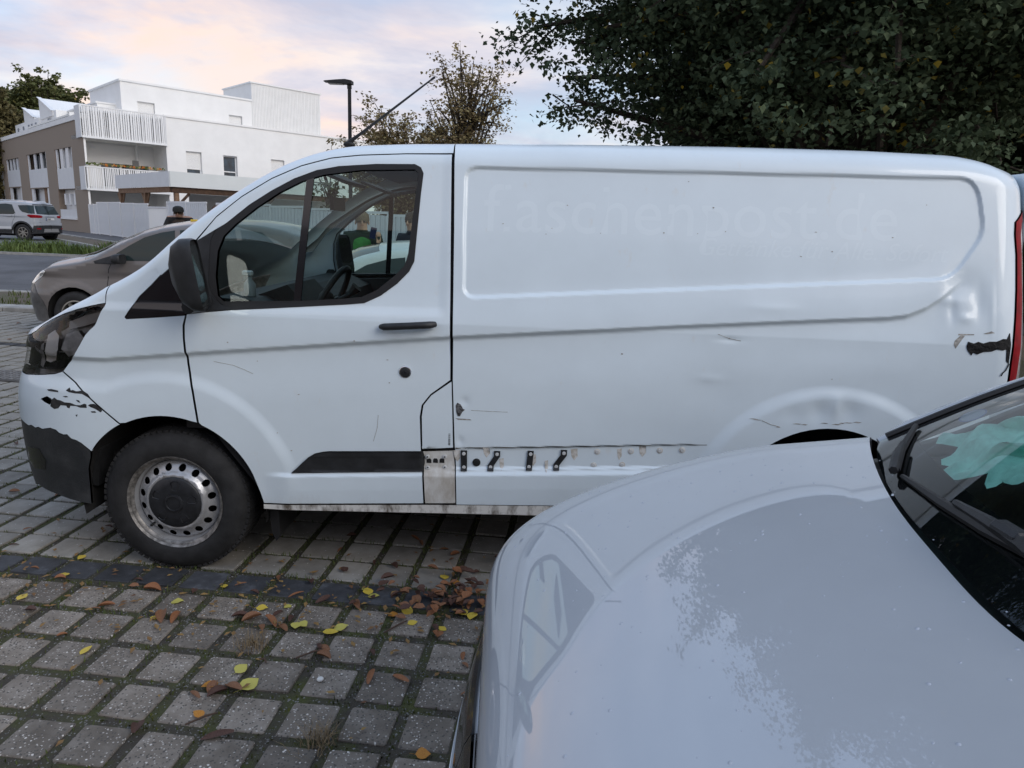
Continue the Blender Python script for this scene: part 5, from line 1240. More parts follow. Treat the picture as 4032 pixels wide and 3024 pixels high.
# dark gutter between bonnet and glass
V = []; nn_ = 41
for j in range(nn_):
    t = -1+2*j/(nn_-1); yb = .82*t; xc = float(cowl_x(yb))
    V += [(xc-.05, yb, 1.06-.05*t*t), (xc+.10, yb, 1.075-.05*t*t)]
mesh('cowl_gutter', V, [(2*j, 2*j+1, 2*j+3, 2*j+2) for j in range(nn_-1)], M_BLK, fc)
Bf.ribbon('roof', 2.0, Bf.REAR, M_FG, fc, n=40, bow0=.10)
Bf.both('side_window', [(1.62, 1.09), (1.85, 1.22), (2.1, 1.36), (2.35, 1.46), (2.42, 1.47), (2.44, 1.06), (1.7, 1.04)], M_CARGLASS, fc, off=.004)
Bf.both('side_window', [(2.52, 1.06), (2.5, 1.48), (3.0, 1.52), (3.4, 1.48), (3.5, 1.1)], M_CARGLASS, fc, off=.004)
for sg in (-1, 1):
    car_mirror(fc, 1.66, sg*.90, 1.12, M_FG, sg, 1.0)
    for x in (.80, 3.38): car_wheel(fc, x, sg*.875, .36, sg)
# nose: glossy grille slot, ribbed silver grille, bumper
def nose(p, z): return Bf.S(p, z)
for S_, fl in ((Bf.S, False), (Bf.F, True)):
    panel('upper_grille', S_, [(Bf.FRONT, .60), (-.02, .60), (.10, .64), (.10, .725), (Bf.FRONT, .725)], res=.03, m=M_GLOSSBLK, parent=fc, off=.006, flip=fl)
    panel('lower_grille', S_, [(Bf.FRONT, .36), (-.10, .36), (-.02, .56), (Bf.FRONT, .585)], res=.03, m=mat('satin_silver_grille', (.42, .43, .45), rough=.35, metal=.5), parent=fc, off=.012, flip=fl)
    for k in range(4): panel('grille_rib', S_, [(Bf.FRONT, .40+k*.045), (-.14+k*.02, .40+k*.045), (-.14+k*.02, .408+k*.045), (Bf.FRONT, .408+k*.045)], res=.04, m=mat('white_grille_line', (.8, .8, .8), .3), parent=fc, off=.016, flip=fl)
# interior under the screen
fi = empty('car_interior', parent=fc)
MB().prism([(.95, .90), (1.0, 1.03), (1.35, 1.075), (1.75, 1.07), (1.82, .95), (1.8, .75)], -.72, .72).build('dashboard', M_INT, fi)
MB().box((2.3, 0, .6), (1.6, 1.5, .05)).build('cabin_floor', M_INT, fi)
for yy in (-.38, .38):
    st = empty('seat', parent=fi); MB().bbox((2.35, yy, .72), (.5, .48, .2), .05).build('cushion', M_INT, st); MB().prism([(2.5, .8), (2.68, 1.35), (2.78, 1.33), (2.66, .78)], yy-.22, yy+.22).build('backrest', M_INT, st); MB().bbox((2.74, yy, 1.44), (.10, .26, .18), .04).build('headrest', M_INT, st)
b = MB(); tor = [(1.80+.18*math.cos(a)*.45, -.38+.18*math.sin(a), 1.02+.18*math.cos(a)*.89) for a in np.linspace(0, 2*math.pi, 33)]; b.tube(tor, .015, 8, caps=False); b.tube([(1.80, -.56, 1.02), (1.78, -.38, 1.01), (1.80, -.20, 1.02)], .018, 6); b.build('steering_wheel', M_INT, fi)
# wipers rest just above the glass
def wip(name, pts, r_, m, par, lift): MB().tube([screen(np.array(a_), np.array(b_))+np.array([0, 0, lift]) for a_, b_ in pts], r_, 6).build(name, m, par)
wp = empty('wiper', parent=fc)
wip('wiper_blade', [(.008, .47), (.03, .22), (.045, .03), (.06, -.10), (.06, -.40)], [.006, .010, .011, .011, .011], M_RUB, wp, .010); wip('wiper_arm', [(.035, .16), (.046, .02), (.052, -.10), (.02, -.42)], [.007, .012, .014, .015], M_BLK, wp, .026)
MB().bbox(tuple(screen(np.array(.052), np.array(-.05))+np.array([0, 0, .030])), (.035, .07, .022), .008).build('wiper_pivot', M_BLK, wp)
wp = empty('wiper', parent=fc)
wip('wiper_blade', [(.004, .53), (.032, .685), (.085, .92)], [.008, .011, .007], M_RUB, wp, .012); wip('wiper_arm', [(-.01, .50), (.015, .62), (.035, .70)], [.010, .011, .006], M_BLK, wp, .026)
# crumpled mint cloth on the dashboard and the round sticker on the glass
V = []; nx_, ny_ = 26, 22
for i in range(nx_):
    for j in range(ny_):
        u_, v_ = i/(nx_-1), j/(ny_-1); a_ = 2*math.pi*(u_*.5+.1*v_)
        s_c = .13+.30*u_+.03*math.sin(9*v_)+.02*math.sin(23*v_+1); t_c = .26+.52*v_+.04*math.sin(7*u_)-.10*u_
        q_ = screen(np.array(s_c), np.array(t_c)); wr = .018+.022*abs(math.sin(5*u_+3*v_))+.016*abs(math.sin(13*v_-6*u_))+.010*math.sin(17*u_+9*v_)
        x, y, z = q_[0]+.4*wr, q_[1], q_[2]-wr
        V.append((x, y, z))
cl_o = mesh('mint_cloth', V, [(i*ny_+j, (i+1)*ny_+j, (i+1)*ny_+j+1, i*ny_+j+1) for i in range(nx_-1) for j in range(ny_-1)], mat('mint_fabric', (.50, .86, .76), rough=.8, var=.12, scale=30), None, smooth=True)
cl_o.location = (1.5317, -1.8625, 0); cl_o.rotation_euler = (0, 0, FA); tag(cl_o, 'crumpled mint green cloth lying on the dashboard behind the windscreen', 'cloth')
# oval sticker on the inside of the glass, far top corner of the visible part
st_ = []
for k, (rr0, rr1, m_) in enumerate(((1., .86, mat('sticker_blue', (.10, .13, .36), .5)), (.86, .0, mat('sticker_pale', (.30, .36, .48), .5)))):
    V = []; n = 28
    for rr_ in (rr0, rr1):
        for j in range(n):
            a = 2*math.pi*j/n; V.append(screen(np.array(.225+.034*rr_*math.sin(a)), np.array(.79+.075*rr_*math.cos(a)))+np.array([0, 0, -.004]))
    mesh('sticker' if k == 0 else 'sticker_field', V, [(j, (j+1) % n, n+(j+1) % n, n+j) for j in range(n)], m_, fc)

# ------------------------------------------------------------------ apartment building
AN = R(46); KX, KY, KZ = -22.42, 35.54, .43
M_WALL = mat('white_render', (.80, .80, .79), rough=.9, var=.035, scale=1.1, bump=.15, bscale=25)
M_CORR = mat('white_ribbed_sheet', (.76, .76, .75), rough=.7, var=.03, scale=2)
M_GREYW = mat('white_metal_cladding', (.66, .68, .70), rough=.5, var=.03, scale=2)
M_BRICK = mat('taupe_brick', (.19, .155, .13), rough=.9)
def brick_nodes(m, c1, c2, mo, sc, rowh=.25, bw=.5):
    t, b = nodes_of(m); tcn = t.nodes.new('ShaderNodeTexCoord'); mp = t.nodes.new('ShaderNodeMapping'); mp.inputs['Rotation'].default_value = (R(90), 0, 0)
    t.links.new(tcn.outputs['Object'], mp.inputs[0])
    br = t.nodes.new('ShaderNodeTexBrick'); br.inputs['Scale'].default_value = sc; br.inputs['Color1'].default_value = (*c1, 1); br.inputs['Color2'].default_value = (*c2, 1); br.inputs['Mortar'].default_value = (*mo, 1)
    br.inputs['Mortar Size'].default_value = .012; br.inputs['Brick Width'].default_value = bw; br.inputs['Row Height'].default_value = rowh
    t.links.new(mp.outputs[0], br.inputs[0]); t.links.new(br.outputs[0], b.inputs['Base Color'])
    bp = t.nodes.new('ShaderNodeBump'); bp.inputs['Strength'].default_value = .6; bp.inputs['Distance'].default_value = .01; t.links.new(br.outputs['Fac'], bp.inputs['Height']); bp.invert = True; t.links.new(bp.outputs[0], b.inputs['Normal'])
brick_nodes(M_BRICK, (.31, .24, .185), (.24, .185, .142), (.28, .23, .185), 2.2)
M_SHUT = mat('white_roller_shutter', (.78, .78, .77), rough=.6)
M_WINF = mat('white_window_frame', (.74, .75, .76), rough=.45)
M_PANE = mat('dark_window_pane', (.015, .022, .03), rough=.05, spec=.7, col2=(.03, .06, .09), scale=3)
M_WOOD = mat('weathered_timber', (.17, .095, .055), rough=.8, col2=(.25, .16, .10), scale=8)
M_WOODD = mat('dark_timber', (.075, .042, .025), rough=.8, var=.3, scale=8)
M_SOFF = mat('soffit_render', (.70, .69, .66), rough=.9)
# local frame of the building: +X along the right facade, +Y into the building; the left facade runs along +Y from the corner
bl_ = thing('apartment_building', 'white three storey apartment block with taupe brick wing and slatted balconies', 'building', (KX, KY, KZ), AN)
def bx(name, x0, x1, y0, y1, z0, z1, m, parent=None): return MB().box(((x0+x1)/2, (y0+y1)/2, (z0+z1)/2), (x1-x0, y1-y0, z1-z0)).build(name, m, parent or bl_)
def wallhole(name, x0, x1, z0, z1, holes, m, y=0., parent=None, depth=.28):
    """facade sheet at local y with real window openings and reveals"""
    S_ = lambda p, v: np.stack([p, 0*p+y, v], -1)
    V2, F, loops = tri2d([(x0, z0), (x1, z0), (x1, z1), (x0, z1)], [[(a, c), (b, c), (b, d), (a, d)] for a, b, c, d in holes], res=9, grid=False, edge=50)
    V = [(p[0], y, p[1]) for p in V2]; FF = [tuple(f) for f in F]
    for a, b, c, d in holes:
        n = len(V); V += [(a, y, c), (b, y, c), (b, y, d), (a, y, d), (a, y+depth, c), (b, y+depth, c), (b, y+depth, d), (a, y+depth, d)]
        FF += [(n, n+1, n+5, n+4), (n+1, n+2, n+6, n+5), (n+2, n+3, n+7, n+6), (n+3, n, n+4, n+7)]
    return mesh(name, V, FF, m, parent or bl_)
def shutter_window(x0, x1, z0, z1, y, drop=1., pane=False, parent=None):
    w_ = empty('window', parent=parent or bl_)
    MB().box(((x0+x1)/2, y+.24, (z0+z1)/2), (x1-x0, .03, z1-z0)).build('pane', M_PANE, w_)
    f = MB()
    for a, b, c, d in ((x0, x0+.07, z0, z1), (x1-.07, x1, z0, z1), (x0, x1, z0, z0+.08), (x0, x1, z1-.07, z1), (x0, x1, z0+.30, z0+.36)): f.box(((a+b)/2, y+.20, (c+d)/2), (b-a, .05, d-c))
    f.build('frame', M_WINF, w_)
    if drop > 0:
        zb_ = z1-(z1-z0)*drop; n = int((z1-zb_)/.05)
        sl = MB()
        for i in range(n): sl.box(((x0+x1)/2, y+.15+.004*(i % 2), z1-.025-i*.05), (x1-x0-.04, .02, .046))
        sl.build('roller_shutter', M_SHUT, w_)
    MB().box(((x0+x1)/2, y+.06, z0-.015), (x1-x0+.04, .30, .03)).build('sill', M_WINF, w_)
    return w_
# right facade, two storeys high
rw_ = [(5.28, 6.17, 3.58, 4.87), (7.46, 8.31, 3.57, 4.84), (10.5, 11.4, 3.58, 4.88), (13.2, 14.1, 3.58, 4.88)]
wallhole('right_wall', 4.2, 26, -.6, 6.62, rw_, M_WALL)
for i, (a, b, c, d) in enumerate(rw_): shutter_window(a, b, c, d, 0., (.78, 0, .92, .9)[i])
MB().box((8.0-.2, .30, 4.2), (.40, .01, 1.1)).build('curtain', mat('teal_curtain', (.03, .10, .14), rough=.9, var=.5, scale=9), bl_)
bx('roof_parapet', 4.15, 26, -.06, .25, 6.62, 6.72, M_WALL)
bx('storey_roof', 0.3, 26, .2, 14, 6.45, 6.55, M_SOFF)
# corner loggias: recess 2.0 m deep between brick wing and right wall
D_ = 2.2
wallhole('loggia_back', .0, 4.2, -.6, 6.5, [(1.35, 3.9, 2.65, 3.95)], M_WALL, D_)
MB().box((2.62, D_+.2, 3.3), (2.5, .03, 1.3)).build('loggia_door_glass', M_PANE, bl_); MB().box((2.4, D_+.15, 3.3), (.10, .06, 1.3)).build('door_post', M_WINF, bl_)
MB().box((1.9, D_-.04, 4.45), (3.3, .05, 1.0)).build('roller_shutter', M_SHUT, bl_)
bx('loggia_side_wall', 4.2, 4.45, 0.02, D_, -.6, 6.6, M_WALL); bx('loggia_side_wall', .02, .12, .004, D_, -.6, 6.0, M_WALL)
bx('balcony_slab', .0, 4.2, .0, D_, 5.05, 5.25, M_SOFF); bx('balcony_slab', .0, 4.2, .0, D_, 2.36, 2.56, M_SOFF)
MB().tube([(3.2, 1.9, 2.5), (3.2, 1.9, 5.05)], .07, 10).build('downpipe', M_WINF, bl_)
MB().box((1.0, D_-.05, 4.75), (.28, .08, .14)).build('wall_lamp', M_WINF, bl_)
def balcony(z0, z1, n, side_w, y0=-.10, seed=1):
    bal = empty('balcony_railing', parent=bl_); rg = random.Random(seed)
    MB().box((2.1, y0, z0+.03), (4.3, .10, .10)).build('bottom_rail', M_WINF, bal)
    MB().box((2.1, y0, z1-.02), (4.3, .06, .05)).build('top_rail', M_WINF, bal)
    bx('side_panel', -.08, -.04, y0, .9, z0, z1, M_GREYW, bal)
    sm = {}
    x = .02
    while x < 4.2:
        w_ = rg.choice((.045, .06, .08, .10)); k = round(w_, 3)
        if k not in sm:
            b = MB(); b.box((0, 0, (z1-z0)/2), (w_, .025, z1-z0-.04)); o = b.build('slat', M_WINF, bal); o.location = (x+w_/2, y0, z0); sm[k] = o.data
        else:
            o = bpy.data.objects.new('slat', sm[k]); COL.objects.link(o); o.parent = bal; o.location = (x+w_/2, y0, z0)
        x += w_+rg.choice((.02, .035, .05, .03))
    return bal
balcony(5.05, 6.68, 0, 0, seed=3); balcony(2.36, 3.58, 0, 0, seed=5)
# plants along the lower balcony, stored things
for k in range(26):
    x = .05+k*.155; b = MB(); n = 5
    for q_ in range(n):
        a = random.uniform(0, 6.28); cx = x+random.uniform(-.07, .07); cz = 3.62+random.uniform(0, .10)
        b.add([(cx-.05*math.cos(a), -.1-.05*math.sin(a), cz), (cx+.05*math.cos(a), -.1+.05*math.sin(a), cz+.02), (cx+.02, -.1, cz+.10), (cx-.05, -.12, cz+.06)], [(0, 1, 2), (0, 2, 3)])
    b.build('balcony_plant', (mat('orange_leaf', (.45, .16, .03), .8), mat('green_leaf', (.10, .13, .03), .8), mat('ochre_leaf', (.35, .26, .10), .8))[k % 3 if k > 3 else 1], bl_)
bx('storage_box', 2.2, 2.75, .6, 1.0, 3.4, 3.72, mat('dark_box', (.05, .05, .05), .7)); bx('trolley_handle', 2.72, 3.05, 1.2, 1.25, 3.6, 4.15, mat('trolley_grey', (.12, .12, .12), .6))
# set-back third storey
SB = 1.8
wallhole('top_wall', 2.55, 10.2, 6.5, 8.46, [(3.4, 4.33, 6.72, 7.5), (8.7, 9.55, 6.72, 7.46)], M_WALL, SB)
shutter_window(3.4, 4.33, 6.72, 7.5, SB, .95); shutter_window(8.7, 9.55, 6.72, 7.46, SB, .95)
bx('top_block_side', 2.55, 2.75, SB+.01, SB+6.0, 6.5, 8.46, M_WALL); bx('top_parapet', 2.48, 10.2, SB-.07, SB+.15, 8.46, 8.56, M_WALL); bx('top_parapet', 2.48, 2.75, SB+.15, SB+6.0, 8.46, 8.56, M_WALL)
bx('top_roof', 2.6, 10.2, SB+.1, SB+6, 8.35, 8.42, M_SOFF)
bx('side_vent', 2.53, 2.555, SB+1.5, SB+1.8, 6.9, 7.15, M_GREYW)
tw = empty('roof_tower', parent=bl_)
bx('tower_wall', 10.2, 15.05, SB-.02, SB+4.2, 6.5, 9.56, M_CORR, tw); bx('tower_cap', 10.13, 15.12, SB-.09, SB+4.3, 9.56, 9.64, M_WALL, tw)
rb = MB()
for k in range(48): rb.box((10.25+k*.1+random.uniform(-.01, .01), SB-.03, 8.03), (.035, .03, 3.05))
tag(rb.build('tower_rib', M_CORR, tw), kind='stuff')
# brick wing: left facade along +Y from the corner, sheet facing -X
def lf(name, y0, y1, z0, z1, x0, x1, m, parent=None): return bx(name, x0, x1, y0, y1, z0, z1, m, parent)
holesL = [(2.45, 6.2, 2.45, 4.70), (8.45, 13.7, 2.6, 4.71), (16.25, 20.7, 2.75, 4.67), (22.1, 24.7, 2.85, 4.68), (2.5, 6.25, .80, 2.43), (8.5, 13.6, -.3, 2.55), (16.3, 20.6, -.3, 2.7), (22.2, 24.6, -.3, 2.8)]
V2, F, loops = tri2d([(0, -.6), (25.3, -.6), (25.3, 5.9), (0, 6.18)], [[(a, c), (b, c), (b, d), (a, d)] for a, b, c, d in holesL], res=9, grid=False, edge=60)
V = [(0., p[0], p[1]) for p in V2]; FF = [tuple(f[::-1]) for f in F]
for a, b, c, d in holesL:
    n = len(V); V += [(0, a, c), (0, b, c), (0, b, d), (0, a, d), (.35, a, c), (.35, b, c), (.35, b, d), (.35, a, d)]
    FF += [(n, n+4, n+5, n+1), (n+1, n+5, n+6, n+2), (n+2, n+6, n+7, n+3), (n+3, n+7, n+4, n)]
t_, b_ = nodes_of(M_BRICK)
wb = mesh('brick_wall', V, FF, M_BRICK, bl_)
mpn = [n for n in t_.nodes if n.type == 'MAPPING'][0]; mpn.inputs['Rotation'].default_value = (R(90), 0, R(90))
bx('brick_parapet', -.05, .3, 0, 25.3, 6.0, 6.26, M_WALL)
for i, (a, b, c, d) in enumerate(holesL[:4]):
    zp = c+1.15
    bx('balcony_panel', .03, .07, a+.02, b-.02, c, zp, M_GREYW)
    bx('window_back', .36, .40, a, b, zp, d, M_PANE if i in (1, 2) else M_GREYW)
    nn = (3, 3, 4, 2)[i]
    for k in range(nn+1):
        yy = a+(b-a)*k/nn
        if i in (1, 2) and 0 < k < nn: bx('louvre_panel', .10, .16, yy-.28, yy+.28, zp, d, M_GREYW)
        else: bx('louvre_panel', .05, .12, max(a, yy-.30), min(b, yy+.30), zp, d, M_WINF)
for i, (a, b, c, d) in enumerate(holesL[4:]):
    bx('window_back', .36, .40, a, b, c, d, M_GREYW if i else M_WINF)
    if i == 0:
        bx('window_panel', .02, .06, a, b, c, c+.48, M_GREYW); bx('window_sill', -.06, .06, a-.05, b+.05, c-.08, c, M_WINF)
        for k in range(3): bx('window_slot', .10, .355, a+.45+k*1.05, a+.80+k*1.05, c+.75, d-.25, M_WINF)
    else:
        for k in (0, 1): bx('louvre_panel', .06, .14, a if k == 0 else b-.7, a+.7 if k == 0 else b, c, d, M_WINF)
        if i == 1: bx('timber_panel', .12, .2, a+1.2, a+1.8, c, d, M_WOOD)
# stepped roofs over the brick wing
bx('wing_block', 1.6, 6, 2.9, 9.0, 6.1, 7.25, M_WALL); bx('wing_cap', 1.52, 6, 2.85, 9.0, 7.25, 7.33, M_WALL)
bx('wing_block', .9, 6, 9.0, 13.2, 6.1, 7.3, M_WALL); bx('wing_block', .8, 6, 13.2, 20.5, 6.0, 7.15, M_WALL)
for y0, y1, h in ((9.6, 12.9, 8.35), (14.6, 17.6, 8.1)):
    b = MB(); b.prism([(y0, 7.3), (y1, h), (y1+.05, h), (y1+.05, 7.0), (y0, 7.0)], .85, 5.5, plane='YZ'); b.build('saw_tooth_roof', M_WALL, bl_)
    MB().prism([(y0-.05, 7.3), (y1+.02, h+.06), (y1+.1, h+.06), (y0+.15, 7.3)], .75, 1.0, plane='YZ').build('roof_verge', M_WINF, bl_)
for y in (10.3, 13.8, 15.0, 15.9, 17.6, 19.3):
    bx('small_window', .78, .83, y, y+.45, 6.35, 6.9, mat('window_grey', (.30, .32, .36), .3))
MB().prism([(25.3, 4.7), (25.5, 4.7), (25.5, -.6), (25.3, -.6)], .0, 8, plane='YZ').build('wing_end_wall', M_WALL, bl_)
bx('back_fill', .5, 24, 3.5, 25, -.6, 5.9, M_SOFF)
# ---- carport
cp = thing('timber_carport', 'timber carport with pale metal fascia in front of the apartment block', 'carport', (-13.97, 27.8, .43), AN)
bx('fascia', 0, 12, -.02, .04, 2.40, 3.02, mat('pale_fascia', (.70, .73, .72), rough=.45, var=.03, scale=1), cp); bx('fascia', -.03, .03, .04, 7.5, 2.40, 3.02, MATS['white_metal_cladding'], cp)
bx('roof_sheet', .03, 12, .04, 7.5, 2.85, 2.95, M_SOFF, cp)
bx('front_beam', .1, 12, .10, .26, 2.14, 2.39, M_WOODD, cp); bx('side_beam', .06, .22, .27, 7.4, 2.16, 2.39, M_WOOD, cp)
for x in (.3, 4.2, 8.2, 11.8):
    po = empty('post', parent=cp); bx('post_shaft', x-.09, x+.09, .12, .30, -.4, 2.14, M_WOOD if x < 1 else M_WOODD, po)
    for sg in (-1, 1):
        if x < 1 and sg < 0: continue
        MB().tube([(x, .2, 1.55), (x+sg*.55, .2, 2.14)], .06, 6).build('brace', M_WOODD, po)
for y in (3.6, 7.2):
    po = empty('post', parent=cp); bx('post_shaft', .06, .22, y-.08, y+.08, -.4, 2.16, M_WOOD, po)
    for sg in (-1, 1): MB().tube([(.14, y, 1.5), (.14, y+sg*.5, 2.16)], .05, 6).build('brace', M_WOOD, po)
bx('carport_wall', 3.0, 12, 6.0, 6.1, -.4, 2.3, M_WALL, cp)
# ---- white fence along the street, in line with the brick wing
fd_ = R(-46.0)
def fence_panel(s0, s1, h, label, ribs=True, gate=False):
    K = np.array([KX, KY]); d = np.array([math.cos(fd_), math.sin(fd_)]); p = K+d*s0; pz = terrain(p[1]); p2 = K+d*s1; sl = (terrain(p2[1])-pz)/(s1-s0)
    t = thing('slatted_gate' if gate else 'slatted_fence', label, 'gate' if gate else 'fence', (p[0], p[1], pz), fd_, 'white fence along the sidewalk')
    L = s1-s0; m = MATS['white_metal_cladding']
    MB().box((L/2, 0, h-.03), (L, .05, .06)).build('top_rail', M_WINF, t); MB().box((L/2, 0, .12), (L, .05, .06)).build('bottom_rail', M_WINF, t)
    MB().box((.04, 0, h/2), (.08, .09, h)).build('post', M_WINF, t)
    n = int(L/.115)
    base = None
    for i in range(n):
        x = .12+i*(L-.14)/n
        if base is None:
            o = MB().bbox((0, 0, h/2+.05), (.095, .03, h-.18), .008).build('slat', m, t); base = o.data
        else: o = bpy.data.objects.new('slat', base); COL.objects.link(o); o.parent = t
        o.location = (x+.05, -.012*(i % 2), sl*x)
    return t
segs = [(.05, 1.05, 1.60, True), (1.1, 1.75, 1.62, False), (1.8, 4.0, 1.72, False), (4.0, 6.2, 1.72, False), (6.2, 8.4, 1.68, False), (8.4, 10.6, 1.66, False), (13.2, 15.4, 1.74, False), (15.4, 17.6, 1.72, False), (18.6, 20.8, 1.70, False), (20.8, 23., 1.70, False), (23., 25.2, 1.70, False), (25.2, 27.4, 1.70, False), (27.4, 29.6, 1.70, False), (29.6, 31.8, 1.70, False)]
lab = ['narrow white slatted gate at the corner of the brick wing', 'short white slatted fence beside the corner gate', 'tall white slatted fence, first length past the gate', 'tall white slatted fence, second length past the gate', 'tall white slatted fence, third length past the gate', 'white slatted fence ending left of the man in the cap', 'white slatted fence right of the man in the cap', 'white slatted fence behind the second pedestrian']+['white slatted fence seen through the front part of the van door window', 'white slatted fence seen through the van cab above the steering wheel', 'white slatted fence seen through the cab left of the green jacket', 'white slatted fence seen through the cab behind the green jacket', 'white slatted fence seen through the cab between the two men', 'white slatted fence seen through the cab behind the navy jacket']
for (a, b_, h, g_), l in zip(segs, lab): fence_panel(a, b_, h, l, gate=g_)
# open railing between the solid panels
def railing(s0, s1):
    K = np.array([KX, KY]); d = np.array([math.cos(fd_), math.sin(fd_)]); p = K+d*s0
    t = thing('open_railing', 'open white bar railing under the carport beside the man in the cap', 'railing', (p[0], p[1], terrain(p[1])), fd_)
    L = s1-s0
    for z in (.15, 1.5): MB().box((L/2, 0, z), (L, .04, .05)).build('rail', M_WINF, t)
    for i in range(int(L/.13)): MB().box((.06+i*.13, 0, .82), (.03, .03, 1.4)).build('bar', M_WINF, t)
railing(10.6, 13.2)
# ---- street lamp
lp = thing('street_lamp', 'black street lamp with flat arm head beyond the van roof', 'street lamp', (1.59-.2455*22, -2.97+.9695*22, terrain(18.3)), 0)
MB().tube([(0, 0, 0), (0, 0, 1.2), (0, 0, 5.25)], [.075, .06, .052], 12).build('pole', mat('lamp_black', (.02, .021, .023), .5), lp)
b = MB(); b.prism([(.09, -.03), (.09, .06), (-.1, .09), (-.35, .07), (-.68, .035), (-.72, .015), (-.4, -.01), (-.1, -.03)], -.13, .13, off=(0, 0, 5.2)); b.build('lamp_head', MATS['lamp_black'], lp)
MB().box((-.38, 0, 5.175), (.42, .20, .03)).build('lamp_glass', M_GLOSSBLK, lp); MB().tube([(0, 0, 5.05), (0, 0, 5.27)], .065, 10).build('head_clamp', MATS['lamp_black'], lp)
# ---- brick house behind the camera (mirrored in the cab window)
bh = thing('brick_house', 'dark red brick house reflected in the van door window', 'building', (1.0, -13.5, 0), 0)
M_RBRICK = mat('dark_red_brick', (.09, .05, .04), rough=.9); brick_nodes(M_RBRICK, (.26, .13, .09), (.17, .09, .065), (.36, .32, .28), 3.2)
MB().box((0, -3, 2.3), (26, 6, 4.6)).build('wall', M_RBRICK, bh)
MB().prism([(.5, 4.6), (-3, 7.2), (-6.5, 4.6)], -13.4, 13.4, plane='YZ').build('roof', mat('dark_roof_tiles', (.05, .04, .04), .8, var=.3, scale=4), bh)
for k in range(5):
    w_ = empty('window', parent=bh); MB().box((-10+k*5, .01, 2.2), (1.4, .06, 1.5)).build('frame', M_WINF, w_); MB().box((-10+k*5, .045, 2.2), (1.2, .02, 1.3)).build('pane', M_PANE, w_)

# ------------------------------------------------------------------ trees
M_BARK = mat('bark', (.045, .036, .028), rough=.95, var=.4, scale=12, bump=.6, bscale=30)
def leaf_mat(name, c1, c2, c3=None):
    m = mat(name, c1, rough=.7, spec=.25); t, b = nodes_of(m)
    g_ = t.nodes.new('ShaderNodeNewGeometry'); rp = t.nodes.new('ShaderNodeValToRGB'); rp.color_ramp.elements[0].color = (*c1, 1); rp.color_ramp.elements[1].color = (*c2, 1)
    rp.color_ramp.elements[1].position = .975 if c3 else 1.
    if c3: e = rp.color_ramp.elements.new(.996); e.color = (*c3, 1)
    t.links.new(g_.outputs['Random Per Island'], rp.inputs[0]); t.links.new(rp.outputs[0], b.inputs['Base Color'])
    tr = t.nodes.new('ShaderNodeBsdfTranslucent'); t.links.new(rp.outputs[0], tr.inputs[0]); ad = t.nodes.new('ShaderNodeMixShader'); ad.inputs[0].default_value = .22
    o = t.nodes['Material Output']; t.links.new(b.outputs[0], ad.inputs[1]); t.links.new(tr.outputs[0], ad.inputs[2]); t.links.new(ad.outputs[0], o.inputs[0]); return m
M_LIME = leaf_mat('lime_leaf', (.045, .072, .042), (.11, .15, .085), (.36, .26, .03))
M_CON = leaf_mat('dark_evergreen', (.022, .034, .021), (.052, .072, .044))
M_AUT = leaf_mat('autumn_bush_leaf', (.26, .185, .105), (.34, .29, .14), (.42, .33, .18))
M_GRN = leaf_mat('mid_green_leaf', (.075, .09, .032), (.15, .155, .06), (.24, .18, .06))
M_OLV = leaf_mat('brownish_green_leaf', (.11, .095, .042), (.17, .145, .065))
def leaves(name, C, size, m, parent, up=None, droop=.5, heart=True):
    """each leaf a small folded 4-triangle blade"""
    n = len(C); C = np.asarray(C); sz = size*RNG.uniform(.65, 1.25, n)
    a = RNG.uniform(0, 2*np.pi, n); tilt = RNG.normal(droop, .45, n)
    d = np.stack([np.cos(a)*np.cos(tilt), np.sin(a)*np.cos(tilt), -np.sin(tilt)], 1)
    s = np.cross(d, np.array([0, 0, 1.])); s /= np.linalg.norm(s, axis=1)[:, None]+1e-9
    rl = RNG.normal(0, .5, n); nn = np.cross(s, d); s = s*np.cos(rl)[:, None]+nn*np.sin(rl)[:, None]; nn = np.cross(s, d)
    k = sz[:, None]
    P0 = C; P1 = C+d*k*.35+s*k*.45+nn*k*.08; P2 = C+d*k; P3 = C+d*k*.35-s*k*.45+nn*k*.08
    V = np.stack([P0, P1, P2, P3], 1).reshape(-1, 3); i = np.arange(n)[:, None]*4
    F = np.concatenate([i+np.array([0, 1, 2]), i+np.array([0, 2, 3])])
    return npmesh(name, V, F, m, parent)
def grow(base, H, spread, n1, n2, seed, zlo, crown_c, crown_r, flat=.5):
    """trunk + limbs + twig ends filling an ellipsoid crown"""
    rg = np.random.default_rng(seed); b = MB(); top = np.array(base)+np.array([0, 0, H*.72])
    tr = [np.array(base)+np.array([rg.normal(0, .05)*t*4, rg.normal(0, .05)*t*4, H*.75*t]) for t in np.linspace(0, 1, 9)]
    b.tube(tr, list(np.linspace(H*.032, H*.008, 9)), 10); ends = []
    for i in range(n1):
        t = rg.uniform(.12, .95); st = tr[int(t*8)]
        dirn = rg.normal(0, 1, 3); dirn /= np.linalg.norm(dirn); k = rg.uniform(.55, 1.0)**.5
        e = np.array(crown_c)+dirn*np.array(crown_r)*k
        if e[2] < zlo: e[2] = zlo+rg.uniform(0, .8)
        mid = (st+e)/2+np.array([0, 0, .12*np.linalg.norm(e-st)])
        b.tube([st, mid, e], [H*.009, H*.005, H*.0018], 5); ends.append((st, mid, e))
    return b, ends, rg
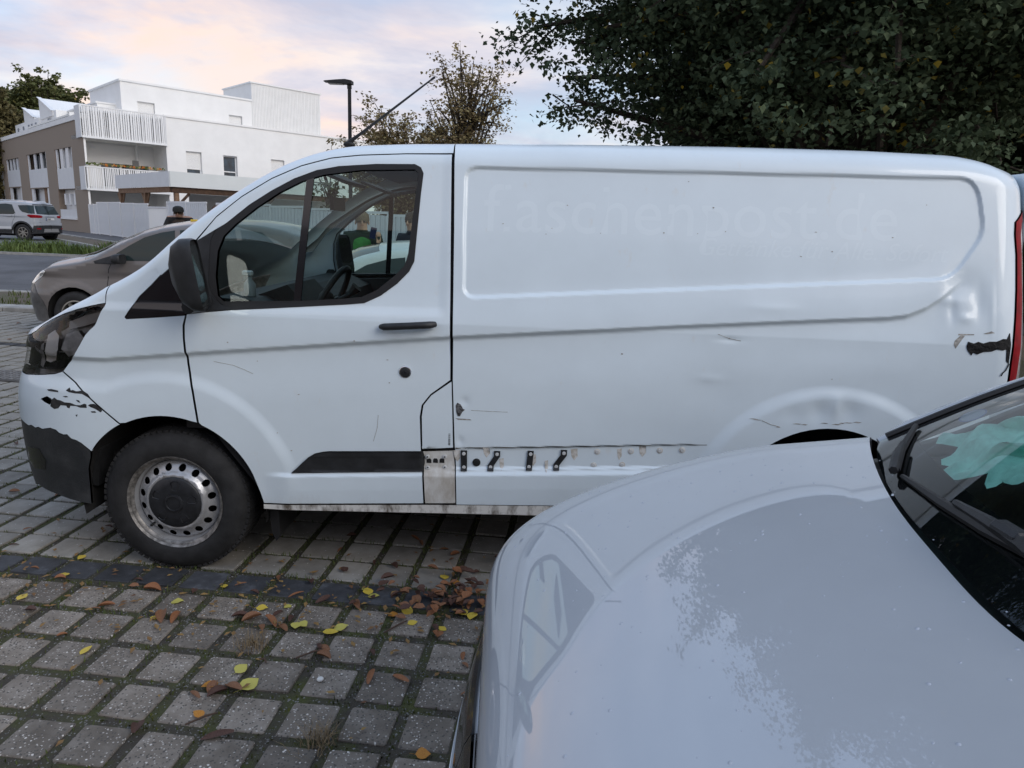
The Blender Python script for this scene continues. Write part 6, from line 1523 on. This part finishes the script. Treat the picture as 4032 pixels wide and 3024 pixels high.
def tree(name, label, base, H, crown_c, crown_r, nleaf, lsize, m, seed, n1=60, zlo=1., sub=9, spray=.9, droop=.5, group=None, gaps=.0, core=0):
    t = thing(name, label, 'tree', base, 0, group); o = np.array(base)
    b, ends, rg = grow((0, 0, 0), H, 1, n1, 0, seed, zlo, np.array(crown_c)-o, crown_r)
    C = []; tw = b
    per = max(1, nleaf//(len(ends)*sub))
    for st, mid, e in ends:
        for k in range(sub):
            f = rg.uniform(.35, 1.08); p = (1-f)**2*st+2*f*(1-f)*mid+f*f*e
            ax = rg.normal(0, 1, 3); ax[2] *= .35; ax /= np.linalg.norm(ax); L = spray*rg.uniform(.5, 1.2); q = p+ax*L+np.array([0, 0, -.18*L])
            if rg.random() < .5: tw.tube([p, (p+q)/2+np.array([0, 0, .05*L]), q], [H*.0012, H*.0008, .002], 3, caps=False)
            u = rg.uniform(0, 1, per)**.8; c = p+(q-p)*u[:, None]+rg.normal(0, 1, (per, 3))*np.array([.16, .16, .07])*spray*1.1; C.append(c)
    tw.build('trunk', M_BARK, t)
    if core:
        dr_ = rg.normal(0, 1, (core, 3)); dr_ /= np.linalg.norm(dr_, axis=1)[:, None]; c = (np.array(crown_c)-o)+dr_*np.array(crown_r)*(rg.uniform(0, 1, (core, 1))**.4)*.86; C.append(c[c[:, 2] > zlo])
    C = np.concatenate(C); lv = leaves('crown', C, lsize, m, t, droop=droop)
    return t
tree('lime_tree', 'large dark lime tree with a few yellow leaves towering over the van', (6.6, 9.2, 0), 16, (6.3, 9.0, 8.5), (6.0, 5.0, 7.2), 290000, .092, M_LIME, 11, n1=230, zlo=1.7, sub=15, spray=.95, droop=.55, core=130000)
tree('dark_evergreen_tree', 'very dark dense tree at the right edge behind the lime tree', (12.5, 12.5, 0), 14, (12.3, 12.3, 6.0), (5.5, 4.5, 6.0), 60000, .17, M_CON, 12, n1=130, zlo=.6, sub=10, spray=1.1, droop=.7, core=30000)
tree('dark_backdrop_tree', 'dark tree filling the gap behind the lime tree trunk', (8.4, 15.5, 0), 12, (8.6, 15.3, 4.8), (4.6, 3.2, 4.6), 36000, .19, M_CON, 13, n1=90, zlo=.4, sub=9, spray=1.1, droop=.6, core=20000)
tree('autumn_bush', 'sparse autumn tree with brown leaves, tallest behind the antenna', (-.9, 23.5, .42), 7.2, (-.95, 23.5, 4.9), (1.75, 1.5, 2.9), 12000, .11, M_AUT, 21, n1=90, zlo=1.5, sub=12, spray=.6, droop=.3, group='autumn trees beyond the van roof')
tree('autumn_bush', 'low rounded brown bush between the street lamp and the taller autumn tree', (-3.4, 23.0, .42), 5.2, (-3.2, 23.0, 3.9), (2.3, 1.6, 2.0), 22000, .11, M_AUT, 22, n1=90, zlo=1.0, sub=12, spray=.6, droop=.3, group='autumn trees beyond the van roof')
tree('sapling', 'thin leafy sapling just left of the street lamp', (-4.5, 18.5, .3), 4.0, (-4.45, 18.5, 2.9), (.45, .4, 1.2), 260, .12, M_GRN, 23, n1=14, zlo=1.2, sub=4, spray=.3, droop=.4)
tree('far_tree', 'rounded green tree behind the white roofs at the left', (-42.5, 62, .4), 13, (-42.5, 62, 8.4), (4.6, 4.4, 5.2), 40000, .30, M_GRN, 31, n1=120, zlo=2, sub=11, spray=1.0, droop=.4, core=14000)
tree('far_tree', 'brownish green tree at the left edge of the view', (-41.5, 52.5, .4), 12, (-41.0, 52.0, 6.4), (3.7, 3.6, 5.6), 36000, .28, M_OLV, 32, n1=110, zlo=1, sub=11, spray=1.0, droop=.4, core=12000)
tree('far_tree', 'dark low trees beyond the silver car', (-46, 58, .4), 8, (-45.0, 57.0, 3.4), (4.4, 3, 3.6), 12000, .28, M_CON, 33, n1=50, zlo=.3, sub=8, spray=1.1, droop=.4)

# ------------------------------------------------------------------ people
def person(label, x, y, heading, h, jacket, trousers, hair, lean=0., arms='down', cap=None, skin=(.42, .26, .19), z=None, panelcol=None, drop=.02):
    z0 = terrain(y) if z is None else z; k = h/1.78
    t = thing('person', label, 'person', (x, y, z0), heading)      # local -Y is where the person faces
    sl = math.sin(lean); cl_ = math.cos(lean)
    def up(zz, fw=0.):   # points above the hip lean forward
        d = zz-.93; return (0, -(sl*d+fw), .93+cl_*d) if zz > .93 else (0, -fw, zz)
    def P(xx, fw, zz): a = up(zz, fw); return (xx*k, a[1]*k, a[2]*k)
    J = {}
    def body(nm, verts, edges, rad, m, sub=2, root=0):
        me = bpy.data.meshes.new(nm); me.from_pydata(verts, edges, []); o = bpy.data.objects.new(nm, me); COL.objects.link(o); o.parent = t; me.materials.append(m)
        md = o.modifiers.new('skin', 'SKIN'); md.use_smooth_shade = True
        for i, r_ in enumerate(rad): me.skin_vertices[0].data[i].radius = (r_[0]*k, r_[1]*k) if hasattr(r_, '__len__') else (r_*k, r_*k); me.skin_vertices[0].data[i].use_root = (i == root)
        s_ = o.modifiers.new('sub', 'SUBSURF'); s_.levels = sub; s_.render_levels = sub
        return o
    if arms == 'bars': hand = [(.24, .46, 1.02), (-.24, .46, 1.02)]; elb = [(.30, .20, 1.12), (-.30, .20, 1.12)]
    elif arms == 'phone': hand = [(.20, .20, 1.46), (-.18, .20, 1.08)]; elb = [(.25, .14, 1.16), (-.27, .02, 1.10)]
    else: hand = [(.27, .06, .80), (-.27, .06, .80)]; elb = [(.29, -.02, 1.10), (-.29, -.02, 1.10)]
    sh_ = [(.20, 0, 1.44), (-.20, 0, 1.44)]
    verts = [P(0, 0, .95), P(0, 0, 1.15), P(0, 0, 1.38), P(0, .01, 1.47), P(0, .02, 1.54-drop*.6), P(0, .03+drop*.5, 1.65-drop), P(0, .03+drop*.5, 1.73-drop)]
    rad = [(.15, .11), (.145, .105), (.17, .11), (.13, .085), (.062, .065), (.075, .092), (.055, .07)]; E = [(0, 1), (1, 2), (2, 3), (3, 4), (4, 5), (5, 6)]
    for s_i in (0, 1):
        n = len(verts); verts += [P(*sh_[s_i]), P(*elb[s_i]), P(*hand[s_i])]; rad += [.07, .052, .036]; E += [(2, n), (n, n+1), (n+1, n+2)]
    for sg in (1, -1):
        n = len(verts); verts += [P(sg*.09, 0, .88), P(sg*.10, .02, .50), P(sg*.10, 0, .09), P(sg*.10, .12, .04)]; rad += [.095, .065, .045, .035]; E += [(0, n), (n, n+1), (n+1, n+2), (n+2, n+3)]
    # one continuous body, coloured by height: shoes, trousers, jacket, skin
    m = bpy.data.materials.new('clothing'); m.use_nodes = True; tt = m.node_tree; bb = tt.nodes['Principled BSDF']; bb.inputs['Roughness'].default_value = .85
    tcn = tt.nodes.new('ShaderNodeTexCoord'); sp = tt.nodes.new('ShaderNodeSeparateXYZ'); tt.links.new(tcn.outputs['Object'], sp.inputs[0])
    rp = tt.nodes.new('ShaderNodeValToRGB'); rp.color_ramp.interpolation = 'CONSTANT'; e = rp.color_ramp.elements
    neck = P(0, .01, 1.535-drop*.6)[2]/2
    st = [(0, (.02, .02, .02)), (.05*k, trousers), (.47*k, jacket), (neck, skin)]
    while len(e) < 4: e.new(.5)
    for i, (p_, c_) in enumerate(st): e[i].position = p_; e[i].color = (*c_, 1)
    dv = tt.nodes.new('ShaderNodeMath'); dv.operation = 'DIVIDE'; dv.inputs[1].default_value = 2.; tt.links.new(sp.outputs[2], dv.inputs[0]); tt.links.new(dv.outputs[0], rp.inputs[0]); tt.links.new(rp.outputs[0], bb.inputs['Base Color'])
    body('body', verts, E, rad, m)
    hx, hy, hz = P(0, .03+drop*.5, 1.67-drop)
    # face
    sk = mat('skin_%d' % int(skin[0]*1000), skin, rough=.55, var=.08, scale=30)
    for sg in (-1, 1):
        MB().sphere((sg*.032*k, hy-.094*k, hz-.005*k), .010*k, 8, 6).build('eye', mat('eye_dark', (.02, .015, .012), .3), t)
        MB().sphere((sg*.082*k, hy+.005*k, hz-.02*k), (.012*k, .022*k, .034*k), 8, 6).build('ear', sk, t)
        hd_ = P(*hand[0 if sg > 0 else 1]); b = MB(); b.sphere(hd_, (.036*k, .022*k, .045*k), 10, 8)
        for f_ in range(5):
            a = (f_-2)*.014*k; L = (.055, .068, .072, .066, .05)[f_]*k
            if f_ == 0: b.tube([(hd_[0]-sg*.03*k, hd_[1]-.01*k, hd_[2]+.01*k), (hd_[0]-sg*.05*k, hd_[1]-.03*k, hd_[2]-.015*k), (hd_[0]-sg*.045*k, hd_[1]-.045*k, hd_[2]-.035*k)], [.010*k, .009*k, .007*k], 6)
            else: b.tube([(hd_[0]+a, hd_[1]-.01*k, hd_[2]-.03*k), (hd_[0]+a, hd_[1]-.02*k, hd_[2]-.03*k-L*.6), (hd_[0]+a, hd_[1]-.035*k, hd_[2]-.03*k-L)], [.009*k, .0085*k, .007*k], 6)
        b.build('hand', sk, t)
    b = MB(); b.add([(0, hy-.092*k, hz+.012*k), (-.015*k, hy-.092*k, hz-.035*k), (.015*k, hy-.092*k, hz-.035*k), (0, hy-.118*k, hz-.032*k)], [(0, 1, 3), (0, 3, 2), (1, 2, 3)]); b.build('nose', sk, t)
    MB().box((0, hy-.092*k, hz-.055*k), (.045*k, .008*k, .009*k)).build('mouth', mat('lips', (.25, .11, .09), .5), t)
    hm = mat('hair_%d' % int(hair[0]*1000), hair, rough=.8, var=.3, scale=60, bump=.6, bscale=90)
    b = MB(); n = 16
    b.lathe([(.096*k, -.02*k), (.101*k, .03*k), (.09*k, .08*k), (.055*k, .112*k), (.0001, .122*k)], 16, 'Z', (0, hy+.012*k, hz)); 
    b.sphere((0, hy+.05*k, hz+.005*k), (.085*k, .06*k, .075*k), 12, 8); ho = b.build('hair', hm, t); ho.scale = (.92, 1.08, 1.)
    ho.location = (0, hy*(1-1.08), 0)
    if cap:
        b = MB(); b.lathe([(.103*k, .02*k), (.106*k, .06*k), (.092*k, .105*k), (.05*k, .13*k), (.0001, .137*k)], 16, 'Z', (0, hy+.005*k, hz)); b.prism([(-.075*k, hy-.08*k), (-.06*k, hy-.155*k), (0, hy-.175*k), (.06*k, hy-.155*k), (.075*k, hy-.08*k)], hz+.018*k, hz+.03*k, plane='XY'); b.build('cap', mat('dark_cap', cap, .8), t)
    if panelcol:   # chest panel of the jacket, wrapped just outside the torso
        b = MB(); V = []; n = 14
        for zz in np.linspace(1.12, 1.44, 7):
            for j in range(n):
                a = R(-160+140*j/(n-1)); rr_ = .192+.012*math.sin((zz-1.16)*12)-.05*max(0, zz-1.38)/.06
                q_ = P(0, 0, zz); V.append((rr_*.90*math.cos(a)*k, q_[1]+rr_*.60*math.sin(a)*k, q_[2]))
        b.add(V, [(i*n+j, i*n+j+1, (i+1)*n+j+1, (i+1)*n+j) for i in range(6) for j in range(n-1)], True); b.build('jacket_front', mat('jacket_panel_%d' % int(panelcol[1]*1000), panelcol, .75, var=.2, scale=20), t)
    return t
person('man in dark cap and brown black jacket leaning forward behind the grey car', -5.75, 11.9, R(18), 1.86, (.012, .012, .014), (.03, .03, .035), (.04, .03, .02), lean=.30, arms='bars', cap=(.015, .017, .017), panelcol=(.035, .024, .017), drop=.10)
person('man with brown hair mostly hidden behind the van windscreen pillar', -5.15, 12.3, R(10), 1.80, (.02, .02, .022), (.03, .03, .04), (.09, .045, .025))
person('man in bright green jacket raising a phone, seen through the cab window', -.62, 6.35, R(12), 1.80, (.012, .02, .014), (.02, .02, .03), (.12, .09, .06), arms='phone', panelcol=(.035, .17, .035), drop=.04)
person('man in navy jacket seen through the cab beside the rear pillar', -.02, 6.75, R(-25), 1.80, (.016, .018, .03), (.02, .02, .03), (.03, .022, .016))
b = MB().bbox((0, 0, 0), (.075, .01, .15), .006); ph = b.build('mobile_phone', mat('blue_phone_case', (.015, .02, .06), .3)); ph.location = (-.62+.20, 6.35-.27, 1.50); ph.rotation_euler = (.3, .2, R(12))
tag(ph, 'blue mobile phone held up by the man in the green jacket', 'phone')

# ------------------------------------------------------------------ litter on the paving
M_LB = [mat('dead_leaf_brown', (.16, .065, .03), rough=.7, col2=(.24, .12, .06), scale=25), mat('dead_leaf_rust', (.20, .07, .025), rough=.7, col2=(.28, .13, .06), scale=25), mat('dead_leaf_dark', (.055, .025, .018), rough=.75, col2=(.10, .05, .035), scale=25)]
M_LY = [mat('yellow_leaf', (.52, .36, .03), rough=.6, col2=(.58, .45, .08), scale=20), mat('lime_yellow_leaf', (.50, .42, .10), rough=.6, col2=(.42, .40, .09), scale=20), mat('amber_leaf', (.50, .24, .03), rough=.6, col2=(.36, .12, .02), scale=20)]
def leaf_shape(kind, seed):
    rg = random.Random(seed); V = []; F = []
    if kind == 'flat':    # heart shaped with a stalk
        L = 1.; out = [(0, 0), (.18, .34), (.42, .46), (.68, .34), (.88, .14), (1.02, 0), (.86, -.16), (.66, -.35), (.40, -.45), (.16, -.32)]
        curl = rg.uniform(.03, .16)
        V = [(x-.45, y, .03+curl*abs(y)*1.2+rg.uniform(-.02, .03)) for x, y in out]+[(0, 0, .03)]
        n = len(out)
        for i in range(n): F.append((i, (i+1) % n, n))
        n = len(V); V += [(-.45, -.012, .03), (-.45, .012, .03), (-.85, .03, .10), (-.85, .05, .10)]; F += [(n, n+1, n+3, n+2)]
    else:                 # curled dry blade or roll
        n = 9; roll = rg.uniform(1.2, 2.6); wd = rg.uniform(.22, .34); bend = rg.uniform(-.25, .25)
        for i in range(n):
            t = i/(n-1); w_ = wd*math.sin(math.pi*min(1, t*.92+.06))**.6; x = t-.5; yb = bend*(t-.5)**2*2
            for k in range(5):
                a = (k-2)/2*roll*.5*1.3; rr_ = w_/1.1
                V.append((x, yb+rr_*math.sin(a), .02+rr_*(1-math.cos(a))+.05*math.sin(t*3)))
        for i in range(n-1):
            for k in range(4): F.append((i*5+k, (i+1)*5+k, (i+1)*5+k+1, i*5+k+1))
    return V, F
LM = {}
for kind in ('flat', 'curl'):
    for i in range(7):
        for ci, m in enumerate((M_LY if kind == 'flat' else M_LB)):
            V, F = leaf_shape(kind, i*7+3); me = bpy.data.meshes.new('fallen_leaf'); me.from_pydata(V, [], F); me.update(); me.materials.append(m); me.polygons.foreach_set('use_smooth', np.ones(len(F), bool)); LM[(kind, i, ci)] = me
for i in range(4):
    for ci, m in enumerate(M_LB):
        V, F = leaf_shape('flat', i*11+5); me = bpy.data.meshes.new('fallen_leaf'); me.from_pydata([(x, y*.8, .02+(z-.02)*2.0+.35*x*x*(1 if i % 2 else .3)+.25*abs(y)) for x, y, z in V], [], F); me.update(); me.materials.append(m); LM[('bflat', i, ci)] = me
def pix(u_, v_, z=0.):
    """ground point seen at photo pixel (2212 wide)"""
    s_ = 4032/2212; a = (u_*s_-2016)/2763.47; b_ = -(v_*s_-1512)/2763.47; d = _f+a*_r+b_*_u; t = (z-CAM[2])/d[2]; p = CAM+d*t; return p[0], p[1]
def put_leaf(x, y, kind, size, ci=None, label=None, grp=None, z=.004, rz=None):
    ci = random.randrange(3) if ci is None else ci; i = random.randrange(4 if kind == 'bflat' else 7)
    o = bpy.data.objects.new('fallen_leaf', LM[(kind, i, ci)]); COL.objects.link(o); o.location = (x, y, z); size *= .74; o.scale = (size, size*random.uniform(.8, 1.1), size)
    o.rotation_euler = (random.uniform(-.2, .2), random.uniform(-.2, .2), random.uniform(0, 6.28) if rz is None else rz)
    tag(o, label, 'leaf', grp); return o
YL = [(382, 1302, 1, .075), (185, 1408, 0, .07), (520, 1448, 1, .075), (538, 1482, 1, .095), (455, 1482, 2, .08), (430, 1545, 2, .06), (795, 1280, 0, .075), (806, 1290, 1, .07), (790, 1275, 1, .06), (880, 1322, 0, .075), (735, 1358, 1, .085), (712, 1368, 0, .085), (655, 1350, 1, .07), (640, 1353, 1, .07), (1000, 1325, 0, .075), (1020, 1332, 0, .08), (955, 1360, 0, .055), (890, 1348, 0, .06), (912, 1632, 2, .065), (565, 1315, 0, .07), (622, 1312, 1, .05), (960, 1248, 0, .07), (140, 1243, 0, .06), (177, 1205, 0, .065), (335, 1337, 0, .05), (48, 1292, 0, .07), (485, 1268, 0, .05), (985, 1260, 2, .06), (850, 1330, 2, .06)]
GY = 'yellow leaves fallen on the paving'; GB = 'dry brown leaves fallen on the paving'; GD = 'brown leaves heaped beside the pale car'
for u_, v_, ci, sz in YL: x, y = pix(u_, v_); put_leaf(x, y, 'flat', sz, ci, ('yellow leaf on or beyond the dark paving row' if y > -.2 else 'yellow leaf just before the dark paving row' if y > -.62 else 'yellow leaf on the speckled stones nearest the camera'), GY)
BL = [(470, 1595, .14), (300, 1575, .09), (350, 1335, .12), (380, 1337, .11), (330, 1275, .10), (230, 1312, .09), (290, 1270, .06), (205, 1318, .07), (65, 1322, .08), (135, 1375, .05), (600, 1330, .11), (585, 1345, .12), (610, 1360, .10), (630, 1340, .08), (545, 1340, .11), (520, 1335, .10), (565, 1360, .07), (800, 1465, .12), (865, 1470, .11), (690, 1400, .09), (700, 1420, .08), (700, 1405, .07), (805, 1412, .05), (945, 1375, .08), (940, 1360, .06), (300, 1255, .06), (75, 1230, .05), (130, 1250, .06), (235, 1140, .06), (130, 1070, .09), (30, 1065, .08), (60, 1145, .07), (30, 1180, .06), (90, 1015, .07), (35, 960, .07), (60, 915, .07), (760, 1160, .07), (895, 1165, .08), (910, 1175, .07), (735, 1190, .07), (745, 1235, .07), (850, 1225, .08), (810, 1218, .06), (985, 1200, .08), (960, 1190, .07), (1000, 1235, .09), (700, 1300, .10), (640, 1288, .10), (770, 1310, .10), (670, 1260, .07), (600, 1252, .06), (520, 1265, .07), (550, 1282, .06), (420, 1280, .05), (1010, 1500, .07), (1000, 1420, .06), (1005, 1440, .05), (420, 1505, .10), (470, 1500, .10), (500, 1490, .12), (460, 1490, .09), (900, 1300, .08), (40, 700, .09), (60, 720, .08), (20, 735, .07), (140, 690, .07)]
for u_, v_, sz in BL: x, y = pix(u_, v_); put_leaf(x, y, ('curl' if sz > .085 else random.choice(('curl', 'curl', 'bflat'))), sz, None, ('dry brown leaf on the pale stones beyond the dark paving row' if y > .02 else 'dry brown leaf close to the dark paving row by the van wheel' if y > -.45 else 'dry brown leaf on the speckled stones nearest the camera'), GB, z=.006)
for i in range(90):
    u_ = random.gauss(985, 38); v_ = random.gauss(1290, 26)
    if random.random() < .35: u_ = random.gauss(880, 55); v_ = random.gauss(1300, 20)
    x, y = pix(u_, v_)
    if x > 1.62: continue
    put_leaf(x, y, random.choice(('curl', 'bflat', 'bflat')), random.uniform(.045, .085), random.choice((0, 1, 2, 2)), 'brown leaf heaped beside the nose of the pale car', GD, z=random.uniform(.004, .045))
x, y = pix(692, 1470); b = MB(); b.lathe([(.0001, .006), (.010, .006), (.0125, .003), (.0125, 0)], 16, 'Z'); o = b.build('chewing_gum', mat('white_gum', (.62, .61, .58), .6)); o.location = (x, y, .004); tag(o, 'small round white blob stuck on a paving stone', 'gum')
for (u0, v0), (u1, v1), nm in (((640, 1425), (700, 1408), 'twig lying across a joint left of the yellow leaves'), ((830, 1370), (880, 1345), 'dark twig beside the leaf heap'), ((400, 1570), (470, 1545), 'thin dry twig near the bottom of the paving'), ((555, 1428), (575, 1437), 'short twig stub on a paving stone')):
    a = pix(u0, v0); c = pix(u1, v1); b = MB(); b.tube([(a[0], a[1], .008), ((a[0]+c[0])/2+.01, (a[1]+c[1])/2+.008, .014), (c[0], c[1], .01)], [.003, .004, .0025], 6); tag(b.build('twig', mat('twig_brown', (.08, .05, .035), .85)), nm, 'twig')
for (u0, v0), nm in (((690, 1600), 'tuft of dry straw grass in the paving near the bottom edge'), ((545, 1395), 'small dry grass tuft between two paving stones')):
    x, y = pix(u0, v0); o = blades('dry_tuft', [(x+random.gauss(0, .03), y+random.gauss(0, .03), -.005) for i in range(160)], .015, .06, mat('straw', (.22, .16, .09), .9), .0014, 1.6); tag(o, nm, 'grass tuft')
# small fragments of dead leaves caught in the joints
fr_V = []; fr_F = []
for i in range(420):
    x = random.uniform(-1.1, 1.55); y = random.gauss(-.22, .24) if random.random() < .7 else random.uniform(-1.2, 1.6)
    r_ = random.uniform(.006, .02); a = random.uniform(0, 6.28); k0 = len(fr_V); tl_ = random.uniform(-.5, .5)
    for dx, dy in ((-1, -.2), (.1, -.55), (1, .1), (.2, .5)): fr_V.append((x+r_*(dx*math.cos(a)-dy*math.sin(a)), y+r_*(dx*math.sin(a)+dy*math.cos(a)), .006+r_*.4*abs(dy)+tl_*r_*dx*.4+.004))
    fr_F.append((k0, k0+1, k0+2, k0+3))
tag(mesh('leaf_fragments', fr_V, fr_F, mat('leaf_crumbs', (.13, .06, .03), rough=.8, col2=(.30, .19, .06), scale=6)), 'crumbled leaf fragments caught along the dark paving row', 'leaf litter', kind='stuff')
# spray bottle on the dashboard
sb = thing('spray_bottle', 'white spray bottle standing on the van dashboard', 'bottle', (.30, .26, 1.262), 0); sb.scale = (.7, .7, .75)
MB().lathe([(.0001, 0), (.036, 0), (.038, .02), (.038, .09), (.016, .12), (.016, .135)], 16, 'Z').build('bottle_body', mat('translucent_plastic', (.45, .48, .50), .35), sb)
MB().bbox((-.01, 0, .155), (.07, .03, .035), .008).build('spray_head', mat('white_plastic', (.8, .8, .8), .4), sb); MB().tube([(-.03, 0, .145), (-.035, 0, .115)], .005, 6).build('trigger', MATS['white_plastic'], sb)
# rain drops on the near bonnet
pts = []; nr = []
while len(pts) < 300:
    x = random.uniform(.03, .95); y = random.uniform(-.6, .82); z = float(hood_z(np.array(x), np.array(y)))
    if z < .75: continue
    pts.append((x, y, z)); nr.append(hood_n(np.array(x), np.array(y), np.array(z)))
V = []; F = []
for (x, y, z), n_ in zip(pts, nr):
    r_ = random.choice((.0012, .0015, .002, .003)); n_ = Vector(n_); a = n_.orthogonal().normalized(); c = n_.cross(a); k0 = len(V); el = random.uniform(1, 1.6)
    for q_ in range(8): th = q_*math.pi/4; p = Vector((x, y, z))+a*math.cos(th)*r_*el+c*math.sin(th)*r_; V.append(p)
    for q_ in range(8): th = q_*math.pi/4; p = Vector((x, y, z))+a*math.cos(th)*r_*.6*el+c*math.sin(th)*r_*.6+n_*r_*.35; V.append(p)
    V.append(Vector((x, y, z))+n_*r_*.45)
    for q_ in range(8): F.append((k0+q_, k0+(q_+1) % 8, k0+8+(q_+1) % 8)); F.append((k0+q_, k0+8+(q_+1) % 8, k0+8+q_)); F.append((k0+8+q_, k0+8+(q_+1) % 8, k0+16))
o = mesh('rain_drops', V, F, mat('water_film', (.36, .39, .44), rough=.2, coat=.5), fc, smooth=True); tag(o, kind='stuff')
